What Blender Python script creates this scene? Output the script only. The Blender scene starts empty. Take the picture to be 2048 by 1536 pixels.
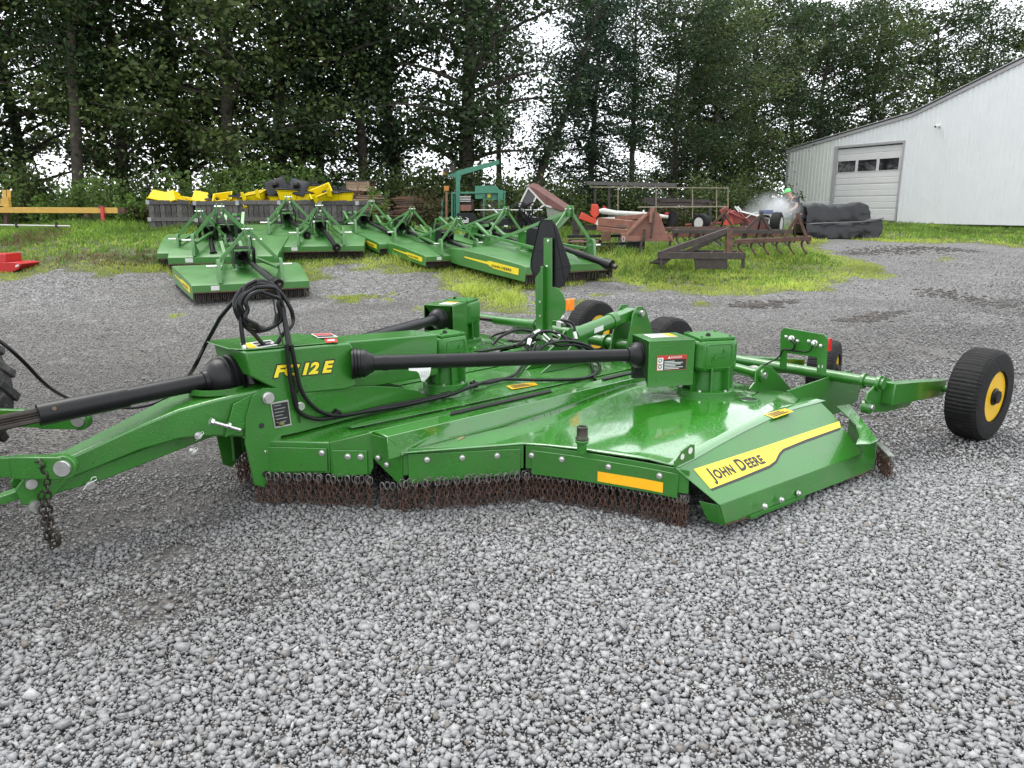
import bpy, bmesh, math, random
import numpy as np
from mathutils import Vector, Matrix, noise as mnoise

R = math.radians
SC = bpy.context.scene
COL = SC.collection
# ------------------------------------------------------------------ camera
FPX, PITCH, CAMH = 1480.0, R(13.4), 1.6
cam_data = bpy.data.cameras.new('camera')
cam_data.sensor_width = 36.0
cam_data.lens = 36.0 * FPX / 2048.0
cam_data.clip_start, cam_data.clip_end = 0.05, 3000.0
cam = bpy.data.objects.new('camera', cam_data)
cam.location = (0, 0, CAMH)
cam.rotation_euler = (R(90) - PITCH, 0, 0)
COL.objects.link(cam)
SC.camera = cam
# ------------------------------------------------------------------ overcast sky
SUN_EL, SUN_AZ = R(62), R(-48)          # azimuth measured from +Y towards +X
world = bpy.data.worlds.new('World'); SC.world = world
world.use_nodes = True
wn, wl = world.node_tree.nodes, world.node_tree.links
wn.clear()
w_out = wn.new('ShaderNodeOutputWorld')
w_bg = wn.new('ShaderNodeBackground')
w_sky = wn.new('ShaderNodeTexSky')
w_sky.sky_type = 'NISHITA'; w_sky.sun_disc = False
w_sky.sun_elevation, w_sky.sun_rotation = SUN_EL, SUN_AZ
w_sky.air_density, w_sky.dust_density = 1.0, 3.0
w_mul = wn.new('ShaderNodeMix'); w_mul.data_type = 'RGBA'; w_mul.blend_type = 'MIX'
w_mul.inputs[0].default_value = 0.90
w_cl = wn.new('ShaderNodeTexNoise'); w_cl.inputs['Scale'].default_value = 2.2; w_cl.inputs['Detail'].default_value = 5
w_tc = wn.new('ShaderNodeTexCoord')
w_rp = wn.new('ShaderNodeValToRGB')
w_rp.color_ramp.elements[0].position = 0.25; w_rp.color_ramp.elements[0].color = (9.0, 9.5, 10.3, 1)
w_rp.color_ramp.elements[1].position = 0.75; w_rp.color_ramp.elements[1].color = (13.2, 13.4, 13.6, 1)
wl.new(w_tc.outputs['Generated'], w_cl.inputs['Vector'])
wl.new(w_cl.outputs['Fac'], w_rp.inputs['Fac'])
wl.new(w_sky.outputs['Color'], w_mul.inputs[6]); wl.new(w_rp.outputs['Color'], w_mul.inputs[7])
wl.new(w_mul.outputs[2], w_bg.inputs['Color'])
w_bg.inputs['Strength'].default_value = 0.10
wl.new(w_bg.outputs['Background'], w_out.inputs['Surface'])
# ------------------------------------------------------------------ veiled sun behind the cloud, high on the left
sun_d = bpy.data.lights.new('sun', 'SUN'); sun_d.energy = 1.2; sun_d.angle = R(32); sun_d.color = (1.0, 0.97, 0.92)
sun = bpy.data.objects.new('sun', sun_d); COL.objects.link(sun)
sd = Vector((math.sin(SUN_AZ) * math.cos(SUN_EL), math.cos(SUN_AZ) * math.cos(SUN_EL), math.sin(SUN_EL)))
sun.rotation_euler = sd.to_track_quat('Z', 'Y').to_euler()
sun.location = sd * 60
# ------------------------------------------------------------------ exposure
SC.view_settings.view_transform = 'Standard'
SC.view_settings.look = 'None'
SC.view_settings.exposure = 1.12
SC.view_settings.gamma = 1.0
SC.render.engine = 'CYCLES'
cy = SC.cycles
cy.max_bounces = 6; cy.diffuse_bounces = 3; cy.glossy_bounces = 3; cy.transmission_bounces = 3
cy.transparent_max_bounces = 6; cy.volume_bounces = 1
cy.caustics_reflective = False; cy.caustics_refractive = False
cy.use_denoising = True
cy.sample_clamp_indirect = 6.0

# ------------------------------------------------------------------ small helpers
def ray(px, py):
    u, v = (px - 1024) / FPX, (py - 768) / FPX
    c, s = math.cos(PITCH), math.sin(PITCH)
    return (u, c - v * s, -s - v * c)
def sstep(t):
    t = max(0.0, min(1.0, t)); return t * t * (3 - 2 * t)
def terr(x, y):
    """height of the yard: level near the mower, a bank rising on the left, a slow slope on the right"""
    tl = 1.05 * sstep((y - 11.0) / 10.5)
    tr = min(1.0, max(0.0, (y - 12.0) / 26.0)) * 1.02
    k = sstep((x + 4.0) / 10.0)
    h = tl * (1 - k) + tr * k
    if y > 9:
        f = min(1.0, (y - 9) / 6)
        h += 0.05 * f * mnoise.noise(Vector((x * 0.35, y * 0.35, 0.3)))
    if x < -5 and 14 < y < 21:     # grassy hump of the left bank
        h += 0.18 * math.exp(-((x + 8.5) / 3.0) ** 2 - ((y - 17.0) / 1.6) ** 2)
    return h
def G(px, py):
    """where the sight line of a photo point meets the ground"""
    d = ray(px, py); t0 = 1.0; t = 1.0
    while t < 140:
        if CAMH + d[2] * t < terr(d[0] * t, d[1] * t): break
        t0 = t; t += 0.1
    for _ in range(24):
        m = (t0 + t) / 2
        if CAMH + d[2] * m < terr(d[0] * m, d[1] * m): t = m
        else: t0 = m
    return Vector((d[0] * t, d[1] * t, terr(d[0] * t, d[1] * t)))
def at(px, py, Y):
    d = ray(px, py); t = Y / d[1]
    return Vector((d[0] * t, Y, CAMH + d[2] * t))

def tag(o, label=None, cat=None, group=None, kind=None):
    if label: o['label'] = label
    if cat: o['category'] = cat
    if group: o['group'] = group
    if kind: o['kind'] = kind
    return o
def empty(name, loc=(0, 0, 0), rz=0.0, label=None, cat=None, group=None):
    o = bpy.data.objects.new(name, None); COL.objects.link(o)
    o.location = loc; o.rotation_euler = (0, 0, rz); o.empty_display_size = 0.2
    return tag(o, label, cat, group)
def copy_tree(o, parent=None):
    c = o.copy(); COL.objects.link(c); c.parent = parent
    for ch in list(o.children):
        copy_tree(ch, c)
    return c
def dup_part(o, parent, loc=None, rot=None):
    c = o.copy(); COL.objects.link(c); c.parent = parent
    if loc is not None: c.location = loc
    if rot is not None: c.rotation_euler = rot
    return c
def catmull(pts, n=6):
    pts = [Vector(p) for p in pts]
    P = [pts[0] * 2 - pts[1]] + pts + [pts[-1] * 2 - pts[-2]]
    out = []
    for i in range(1, len(P) - 2):
        for k in range(n):
            t = k / n
            a, b, c, d = P[i - 1], P[i], P[i + 1], P[i + 2]
            out.append(0.5 * ((2 * b) + (c - a) * t + (2 * a - 5 * b + 4 * c - d) * t * t + (3 * b - a - 3 * c + d) * t ** 3))
    out.append(pts[-1]); return out

class MB:
    """collects shapes, then links them as one mesh object"""
    def __init__(self, tf=None):
        self.v, self.f, self.m, self.tf = [], [], [], tf
        self.mi = 0
    def add(self, vs, fs):
        b = len(self.v)
        for p in vs:
            p = Vector(p)
            self.v.append(tuple(self.tf(p)) if self.tf else tuple(p))
        for f in fs:
            self.f.append(tuple(i + b for i in f)); self.m.append(self.mi)
        return self
    def box(self, c, s, rz=0.0):
        cx, cy_, cz = c; hx, hy, hz = s[0] / 2, s[1] / 2, s[2] / 2
        co, si = math.cos(rz), math.sin(rz)
        vs = []
        for z in (-hz, hz):
            for (x, y) in ((-hx, -hy), (hx, -hy), (hx, hy), (-hx, hy)):
                vs.append((cx + x * co - y * si, cy_ + x * si + y * co, cz + z))
        return self.add(vs, [(3, 2, 1, 0), (4, 5, 6, 7), (0, 1, 5, 4), (1, 2, 6, 5), (2, 3, 7, 6), (3, 0, 4, 7)])
    def bar(self, p, q, w, h, up=(0, 0, 1), w2=None, h2=None):
        p, q = Vector(p), Vector(q); d = (q - p).normalized(); up = Vector(up)
        if abs(d.dot(up)) > 0.98: up = Vector((1, 0, 0))
        s = d.cross(up).normalized(); u = s.cross(d).normalized()
        w2 = w if w2 is None else w2; h2 = h if h2 is None else h2
        vs = []
        for (c, ww, hh) in ((p, w, h), (q, w2, h2)):
            for (i, j) in ((-1, -1), (1, -1), (1, 1), (-1, 1)):
                vs.append(c + s * (i * ww / 2) + u * (j * hh / 2))
        return self.add(vs, [(3, 2, 1, 0), (4, 5, 6, 7), (0, 1, 5, 4), (1, 2, 6, 5), (2, 3, 7, 6), (3, 0, 4, 7)])
    def tube(self, path, r, n=8, cap=True):
        path = [Vector(p) for p in path]; k = len(path)
        rs = r if isinstance(r, (list, tuple)) else [r] * k
        vs, fs = [], []
        prev = None
        for i, p in enumerate(path):
            d = (path[min(i + 1, k - 1)] - path[max(i - 1, 0)])
            if d.length < 1e-9: d = Vector((0, 0, 1))
            d.normalize()
            if prev is None:
                ref = Vector((0, 0, 1)) if abs(d.z) < 0.9 else Vector((1, 0, 0))
                s = d.cross(ref).normalized()
            else:
                s = (prev - d * prev.dot(d))
                s = s.normalized() if s.length > 1e-6 else d.orthogonal().normalized()
            prev = s; u = d.cross(s)
            for j in range(n):
                a = 2 * math.pi * j / n
                vs.append(p + (s * math.cos(a) + u * math.sin(a)) * rs[i])
        for i in range(k - 1):
            for j in range(n):
                a, b = i * n + j, i * n + (j + 1) % n
                fs.append((a, b, b + n, a + n))
        if cap:
            fs.append(tuple(range(n - 1, -1, -1))); fs.append(tuple((k - 1) * n + j for j in range(n)))
        return self.add(vs, fs)
    def cyl(self, p, q, r, n=16, r2=None):
        return self.tube([p, q], [r, r if r2 is None else r2], n)
    def lathe(self, c, axis, prof, n=24, closed=False):
        """prof: list of (offset along axis, radius)"""
        c, ax = Vector(c), Vector(axis).normalized()
        s = ax.orthogonal().normalized(); u = ax.cross(s)
        vs, fs = [], []; k = len(prof)
        for (t, r) in prof:
            for j in range(n):
                a = 2 * math.pi * j / n
                vs.append(c + ax * t + (s * math.cos(a) + u * math.sin(a)) * max(r, 1e-4))
        for i in range(k if closed else k - 1):
            for j in range(n):
                a, b = i * n + j, i * n + (j + 1) % n
                a2, b2 = ((i + 1) % k) * n + j, ((i + 1) % k) * n + (j + 1) % n
                fs.append((a, b, b2, a2))
        if not closed:
            fs.append(tuple(range(n - 1, -1, -1))); fs.append(tuple((k - 1) * n + j for j in range(n)))
        return self.add(vs, fs)
    def prism(self, poly, off):
        off = Vector(off); poly = [Vector(p) for p in poly]; n = len(poly)
        vs = poly + [p + off for p in poly]
        fs = [tuple(range(n - 1, -1, -1)), tuple(range(n, 2 * n))]
        for i in range(n):
            j = (i + 1) % n; fs.append((i, j, j + n, i + n))
        return self.add(vs, fs)
    def loft(self, secs, cap=True):
        n = len(secs[0]); vs = [p for s in secs for p in s]; fs = []
        for i in range(len(secs) - 1):
            for j in range(n):
                a, b = i * n + j, i * n + (j + 1) % n
                fs.append((a, b, b + n, a + n))
        if cap:
            fs.append(tuple(range(n - 1, -1, -1))); fs.append(tuple((len(secs) - 1) * n + j for j in range(n)))
        return self.add(vs, fs)
    def quads(self, grid):
        """grid of points rows x cols -> open sheet"""
        r, c = len(grid), len(grid[0]); vs = [p for row in grid for p in row]
        fs = [(i * c + j, i * c + j + 1, (i + 1) * c + j + 1, (i + 1) * c + j) for i in range(r - 1) for j in range(c - 1)]
        return self.add(vs, fs)
    def mesh(self, name, mats, smooth=35):
        me = bpy.data.meshes.new(name)
        me.from_pydata([tuple(p) for p in self.v], [], self.f)
        bm = bmesh.new(); bm.from_mesh(me)
        bmesh.ops.recalc_face_normals(bm, faces=bm.faces)
        bm.to_mesh(me); bm.free()
        if not isinstance(mats, (list, tuple)): mats = [mats]
        for m in mats: me.materials.append(m)
        if len(mats) > 1: me.polygons.foreach_set('material_index', self.m)
        if smooth:
            me.shade_smooth(); me.set_sharp_from_angle(angle=R(smooth))
        return me
    def build(self, name, mats, parent=None, bevel=0.0, smooth=35, solid=0.0, segs=2):
        o = bpy.data.objects.new(name, self.mesh(name, mats, smooth)); COL.objects.link(o)
        o.parent = parent
        if solid:
            s = o.modifiers.new('thickness', 'SOLIDIFY'); s.thickness = solid; s.offset = -1
        if bevel:
            b = o.modifiers.new('edge', 'BEVEL'); b.width = bevel; b.segments = segs; b.limit_method = 'ANGLE'; b.angle_limit = R(35)
            b.harden_normals = False
        return o

def bigmesh(name, V, F, mats, parent=None, mat_idx=None, smooth=False):
    """numpy verts (n,3) and equal-sized faces (m,k)"""
    me = bpy.data.meshes.new(name)
    V = np.asarray(V, dtype=np.float32); F = np.asarray(F, dtype=np.int32)
    k = F.shape[1]
    me.vertices.add(len(V)); me.vertices.foreach_set('co', V.ravel())
    me.loops.add(F.size); me.loops.foreach_set('vertex_index', F.ravel())
    me.polygons.add(len(F)); me.polygons.foreach_set('loop_start', np.arange(0, F.size, k, dtype=np.int32))
    if mat_idx is not None: me.polygons.foreach_set('material_index', np.asarray(mat_idx, dtype=np.int32))
    me.update(calc_edges=True)
    if smooth: me.shade_smooth()
    for m in (mats if isinstance(mats, (list, tuple)) else [mats]): me.materials.append(m)
    o = bpy.data.objects.new(name, me); COL.objects.link(o); o.parent = parent
    return o

def text_obj(name, body, mat, parent, origin, xd, yd, size, tf=None, off=0.0, shear=0.0, spacing=1.0, lift=0.0, sx=1.0):
    """flat lettering baked to a mesh, lying in the plane of xd/yd at origin"""
    cu = bpy.data.curves.new(name, 'FONT'); cu.body = body; cu.size = size; cu.shear = shear
    cu.offset = off; cu.space_character = spacing; cu.fill_mode = 'FRONT' if hasattr(cu, 'fill_mode') else 'FRONT'
    cu.resolution_u = 3
    to = bpy.data.objects.new(name, cu); COL.objects.link(to)
    bpy.context.view_layer.update()
    dg = bpy.context.evaluated_depsgraph_get()
    me = bpy.data.meshes.new_from_object(to.evaluated_get(dg))
    bpy.data.objects.remove(to); bpy.data.curves.remove(cu)
    xd, yd, origin = Vector(xd).normalized(), Vector(yd).normalized(), Vector(origin)
    nn = xd.cross(yd)
    for v in me.vertices:
        p = origin + xd * (v.co.x * sx) + yd * v.co.y + nn * lift
        v.co = tf(p) if tf else p
    me.materials.clear(); me.materials.append(mat)
    o = bpy.data.objects.new(name, me); COL.objects.link(o); o.parent = parent
    return o

# ------------------------------------------------------------------ materials
MATS = {}
def newmat(name):
    m = bpy.data.materials.new(name); m.use_nodes = True
    nt = m.node_tree; b = nt.nodes['Principled BSDF']
    return m, nt.nodes, nt.links, b
def simple(name, col, rough=0.5, metal=0.0, var=0.12, vscale=9.0, bump=0.0, bscale=60.0, coat=0.0, dirt=None, dirt_amt=0.0, dirt_scale=3.0, spec=0.5, island=0.0, objrand=0.0):
    """procedural paint / metal / plastic: base colour with mottling, optional dirt, fine bump"""
    m, N, L, b = newmat(name)
    tc = N.new('ShaderNodeTexCoord')
    nz = N.new('ShaderNodeTexNoise'); nz.inputs['Scale'].default_value = vscale; nz.inputs['Detail'].default_value = 6; nz.inputs['Roughness'].default_value = 0.65
    L.new(tc.outputs['Object'], nz.inputs['Vector'])
    rp = N.new('ShaderNodeMapRange'); rp.inputs['From Min'].default_value = 0.3; rp.inputs['From Max'].default_value = 0.7
    rp.inputs['To Min'].default_value = 1 - var; rp.inputs['To Max'].default_value = 1 + var
    L.new(nz.outputs['Fac'], rp.inputs['Value'])
    mx = N.new('ShaderNodeMix'); mx.data_type = 'RGBA'; mx.blend_type = 'MULTIPLY'; mx.inputs[0].default_value = 1.0
    mx.inputs[6].default_value = (*col, 1)
    L.new(rp.outputs['Result'], mx.inputs[7])
    cout = mx.outputs[2]
    if island:
        ge = N.new('ShaderNodeNewGeometry'); mr = N.new('ShaderNodeMapRange')
        mr.inputs['To Min'].default_value = 1 - island; mr.inputs['To Max'].default_value = 1 + island
        L.new(ge.outputs['Random Per Island'], mr.inputs['Value'])
        m2 = N.new('ShaderNodeMix'); m2.data_type = 'RGBA'; m2.blend_type = 'MULTIPLY'; m2.inputs[0].default_value = 1.0
        L.new(cout, m2.inputs[6]); L.new(mr.outputs['Result'], m2.inputs[7]); cout = m2.outputs[2]
    if objrand:
        oi = N.new('ShaderNodeObjectInfo'); mr = N.new('ShaderNodeMapRange')
        mr.inputs['To Min'].default_value = 1 - objrand; mr.inputs['To Max'].default_value = 1 + objrand
        L.new(oi.outputs['Random'], mr.inputs['Value'])
        m2 = N.new('ShaderNodeMix'); m2.data_type = 'RGBA'; m2.blend_type = 'MULTIPLY'; m2.inputs[0].default_value = 1.0
        L.new(cout, m2.inputs[6]); L.new(mr.outputs['Result'], m2.inputs[7]); cout = m2.outputs[2]
    if dirt:
        n2 = N.new('ShaderNodeTexNoise'); n2.inputs['Scale'].default_value = dirt_scale; n2.inputs['Detail'].default_value = 9; n2.inputs['Roughness'].default_value = 0.7
        L.new(tc.outputs['Object'], n2.inputs['Vector'])
        r2 = N.new('ShaderNodeMapRange'); r2.inputs['From Min'].default_value = 0.62 - 0.25 * dirt_amt; r2.inputs['From Max'].default_value = 0.72
        r2.inputs['To Max'].default_value = min(1.0, 0.35 + dirt_amt)
        L.new(n2.outputs['Fac'], r2.inputs['Value'])
        m3 = N.new('ShaderNodeMix'); m3.data_type = 'RGBA'; m3.inputs[7].default_value = (*dirt, 1)
        L.new(r2.outputs['Result'], m3.inputs[0]); L.new(cout, m3.inputs[6]); cout = m3.outputs[2]
        rr = N.new('ShaderNodeMapRange'); rr.inputs['To Min'].default_value = rough; rr.inputs['To Max'].default_value = max(rough, 0.75)
        L.new(r2.outputs['Result'], rr.inputs['Value']); L.new(rr.outputs['Result'], b.inputs['Roughness'])
    else:
        b.inputs['Roughness'].default_value = rough
    L.new(cout, b.inputs['Base Color'])
    b.inputs['Metallic'].default_value = metal
    b.inputs['Specular IOR Level'].default_value = spec
    b.inputs['Coat Weight'].default_value = coat; b.inputs['Coat Roughness'].default_value = 0.08
    if bump:
        nb = N.new('ShaderNodeTexNoise'); nb.inputs['Scale'].default_value = bscale; nb.inputs['Detail'].default_value = 4
        L.new(tc.outputs['Object'], nb.inputs['Vector'])
        bp = N.new('ShaderNodeBump'); bp.inputs['Strength'].default_value = bump; bp.inputs['Distance'].default_value = 0.01
        L.new(nb.outputs['Fac'], bp.inputs['Height']); L.new(bp.outputs['Normal'], b.inputs['Normal'])
    MATS[name] = m
    return m

GREEN = (0.019, 0.138, 0.0095)
def wet_green(name, drops, rough, col=GREEN, specks=0.5, coat=0.4, spec=0.5, coat_rough=0.06):
    """gloss green paint with rain drops standing on it and a few specks of mud"""
    m, N, L, b = newmat(name)
    tc = N.new('ShaderNodeTexCoord')
    vo = N.new('ShaderNodeTexVoronoi'); vo.inputs['Scale'].default_value = 95.0
    L.new(tc.outputs['Object'], vo.inputs['Vector'])
    nz = N.new('ShaderNodeTexNoise'); nz.inputs['Scale'].default_value = 3.0; nz.inputs['Detail'].default_value = 4
    L.new(tc.outputs['Object'], nz.inputs['Vector'])
    # drop mask: only some cells carry a drop
    cmpn = N.new('ShaderNodeMath'); cmpn.operation = 'GREATER_THAN'; cmpn.inputs[1].default_value = 0.42
    sep = N.new('ShaderNodeSeparateColor'); L.new(vo.outputs['Color'], sep.inputs['Color']); L.new(sep.outputs['Red'], cmpn.inputs[0])
    mr = N.new('ShaderNodeMapRange'); mr.interpolation_type = 'SMOOTHSTEP'
    mr.inputs['From Min'].default_value = 0.38; mr.inputs['From Max'].default_value = 0.05
    L.new(vo.outputs['Distance'], mr.inputs['Value'])
    mu = N.new('ShaderNodeMath'); mu.operation = 'MULTIPLY'; L.new(mr.outputs['Result'], mu.inputs[0]); L.new(cmpn.outputs[0], mu.inputs[1])
    bp = N.new('ShaderNodeBump'); bp.inputs['Strength'].default_value = drops; bp.inputs['Distance'].default_value = 0.0022
    L.new(mu.outputs[0], bp.inputs['Height'])
    # slow panel waviness
    n3 = N.new('ShaderNodeTexNoise'); n3.inputs['Scale'].default_value = 2.6; n3.inputs['Detail'].default_value = 1
    L.new(tc.outputs['Object'], n3.inputs['Vector'])
    b2 = N.new('ShaderNodeBump'); b2.inputs['Strength'].default_value = 0.35; b2.inputs['Distance'].default_value = 0.012
    L.new(n3.outputs['Fac'], b2.inputs['Height']); L.new(b2.outputs['Normal'], bp.inputs['Normal'])
    L.new(bp.outputs['Normal'], b.inputs['Normal'])
    # colour: slight fading and dirt specks
    r1 = N.new('ShaderNodeMapRange'); r1.inputs['From Min'].default_value = 0.3; r1.inputs['From Max'].default_value = 0.7
    r1.inputs['To Min'].default_value = 0.9; r1.inputs['To Max'].default_value = 1.1
    L.new(nz.outputs['Fac'], r1.inputs['Value'])
    mx = N.new('ShaderNodeMix'); mx.data_type = 'RGBA'; mx.blend_type = 'MULTIPLY'; mx.inputs[0].default_value = 1
    mx.inputs[6].default_value = (*col, 1); L.new(r1.outputs['Result'], mx.inputs[7])
    v2 = N.new('ShaderNodeTexVoronoi'); v2.inputs['Scale'].default_value = 42.0; L.new(tc.outputs['Object'], v2.inputs['Vector'])
    s2 = N.new('ShaderNodeSeparateColor'); L.new(v2.outputs['Color'], s2.inputs['Color'])
    g1 = N.new('ShaderNodeMath'); g1.operation = 'GREATER_THAN'; g1.inputs[1].default_value = 0.78; L.new(s2.outputs['Green'], g1.inputs[0])
    g2 = N.new('ShaderNodeMath'); g2.operation = 'LESS_THAN'; g2.inputs[1].default_value = 0.17; L.new(v2.outputs['Distance'], g2.inputs[0])
    g3 = N.new('ShaderNodeMath'); g3.operation = 'MULTIPLY'; L.new(g1.outputs[0], g3.inputs[0]); L.new(g2.outputs[0], g3.inputs[1])
    g4 = N.new('ShaderNodeMath'); g4.operation = 'MULTIPLY'; g4.inputs[1].default_value = specks; L.new(g3.outputs[0], g4.inputs[0])
    m2 = N.new('ShaderNodeMix'); m2.data_type = 'RGBA'; m2.inputs[7].default_value = (0.03, 0.025, 0.018, 1)
    L.new(g4.outputs[0], m2.inputs[0]); L.new(mx.outputs[2], m2.inputs[6])
    # thin uneven film of dust and dried splash water
    n5 = N.new('ShaderNodeTexNoise'); n5.inputs['Scale'].default_value = 6.5; n5.inputs['Detail'].default_value = 10; n5.inputs['Roughness'].default_value = 0.72
    L.new(tc.outputs['Object'], n5.inputs['Vector'])
    f5 = N.new('ShaderNodeMapRange'); f5.inputs['From Min'].default_value = 0.48; f5.inputs['From Max'].default_value = 0.75; f5.inputs['To Max'].default_value = 0.32
    L.new(n5.outputs['Fac'], f5.inputs['Value'])
    m5 = N.new('ShaderNodeMix'); m5.data_type = 'RGBA'; m5.inputs[7].default_value = (0.075, 0.085, 0.045, 1)
    L.new(f5.outputs['Result'], m5.inputs[0]); L.new(m2.outputs[2], m5.inputs[6])
    L.new(m5.outputs[2], b.inputs['Base Color'])
    r3 = N.new('ShaderNodeMapRange'); r3.inputs['To Min'].default_value = rough * 0.7; r3.inputs['To Max'].default_value = rough * 1.5
    L.new(nz.outputs['Fac'], r3.inputs['Value']); L.new(r3.outputs['Result'], b.inputs['Roughness'])
    b.inputs['Coat Weight'].default_value = coat; b.inputs['Coat Roughness'].default_value = coat_rough; b.inputs['Coat IOR'].default_value = 1.65; b.inputs['Specular IOR Level'].default_value = spec
    L.new(bp.outputs['Normal'], b.inputs['Coat Normal'])
    MATS[name] = m
    return m

M_GREEN = wet_green('green_paint', 0.35, 0.32, specks=0.8)
M_DECK = wet_green('wet_green_deck', 0.32, 0.13, col=(0.024, 0.165, 0.011), coat=1.0, spec=1.0)
M_CDECK = wet_green('rain_beaded_green_deck', 1.0, 0.24, col=(0.023, 0.158, 0.011), coat=0.7)
M_CAST = simple('green_cast_housing', (0.020, 0.140, 0.012), 0.38, var=0.1, bump=0.25, bscale=90)
M_OLDGREEN = wet_green('green_paint_older_cutter', 0.5, 0.42, col=(0.030, 0.158, 0.017), specks=0.3, coat=0.5, spec=0.7, coat_rough=0.34)
M_BLACK = simple('black_plastic', (0.006, 0.006, 0.0065), 0.40, var=0.3, vscale=6, dirt=(0.05, 0.048, 0.042), dirt_amt=0.04, dirt_scale=9, spec=0.28)
M_RUBBER = simple('black_rubber', (0.007, 0.007, 0.007), 0.55, var=0.3, bump=0.3, bscale=140, spec=0.3)
M_HOSE = simple('hydraulic_hose_rubber', (0.005, 0.005, 0.0055), 0.35, var=0.2, spec=0.3)
M_TYRE = simple('tyre_rubber', (0.009, 0.0088, 0.0085), 0.72, var=0.35, vscale=14, bump=0.5, bscale=70, dirt=(0.055, 0.05, 0.043), dirt_amt=0.12, dirt_scale=7, spec=0.25)
M_TRACTYRE = simple('tractor_tyre_rubber', (0.03, 0.029, 0.028), 0.8, var=0.3, vscale=10, bump=0.5, bscale=50, dirt=(0.12, 0.115, 0.10), dirt_amt=0.3, dirt_scale=5)
M_STEEL = simple('zinc_plated_steel', (0.62, 0.62, 0.6), 0.28, metal=0.9, var=0.2, vscale=30)
M_DSTEEL = simple('dark_oily_steel', (0.045, 0.038, 0.032), 0.4, metal=0.6, var=0.3, vscale=20)
M_RUST = simple('rusty_chain', (0.085, 0.046, 0.032), 0.75, metal=0.25, var=0.6, vscale=55, bump=0.4, bscale=200)
M_CHAIN = simple('grey_chain_steel', (0.17, 0.16, 0.15), 0.42, metal=0.7, var=0.4, vscale=50)
M_YEL = simple('yellow_paint', (0.70, 0.42, 0.008), 0.3, var=0.06, coat=0.2)
M_DECAL = simple('yellow_decal', (0.74, 0.58, 0.03), 0.35, var=0.03)
M_ORANGEDEC = simple('amber_reflector_tape', (0.85, 0.42, 0.01), 0.3, var=0.08, dirt=(0.03, 0.025, 0.02), dirt_amt=0.1, dirt_scale=30)
M_INK = simple('black_ink', (0.012, 0.012, 0.012), 0.45, var=0.05)
M_WHITE = simple('white_label', (0.62, 0.62, 0.60), 0.45, var=0.06)
M_GREYINK = simple('grey_print', (0.30, 0.30, 0.30), 0.5, var=0.2)
M_RED = simple('red_label', (0.45, 0.03, 0.025), 0.4, var=0.06)
M_REDLENS = simple('red_lens', (0.55, 0.02, 0.015), 0.12, var=0.05, coat=0.5)
M_AMBER = simple('amber_lens', (0.9, 0.22, 0.01), 0.12, var=0.05, coat=0.5)
M_MUD = simple('dried_mud_brown', (0.10, 0.06, 0.035), 0.9, var=0.3, vscale=20, bump=0.5, bscale=60)
M_RUSTIRON = simple('rusted_iron', (0.085, 0.045, 0.032), 0.8, metal=0.1, var=0.4, vscale=10, bump=0.5, bscale=40, dirt=(0.17, 0.07, 0.035), dirt_amt=0.35, dirt_scale=5)
M_DARKIRON = simple('dark_weathered_iron', (0.045, 0.035, 0.03), 0.75, var=0.4, vscale=10, bump=0.3, bscale=40)
M_SALMON = simple('faded_red_primer_steel', (0.21, 0.092, 0.064), 0.6, var=0.25, vscale=5, dirt=(0.10, 0.055, 0.035), dirt_amt=0.25, dirt_scale=4)
M_ORANGE = simple('orange_red_paint', (0.50, 0.045, 0.015), 0.4, var=0.12)
M_REDPAINT = simple('red_paint', (0.42, 0.018, 0.02), 0.35, var=0.15, dirt=(0.2, 0.08, 0.06), dirt_amt=0.1)
M_BLACKPAINT = simple('black_painted_steel', (0.006, 0.0065, 0.008), 0.42, var=0.3, spec=0.3)
M_WHITEPAINT = simple('dirty_white_paint', (0.50, 0.49, 0.46), 0.45, var=0.1, dirt=(0.35, 0.28, 0.2), dirt_amt=0.2)
M_TEAL = simple('teal_green_paint', (0.035, 0.17, 0.105), 0.45, var=0.15, dirt=(0.10, 0.06, 0.04), dirt_amt=0.12)
M_OCHRE = simple('weathered_yellow_paint', (0.48, 0.29, 0.05), 0.5, var=0.14, dirt=(0.2, 0.09, 0.04), dirt_amt=0.22, dirt_scale=4)
M_WOOD = simple('grey_weathered_wood', (0.075, 0.071, 0.066), 0.85, var=0.4, vscale=14, bump=0.5, bscale=60, objrand=0.35)
M_WOODLT = simple('pale_lumber', (0.27, 0.19, 0.12), 0.8, var=0.25, vscale=10, objrand=0.3)
M_WOODBR = simple('brown_lumber', (0.16, 0.085, 0.05), 0.8, var=0.3, vscale=10, objrand=0.35)
M_TARP = simple('black_tarpaulin', (0.005, 0.0055, 0.0065), 0.34, var=0.3, vscale=3, bump=0.45, bscale=6, spec=0.4)
M_GLASS = simple('dark_window_glass', (0.01, 0.011, 0.012), 0.06, var=0.0, spec=0.6)
M_WALL = simple('white_ribbed_metal', (0.62, 0.635, 0.64), 0.75, var=0.03, vscale=1.5, dirt=(0.60, 0.62, 0.57), dirt_amt=0.12, dirt_scale=0.7, spec=0.15)
M_WALLALG = simple('white_metal_with_algae', (0.59, 0.61, 0.57), 0.75, var=0.05, vscale=2, dirt=(0.50, 0.55, 0.44), dirt_amt=0.28, dirt_scale=0.8, spec=0.15)
M_TRIM = simple('grey_metal_trim', (0.33, 0.325, 0.33), 0.6, var=0.08, spec=0.25)
M_DOORW = simple('white_door_paint', (0.58, 0.58, 0.57), 0.6, var=0.04, vscale=2, spec=0.2)
M_BLUE = simple('blue_bucket_plastic', (0.02, 0.20, 0.55), 0.35, var=0.08)
M_BRIGHTYEL = simple('bright_yellow_plastic', (0.68, 0.50, 0.004), 0.3, var=0.07, vscale=4)
M_GREEN_CAP = simple('neon_green_cloth', (0.16, 0.75, 0.22), 0.8, var=0.08)
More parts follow.
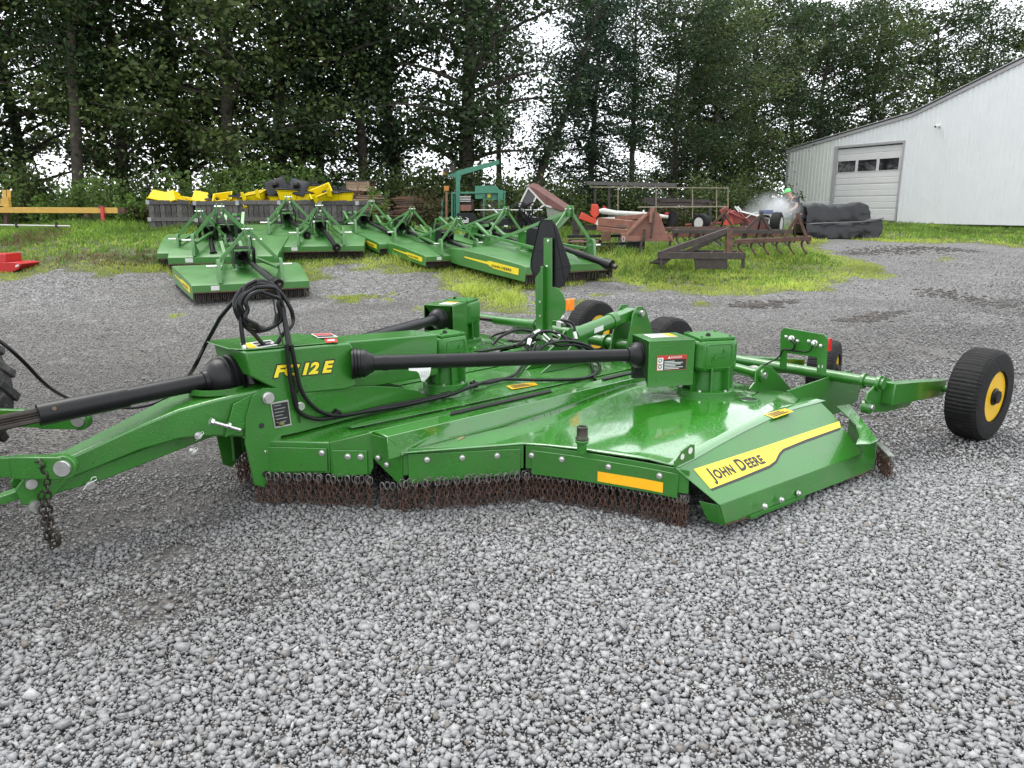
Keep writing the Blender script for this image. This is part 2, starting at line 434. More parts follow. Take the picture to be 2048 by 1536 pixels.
M_SHIRT = simple('black_cotton', (0.012, 0.013, 0.018), 0.9, var=0.2)
M_SKIN = simple('skin', (0.50, 0.27, 0.19), 0.5, var=0.08)
M_TROUSER = simple('dark_grey_trousers', (0.035, 0.045, 0.045), 0.9, var=0.2)
M_BARK = simple('dark_bark', (0.045, 0.036, 0.028), 0.9, var=0.4, vscale=6, bump=0.8, bscale=18)
M_RUSTROOF = simple('rusty_cab_roof', (0.13, 0.055, 0.045), 0.7, var=0.35, vscale=6)
def foliage(name, dark, light, trans=0.35):
    m, N, L, b = newmat(name)
    ge = N.new('ShaderNodeNewGeometry')
    rp = N.new('ShaderNodeValToRGB')
    rp.color_ramp.elements[0].color = (*dark, 1); rp.color_ramp.elements[1].color = (*light, 1)
    L.new(ge.outputs['Random Per Island'], rp.inputs['Fac'])
    tc = N.new('ShaderNodeTexCoord')
    nz = N.new('ShaderNodeTexNoise'); nz.inputs['Scale'].default_value = 0.5; nz.inputs['Detail'].default_value = 3
    L.new(tc.outputs['Object'], nz.inputs['Vector'])
    mr = N.new('ShaderNodeMapRange'); mr.inputs['From Min'].default_value = 0.3; mr.inputs['From Max'].default_value = 0.7
    mr.inputs['To Min'].default_value = 0.65; mr.inputs['To Max'].default_value = 1.35
    L.new(nz.outputs['Fac'], mr.inputs['Value'])
    mx = N.new('ShaderNodeMix'); mx.data_type = 'RGBA'; mx.blend_type = 'MULTIPLY'; mx.inputs[0].default_value = 1
    L.new(rp.outputs['Color'], mx.inputs[6]); L.new(mr.outputs['Result'], mx.inputs[7])
    L.new(mx.outputs[2], b.inputs['Base Color']); b.inputs['Roughness'].default_value = 0.55
    b.inputs['Specular IOR Level'].default_value = 0.3
    tr = N.new('ShaderNodeBsdfTranslucent'); L.new(mx.outputs[2], tr.inputs['Color'])
    ms = N.new('ShaderNodeMixShader'); ms.inputs[0].default_value = trans
    L.new(b.outputs['BSDF'], ms.inputs[1]); L.new(tr.outputs['BSDF'], ms.inputs[2])
    L.new(ms.outputs[0], N['Material Output'].inputs['Surface'])
    MATS[name] = m
    return m
M_LEAF = foliage('dark_tree_leaves', (0.0127, 0.0299, 0.0107), (0.0480, 0.0832, 0.0256))
M_LEAF2 = foliage('olive_tree_leaves', (0.0315, 0.0573, 0.0171), (0.1074, 0.1432, 0.0402))
M_LEAF3 = foliage('blue_green_cedar_leaves', (0.0127, 0.0320, 0.0170), (0.0373, 0.0725, 0.0363))
M_BUSH = foliage('bush_leaves', (0.0419, 0.0839, 0.0168), (0.1397, 0.2165, 0.0490))
M_BUSH2 = foliage('reddish_bush_leaves', (0.0389, 0.0362, 0.0156), (0.0950, 0.0864, 0.0302))
M_GRASS = foliage('grass_blades', (0.1170, 0.2223, 0.0257), (0.2925, 0.4329, 0.0702), 0.45)
M_GRASSD = foliage('dark_grass_blades', (0.0702, 0.1404, 0.0212), (0.1521, 0.2574, 0.0468), 0.4)
M_GRASSY = foliage('yellowed_grass_blades', (0.2574, 0.3393, 0.0468), (0.4680, 0.5265, 0.1287), 0.45)
M_DRYGR = foliage('dry_brown_grass', (0.1080, 0.0720, 0.0360), (0.2016, 0.1584, 0.0792), 0.3)
# ================================================================== GROUND
rng = np.random.default_rng(7)
random.seed(11)
def px_poly(pts): return np.array([[*(G(x, min(y, 2000)).xy)] for x, y in pts])
edge_px = [(-500, 575), (0, 557), (123, 541), (205, 545), (328, 556), (480, 566), (640, 560), (660, 528), (728, 536), (826, 542), (865, 552),
           (900, 575), (950, 600), (1000, 622), (1065, 628), (1075, 600), (1090, 575), (1215, 562), (1277, 580), (1384, 587), (1483, 589),
           (1629, 578), (1756, 556), (1771, 534), (1738, 523), (1650, 505), (1640, 490), (1665, 477), (1775, 485), (1976, 486), (2048, 497), (2500, 520)]
GRASS_POLY = np.vstack([px_poly(edge_px), np.array([[90, 30], [90, 90], [-90, 90], [-90, 14]])])
def blob(px, py, rx, ry, n=14):
    c = G(px, py); a = G(px + rx, py); b = G(px, py - ry); d = G(px, py + ry)
    ex = abs(a.x - c.x); ey = abs(b.y - d.y) / 2
    return (c.x, (b.y + d.y) / 2, ex, ey)
PATCHES = [blob(695, 597, 60, 12), blob(770, 605, 18, 22), blob(1165, 607, 40, 9), (blob(1190, 588, 18, 8)), blob(365, 632, 24, 6),
           blob(1392, 604, 26, 8), blob(1890, 518, 30, 4), blob(850, 620, 22, 10), blob(585, 560, 40, 8)]
def in_poly(pts, poly):
    x, y = pts[:, 0], pts[:, 1]; inside = np.zeros(len(pts), bool); j = len(poly) - 1
    for i in range(len(poly)):
        xi, yi, xj, yj = *poly[i], *poly[j]
        c = ((yi > y) != (yj > y)) & (x < (xj - xi) * (y - yi) / (yj - yi + 1e-12) + xi)
        inside ^= c; j = i
    return inside
def vnoise(x, y, s, seed):
    """smooth value noise, vectorised, 0..1"""
    x, y = np.asarray(x) / s, np.asarray(y) / s
    xi, yi = np.floor(x).astype(np.int64), np.floor(y).astype(np.int64); fx, fy = x - xi, y - yi
    fx, fy = fx * fx * (3 - 2 * fx), fy * fy * (3 - 2 * fy)
    def hsh(a, b):
        h = (a * 374761393 + b * 668265263 + seed * 974634777) & 0x7fffffff
        h = ((h ^ (h >> 13)) * 1274126177) & 0x7fffffff
        return ((h ^ (h >> 16)) & 0xffff) / 65535.0
    a, b, c, d = hsh(xi, yi), hsh(xi + 1, yi), hsh(xi, yi + 1), hsh(xi + 1, yi + 1)
    return (a * (1 - fx) + b * fx) * (1 - fy) + (c * (1 - fx) + d * fx) * fy
def grass_mask(pts):
    """1 where grass grows (warped outline)"""
    w1 = (vnoise(pts[:, 0], pts[:, 1], 0.8, 3) - 0.5) * 0.7 + (vnoise(pts[:, 0], pts[:, 1], 0.25, 4) - 0.5) * 0.4
    w2 = (vnoise(pts[:, 0], pts[:, 1], 0.8, 5) - 0.5) * 0.9 + (vnoise(pts[:, 0], pts[:, 1], 0.25, 6) - 0.5) * 0.5
    q = pts + np.stack([w1, w2], 1)
    m = in_poly(q, GRASS_POLY)
    for (cx, cy_, ex, ey) in PATCHES:
        r = ((pts[:, 0] - cx) / ex) ** 2 + ((pts[:, 1] - cy_) / ey) ** 2
        m |= (r < 1.0) & (vnoise(pts[:, 0], pts[:, 1], 0.3, 9) > 0.35 + 0.3 * r)
    return m
ys = np.concatenate([np.linspace(-9, 9, 37), np.arange(9.25, 32, 0.25), np.arange(32, 62, 1.0), [66, 75, 90, 120, 180, 300, 600, 1200]])
xs = np.concatenate([[-1200, -500, -200, -100, -70, -55], np.arange(-44, 44.1, 0.4), [55, 70, 100, 200, 500, 1200]])
XX, YY = np.meshgrid(xs, ys)
ZZ = np.array([[terr(x, min(y, 70)) - .012 * sstep((11.0 - y) / 3.0) for x in xs] for y in ys])   # the loose stone lies a little above the subsoil
gv = np.stack([XX.ravel(), YY.ravel(), ZZ.ravel()], 1)
nc = len(xs)
ii = np.arange((len(ys) - 1) * (nc - 1)); ri, ci = ii // (nc - 1), ii % (nc - 1)
gf = np.stack([ri * nc + ci, ri * nc + ci + 1, (ri + 1) * nc + ci + 1, (ri + 1) * nc + ci], 1)

def ground_material():
    m, N, L, b = newmat('yard_ground')
    tc = N.new('ShaderNodeTexCoord'); P = tc.outputs['Object']
    at_ = N.new('ShaderNodeAttribute'); at_.attribute_name = 'grass'
    def nz(scale, det=5, rough=0.6, vec=None):
        n = N.new('ShaderNodeTexNoise'); n.inputs['Scale'].default_value = scale; n.inputs['Detail'].default_value = det; n.inputs['Roughness'].default_value = rough
        L.new(vec or P, n.inputs['Vector']); return n.outputs['Fac']
    def mrange(src, a, c, lo=0.0, hi=1.0):
        r = N.new('ShaderNodeMapRange'); r.inputs['From Min'].default_value = a; r.inputs['From Max'].default_value = c
        r.inputs['To Min'].default_value = lo; r.inputs['To Max'].default_value = hi; L.new(src, r.inputs['Value']); return r.outputs['Result']
    def mix(fac, a, c, mode='MIX'):
        x = N.new('ShaderNodeMix'); x.data_type = 'RGBA'; x.blend_type = mode
        if isinstance(fac, float): x.inputs[0].default_value = fac
        else: L.new(fac, x.inputs[0])
        for s, v in ((6, a), (7, c)):
            if isinstance(v, tuple): x.inputs[s].default_value = (*v, 1)
            else: L.new(v, x.inputs[s])
        return x.outputs[2]
    vo = N.new('ShaderNodeTexVoronoi'); vo.inputs['Scale'].default_value = 30; L.new(P, vo.inputs['Vector'])
    vb = N.new('ShaderNodeTexVoronoi'); vb.inputs['Scale'].default_value = 13; L.new(P, vb.inputs['Vector'])
    sc_ = N.new('ShaderNodeSeparateColor'); L.new(vo.outputs['Color'], sc_.inputs['Color'])
    sb_ = N.new('ShaderNodeSeparateColor'); L.new(vb.outputs['Color'], sb_.inputs['Color'])
    stone = mix(mrange(sc_.outputs['Red'], 0.0, 1.0), (0.045, 0.044, 0.042), (0.33, 0.327, 0.322))
    stone = mix(mrange(sb_.outputs['Green'], 0.6, 1.0, 0.0, 0.6), stone, (0.34, 0.337, 0.332))
    gap = mrange(vo.outputs['Distance'], 0.25, 0.6, 0.0, 0.75)
    stone = mix(gap, stone, (0.04, 0.036, 0.032))
    # mud and fines: large patches, streaked by traffic
    mp = N.new('ShaderNodeMapping'); mp.inputs['Scale'].default_value = (0.35, 1.0, 1.0); mp.inputs['Rotation'].default_value = (0, 0, R(-18)); L.new(P, mp.inputs['Vector'])
    mud = mrange(nz(1.1, 8, 0.7, mp.outputs['Vector']), 0.46, 0.60)
    stone = mix(mrange(mud, 0, 1, 0.0, 0.62), stone, (0.05, 0.044, 0.038))
    fin = mrange(nz(0.55, 4), 0.45, 0.7, 0.0, 0.35)
    stone = mix(fin, stone, (0.16, 0.155, 0.148))
    gr = mrange(nz(10, 9, 0.85), 0.35, 0.65, 0.5, 1.5)
    stone = mix(1.0, stone, gr, 'MULTIPLY')
    # dark damp fines beneath the near loose stone; shade of its gaps painted in too
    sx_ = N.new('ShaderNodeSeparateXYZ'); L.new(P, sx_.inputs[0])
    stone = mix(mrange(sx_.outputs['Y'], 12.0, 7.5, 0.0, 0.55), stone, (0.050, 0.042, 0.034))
    soil = mix(nz(1.5, 6), (0.035, 0.048, 0.014), (0.09, 0.10, 0.03))
    soil = mix(mrange(nz(3.0, 6), 0.5, 0.7, 0.0, 0.6), soil, (0.10, 0.075, 0.04))
    gm = mrange(at_.outputs['Fac'], 0.35, 0.65)
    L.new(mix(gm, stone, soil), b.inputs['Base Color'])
    wet = mrange(mud, 0.2, 1.0, 0.85, 0.42); L.new(wet, b.inputs['Roughness'])
    bp = N.new('ShaderNodeBump'); bp.inputs['Strength'].default_value = 0.9; bp.inputs['Distance'].default_value = 0.02
    inv = N.new('ShaderNodeMath'); inv.operation = 'SUBTRACT'; inv.inputs[0].default_value = 1.0; L.new(vo.outputs['Distance'], inv.inputs[1])
    L.new(inv.outputs[0], bp.inputs['Height'])
    b2 = N.new('ShaderNodeBump'); b2.inputs['Strength'].default_value = 0.5; b2.inputs['Distance'].default_value = 0.12
    L.new(nz(2.0, 6), b2.inputs['Height']); L.new(b2.outputs['Normal'], bp.inputs['Normal'])
    L.new(bp.outputs['Normal'], b.inputs['Normal'])
    return m
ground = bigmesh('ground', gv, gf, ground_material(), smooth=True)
tag(ground, kind='structure')
gm_attr = ground.data.attributes.new('grass', 'FLOAT', 'POINT')
gmask = grass_mask(gv[:, :2]).astype(np.float32); gmask[gv[:, 1] > 60] = 1.0
gm_attr.data.foreach_set('value', gmask)
GZ = np.vectorize(terr)

# ------------------------------------------------------------------ loose crushed stone
def stone_variants(k, n=12):
    ico = bmesh.new(); bmesh.ops.create_icosphere(ico, subdivisions=1, radius=1.0)
    v0 = np.array([v.co[:] for v in ico.verts]); f0 = np.array([[v.index for v in f.verts] for f in ico.faces]); ico.free()
    f0 = np.array([[0, 2, 1], [0, 3, 2], [4, 5, 6], [4, 6, 7], [0, 1, 5], [0, 5, 4], [1, 2, 6], [1, 6, 5], [2, 3, 7], [2, 7, 6], [3, 0, 4], [3, 4, 7]])
    v0 = np.array([[-1, -1, -1], [1, -1, -1], [1, 1, -1], [-1, 1, -1], [-1, -1, 1], [1, -1, 1], [1, 1, 1], [-1, 1, 1]]) * .74
    out = []
    for i in range(k):
        v = (v0 + rng.uniform(-.40, .40, (8, 3))) * .80; v *= np.array([1.0, rng.uniform(0.5, 1.0), rng.uniform(0.42, 0.8)]); out.append(v); continue
        v = v0 * (1 + rng.uniform(-0.10, 0.16, (len(v0), 1)))
        # knock a few flat facets off, as a crusher does
        for _ in range(7):
            nrm = rng.normal(size=3); nrm /= np.linalg.norm(nrm); lim = rng.uniform(0.36, 0.66)
            d = v @ nrm; v = v - np.outer(np.maximum(d - lim, 0), nrm)
        v *= np.array([1.0, rng.uniform(0.62, 0.95), rng.uniform(0.45, 0.75)])
        out.append(v)
    return np.array(out), f0
OCT_V = np.array([[1, 0, 0], [-1, 0, 0], [0, 1, 0], [0, -1, 0], [0, 0, 0.8], [0, 0, -0.8]], float)
OCT_F = np.array([[0, 2, 4], [2, 1, 4], [1, 3, 4], [3, 0, 4], [2, 0, 5], [1, 2, 5], [3, 1, 5], [0, 3, 5]])
DIRT = [(*blob(240, 1225, 230, 60), .26), (*blob(560, 1180, 150, 42), .26), (*blob(120, 1080, 200, 60), .2), (*blob(1195, 1385, 70, 30), .24), (*blob(700, 1490, 110, 26), .24), (*blob(420, 1110, 200, 50), .2), (*blob(1480, 1190, 110, 20), .22), (*blob(330, 1010, 260, 50), .22), (*blob(1120, 1130, 120, 20), .2)]
def scatter_stones(y0, y1, spacing, rmin, rmax, octa, keep_noise, sink=0.0):
    gx = np.arange(-0.78 * y1 - 2.3, 0.78 * y1 + 2.3, spacing); gy = np.arange(y0, y1, spacing)
    X, Y = np.meshgrid(gx, gy); X, Y = X.ravel(), Y.ravel()
    X = X + rng.uniform(-0.55, 0.55, len(X)) * spacing; Y = Y + rng.uniform(-0.55, 0.55, len(Y)) * spacing
    k = (np.abs(X) < 0.74 * Y + 0.35) | ((np.abs(X) < 0.74 * Y + 2.3) & (rng.uniform(0, 1, len(X)) < 0.5))      # thinner where the photo does not look
    bare = vnoise(X, Y, 0.55, 21) * 0.6 + vnoise(X, Y, 0.18, 22) * 0.4
    for (cx, cy_, ex, ey, st_) in DIRT:
        q = 1 - ((X - cx) / ex) ** 2 - ((Y - cy_) / ey) ** 2
        bare = bare - st_ * np.clip(q, 0, 1)
    k &= rng.uniform(0, 1, len(X)) < np.clip((bare - keep_noise) * 7 + 0.5, 0.28, 1.0)
    X, Y = X[k], Y[k]; n = len(X)
    g = grass_mask(np.stack([X, Y], 1)) & (rng.uniform(0, 1, n) < 0.9)
    X, Y = X[~g], Y[~g]; n = len(X)
    if octa: base, f0 = np.array([OCT_V * (1 + rng.uniform(-0.3, 0.25, (6, 1))) * np.array([1, rng.uniform(.6, .95), rng.uniform(.5, .8)]) for _ in range(30)]), OCT_F
    else: base, f0 = stone_variants(40)
    vi = rng.integers(0, len(base), n); V = base[vi]
    # random orientation, kept mostly flat
    a = rng.uniform(0, 2 * np.pi, n); t = rng.normal(0, 0.35, n); p = rng.normal(0, 0.35, n)
    ca, sa, ct, st, cp, sp = np.cos(a), np.sin(a), np.cos(t), np.sin(t), np.cos(p), np.sin(p)
    x, y, z = V[..., 0], V[..., 1], V[..., 2]
    y, z = y * ct[:, None] - z * st[:, None], y * st[:, None] + z * ct[:, None]
    x, z = x * cp[:, None] + z * sp[:, None], -x * sp[:, None] + z * cp[:, None]
    x, y = x * ca[:, None] - y * sa[:, None], x * sa[:, None] + y * ca[:, None]
    r = rmin + (rmax - rmin) * rng.uniform(0, 1, n) ** 2.2
    small = 1 - 0.35 * np.clip((-X + Y - 4.2) / 2.0, 0, 1)      # finer stone over the older, left part of the yard
    r = r * small
    big = rng.uniform(0, 1, n) < 0.012; r[big] *= 1.6
    zz = np.where(Y > 8.5, GZ(X, Y), 0.0)
    V = np.stack([x * r[:, None] + X[:, None], y * r[:, None] + Y[:, None], z * r[:, None] + (zz + r * rng.uniform(0.05, 0.5, n) - sink)[:, None]], -1)
    m = base.shape[1]
    F = (f0[None] + (np.arange(n) * m)[:, None, None]).reshape(-1, 3)
    return V.reshape(-1, 3), F
def gravel_material():
    m, N, L, b = newmat('crushed_limestone')
    ge = N.new('ShaderNodeNewGeometry')
    rp = N.new('ShaderNodeValToRGB'); e = rp.color_ramp.elements
    e[0].position = 0.0; e[0].color = (0.125, 0.125, 0.125, 1); e[1].position = 1.0; e[1].color = (0.345, 0.345, 0.34, 1)
    x = e.new(0.5); x.color = (0.235, 0.235, 0.235, 1); x = e.new(0.95); x.color = (0.285, 0.283, 0.278, 1)
    x = e.new(0.03); x.color = (0.15, 0.13, 0.11, 1); x = e.new(0.06); x.color = (0.19, 0.19, 0.19, 1)
    L.new(ge.outputs['Random Per Island'], rp.inputs['Fac'])
    tc = N.new('ShaderNodeTexCoord')
    nz = N.new('ShaderNodeTexNoise'); nz.inputs['Scale'].default_value = 160; nz.inputs['Detail'].default_value = 5; nz.inputs['Roughness'].default_value = 0.7
    L.new(tc.outputs['Object'], nz.inputs['Vector'])
    mr = N.new('ShaderNodeMapRange'); mr.inputs['From Min'].default_value = 0.3; mr.inputs['From Max'].default_value = 0.7; mr.inputs['To Min'].default_value = 0.68; mr.inputs['To Max'].default_value = 1.3
    L.new(nz.outputs['Fac'], mr.inputs['Value'])
    mx = N.new('ShaderNodeMix'); mx.data_type = 'RGBA'; mx.blend_type = 'MULTIPLY'; mx.inputs[0].default_value = 1
    L.new(rp.outputs['Color'], mx.inputs[6]); L.new(mr.outputs['Result'], mx.inputs[7])
    # older, dirtier stone lies to the left and back; fresh pale stone to the front and right
    sp = N.new('ShaderNodeSeparateXYZ'); L.new(tc.outputs['Object'], sp.inputs[0])
    ma = N.new('ShaderNodeMath'); ma.operation = 'MULTIPLY_ADD'; ma.inputs[1].default_value = -0.75; L.new(sp.outputs['X'], ma.inputs[0]); L.new(sp.outputs['Y'], ma.inputs[2])
    n2 = N.new('ShaderNodeTexNoise'); n2.inputs['Scale'].default_value = 1.3; n2.inputs['Detail'].default_value = 6; L.new(tc.outputs['Object'], n2.inputs['Vector'])
    mb = N.new('ShaderNodeMath'); mb.operation = 'MULTIPLY_ADD'; mb.inputs[1].default_value = 4.5; L.new(n2.outputs['Fac'], mb.inputs[0]); L.new(ma.outputs[0], mb.inputs[2])
    md = N.new('ShaderNodeMapRange'); md.inputs['From Min'].default_value = 5.0; md.inputs['From Max'].default_value = 7.2; md.inputs['To Max'].default_value = 0.9
    L.new(mb.outputs[0], md.inputs['Value'])
    m2 = N.new('ShaderNodeMix'); m2.data_type = 'RGBA'; m2.blend_type = 'MULTIPLY'; m2.inputs[7].default_value = (0.53, 0.515, 0.50, 1)
    L.new(md.outputs['Result'], m2.inputs[0]); L.new(mx.outputs[2], m2.inputs[6])
    L.new(m2.outputs[2], b.inputs['Base Color']); b.inputs['Roughness'].default_value = 0.62
    bp = N.new('ShaderNodeBump'); bp.inputs['Strength'].default_value = 0.5; bp.inputs['Distance'].default_value = 0.004
    L.new(nz.outputs['Fac'], bp.inputs['Height']); L.new(bp.outputs['Normal'], b.inputs['Normal'])
    return m
M_STONE = gravel_material()
for (nm, lab, args) in (('gravel', 'pale grey crushed stone nearest the camera', (0.6, 4.3, 0.0175, 0.0070, 0.0225, False, 0.22)),
                   ('gravel', 'small grey stone chips filling the gaps of the near gravel', (0.6, 4.6, 0.0130, 0.0055, 0.0115, True, 0.06, 0.001)),
                   ('gravel', 'grey crushed stone around and under the green mower', (4.3, 7.6, 0.0235, 0.0080, 0.0235, True, 0.22)),
                   ('gravel', 'grey crushed stone of the middle yard', (7.6, 13.0, 0.043, 0.011, 0.027, True, 0.32)),
                   ('gravel', 'scattered grey stone of the far yard', (13.0, 21.0, 0.085, 0.016, 0.036, True, 0.40))):
    V, F = scatter_stones(*args)
    tag(bigmesh(nm, V, F, M_STONE), lab, 'gravel', kind='stuff')

# ------------------------------------------------------------------ grass
def blades(P, H, Wd, lean, per):
    """P (n,3) tuft roots -> triangles"""
    n = len(P) * per
    root = np.repeat(P, per, 0) + np.concatenate([rng.normal(0, 0.035, (n, 2)), np.zeros((n, 1))], 1)
    h = np.repeat(H, per) * rng.uniform(0.45, 1.15, n); wd = np.repeat(Wd, per) * rng.uniform(0.7, 1.3, n)
    a = rng.uniform(0, 2 * np.pi, n); lx, ly = rng.normal(0, lean, n) * h, rng.normal(0, lean, n) * h
    dx, dy = np.cos(a) * wd / 2, np.sin(a) * wd / 2
    z0 = root[:, 2] - 0.02
    v0 = np.stack([root[:, 0] - dx, root[:, 1] - dy, z0], 1); v1 = np.stack([root[:, 0] + dx, root[:, 1] + dy, z0], 1)
    m0 = np.stack([root[:, 0] - dx * .7 + lx * .35, root[:, 1] - dy * .7 + ly * .35, z0 + h * .6], 1)
    m1 = np.stack([root[:, 0] + dx * .7 + lx * .35, root[:, 1] + dy * .7 + ly * .35, z0 + h * .6], 1)
    t = np.stack([root[:, 0] + lx, root[:, 1] + ly, z0 + h], 1)
    V = np.stack([v0, v1, m0, m1, t], 1).reshape(-1, 3); i = np.arange(n) * 5
    F = np.concatenate([np.stack([i, i + 1, i + 3], 1), np.stack([i, i + 3, i + 2], 1), np.stack([i + 2, i + 3, i + 4], 1)])
    return V, F
def sample(y0, y1, dens):
    n = int(0.74 * (y1 ** 2 - y0 ** 2) * dens)
    Y = np.sqrt(rng.uniform(y0 ** 2, y1 ** 2, n)); X = rng.uniform(-0.74, 0.74, n) * Y
    return np.stack([X, Y], 1)
pts = np.vstack([sample(10.5, 16, 190), sample(16, 23, 130), sample(23, 34, 46), sample(34, 48, 14)])
pts = pts[grass_mask(pts)]
# how far inside the grass: cheap erosion test
edge = np.zeros(len(pts))
for r_ in (0.5, 1.1):
    for k in range(6):
        o_ = np.array([math.cos(k * math.pi / 3), math.sin(k * math.pi / 3)]) * r_
        edge += ~in_poly(pts + o_, GRASS_POLY)
edge /= 12
DRY = [blob(215, 520, 160, 20), blob(20, 492, 60, 22), blob(1480, 560, 40, 4)]
TALL = [blob(1240, 520, 130, 30), blob(1380, 530, 100, 22), blob(1560, 515, 90, 16), blob(940, 585, 50, 14), blob(430, 470, 160, 20), blob(100, 470, 160, 16), blob(820, 525, 60, 10), blob(1010, 600, 40, 12)]
dry = np.zeros(len(pts)); tall = np.zeros(len(pts))
for (cx, cy_, ex, ey) in DRY: dry = np.maximum(dry, 1 - ((pts[:, 0] - cx) / ex) ** 2 - ((pts[:, 1] - cy_) / ey) ** 2)
for (cx, cy_, ex, ey) in TALL: tall = np.maximum(tall, 1 - ((pts[:, 0] - cx) / ex) ** 2 - ((pts[:, 1] - cy_) / ey) ** 2)
cl = vnoise(pts[:, 0], pts[:, 1], 0.9, 31) * 0.6 + vnoise(pts[:, 0], pts[:, 1], 0.3, 32) * 0.4
Hh = (0.05 + 0.10 * cl + 0.22 * np.clip(tall, 0, 1) * (0.4 + cl) + np.where(pts[:, 1] > 24, 0.08, 0.0)) * (1 - 0.45 * np.clip(edge * 1.4, 0, 1))
Hh = np.where((pts[:, 0] > 6) & (tall <= 0), Hh * 0.75, Hh)
Wd = 0.009 + 0.0007 * pts[:, 1]
sel_r = rng.uniform(0, 1, len(pts))
isdry = (dry > 0) & (sel_r < 0.15 + 0.5 * np.clip(dry, 0, 1))
lush = np.clip((pts[:, 1] - 15) / 8, 0, 1) * 0.5 + (cl - 0.5) + np.clip(-pts[:, 0] / 16, 0, 0.25)
isyel = ~isdry & ((edge > 0.15) | (sel_r < 0.55 - lush))
isdark = ~isdry & ~isyel & (sel_r > 0.75 - 0.5 * np.clip(lush, 0, 1))
isgr = ~isdry & ~isyel & ~isdark
P3 = np.column_stack([pts, GZ(pts[:, 0], pts[:, 1])])
for (sel, mt, nm, lab) in ((isgr, M_GRASS, 'grass', 'fresh green grass of the bank and the verges'),
                           (isdark, M_GRASSD, 'grass', 'darker green grass further back before the trees'),
                           (isyel, M_GRASSY, 'grass', 'yellow green grass along the edges of the gravel'),
                           (isdry, M_DRYGR, 'dry_grass', 'dry brown dead grass on the left bank')):
    V, F = blades(P3[sel], Hh[sel], Wd[sel], 0.45, 5)
    tag(bigmesh(nm, V, F, mt), lab, 'grass', kind='stuff')

# ------------------------------------------------------------------ churned mud left by tyres
def mud_ridge(pts, wid, n):
    P = [G(*q) for q in pts]; cm_ = catmull(P, 12); m = len(cm_)
    idx = rng.uniform(0, m - 1.001, n); i0 = idx.astype(int); f = (idx - i0)[:, None]
    A_ = np.array([c[:] for c in cm_]); C = A_[i0] * (1 - f) + A_[i0 + 1] * f
    env = np.sin(np.pi * np.clip(idx / (m - 1), .02, .98)); C[:, :2] += rng.normal(0, 1, (n, 2)) * np.array([wid * .6, wid]) * (0.4 + env)[:, None]
    r = rng.uniform(.012, .04, n) * (.5 + .6 * env); C[:, 2] = GZ(C[:, 0], C[:, 1]) + r * .2
    base = np.array([OCT_V * (1 + rng.uniform(-.3, .3, (6, 1))) for _ in range(20)])[rng.integers(0, 20, n)]
    V = base * r[:, None, None] * np.array([1.3, 1.1, .6]) + C[:, None, :]
    return V.reshape(-1, 3), (OCT_F[None] + (np.arange(n) * 6)[:, None, None]).reshape(-1, 3)
M_WETMUD = simple('wet_dark_mud', (0.055, 0.047, 0.040), 0.7, var=0.4, vscale=8, bump=0.6, bscale=30)
for (pts_, wid, n_, lab) in ((((1455, 613), (1520, 610), (1600, 601)), .12, 300, 'dark churned mud ridge on the gravel right of the cutters'), (((1672, 643), (1740, 636), (1815, 622)), .12, 300, 'dark churned mud ridge furthest right on the gravel'),
                         (((1690, 508), (1760, 503), (1850, 497), (1960, 503)), .45, 900, 'muddy ruts in the drive before the white building'), (((1840, 590), (1900, 588), (1990, 610), (2040, 600)), .25, 380, 'scattered mud on the gravel at the right edge')):
    V, F = mud_ridge(pts_, wid, n_); tag(bigmesh('mud', V, F, M_WETMUD), lab, 'mud', kind='stuff')
# ================================================================== THE FLEX-WING MOWER
# mower coordinates: a = rearwards, b = towards its left (near) side, h = up
MO = Vector((0.406, 5.705, 0)); MA = Vector((.742, .670, 0)); MBv = Vector((.670, -.742, 0))
mower = empty('flex_wing_mower', MO, math.atan2(.670, .742), 'large green flex wing rotary mower with black drive shafts in the foreground', 'mower')
def TF(p): return Vector((p[0], -p[1], p[2]))
def NB(): return MB(TF)
def _hit(px, py, n, c):
    d = Vector(ray(px, py)); t = (c - n.dot(Vector((0, 0, CAMH)))) / n.dot(d)
    p = Vector((0, 0, CAMH)) + d * t - MO
    return Vector((MA.dot(p), MBv.dot(p), p.z))
def QB(px, py, b): return _hit(px, py, MBv, b + MBv.dot(MO))
def QA(px, py, a): return _hit(px, py, MA, a + MA.dot(MO))
def QH(px, py, h): return _hit(px, py, Vector((0, 0, 1)), h)
def QP(px, py, p0, p1, p2):
    w = [MO + MA * q[0] + MBv * q[1] + Vector((0, 0, q[2])) for q in (p0, p1, p2)]
    n = (w[1] - w[0]).cross(w[2] - w[0]).normalized()
    return _hit(px, py, n, n.dot(w[0]))
V3 = Vector
def bolt(parent, p, n, r=0.012, l=0.012, mat=None):
    """round bolt head with washer, axis n, at p (mower coordinates)"""
    b = NB(); n = V3(n).normalized(); p = V3(p)
    b.lathe(p, n, [(0, r * 1.5), (l * .3, r * 1.5), (l * .3, r), (l * .8, r), (l, r * .7)], 10)
    return b.build('bolt', mat or M_STEEL, parent)

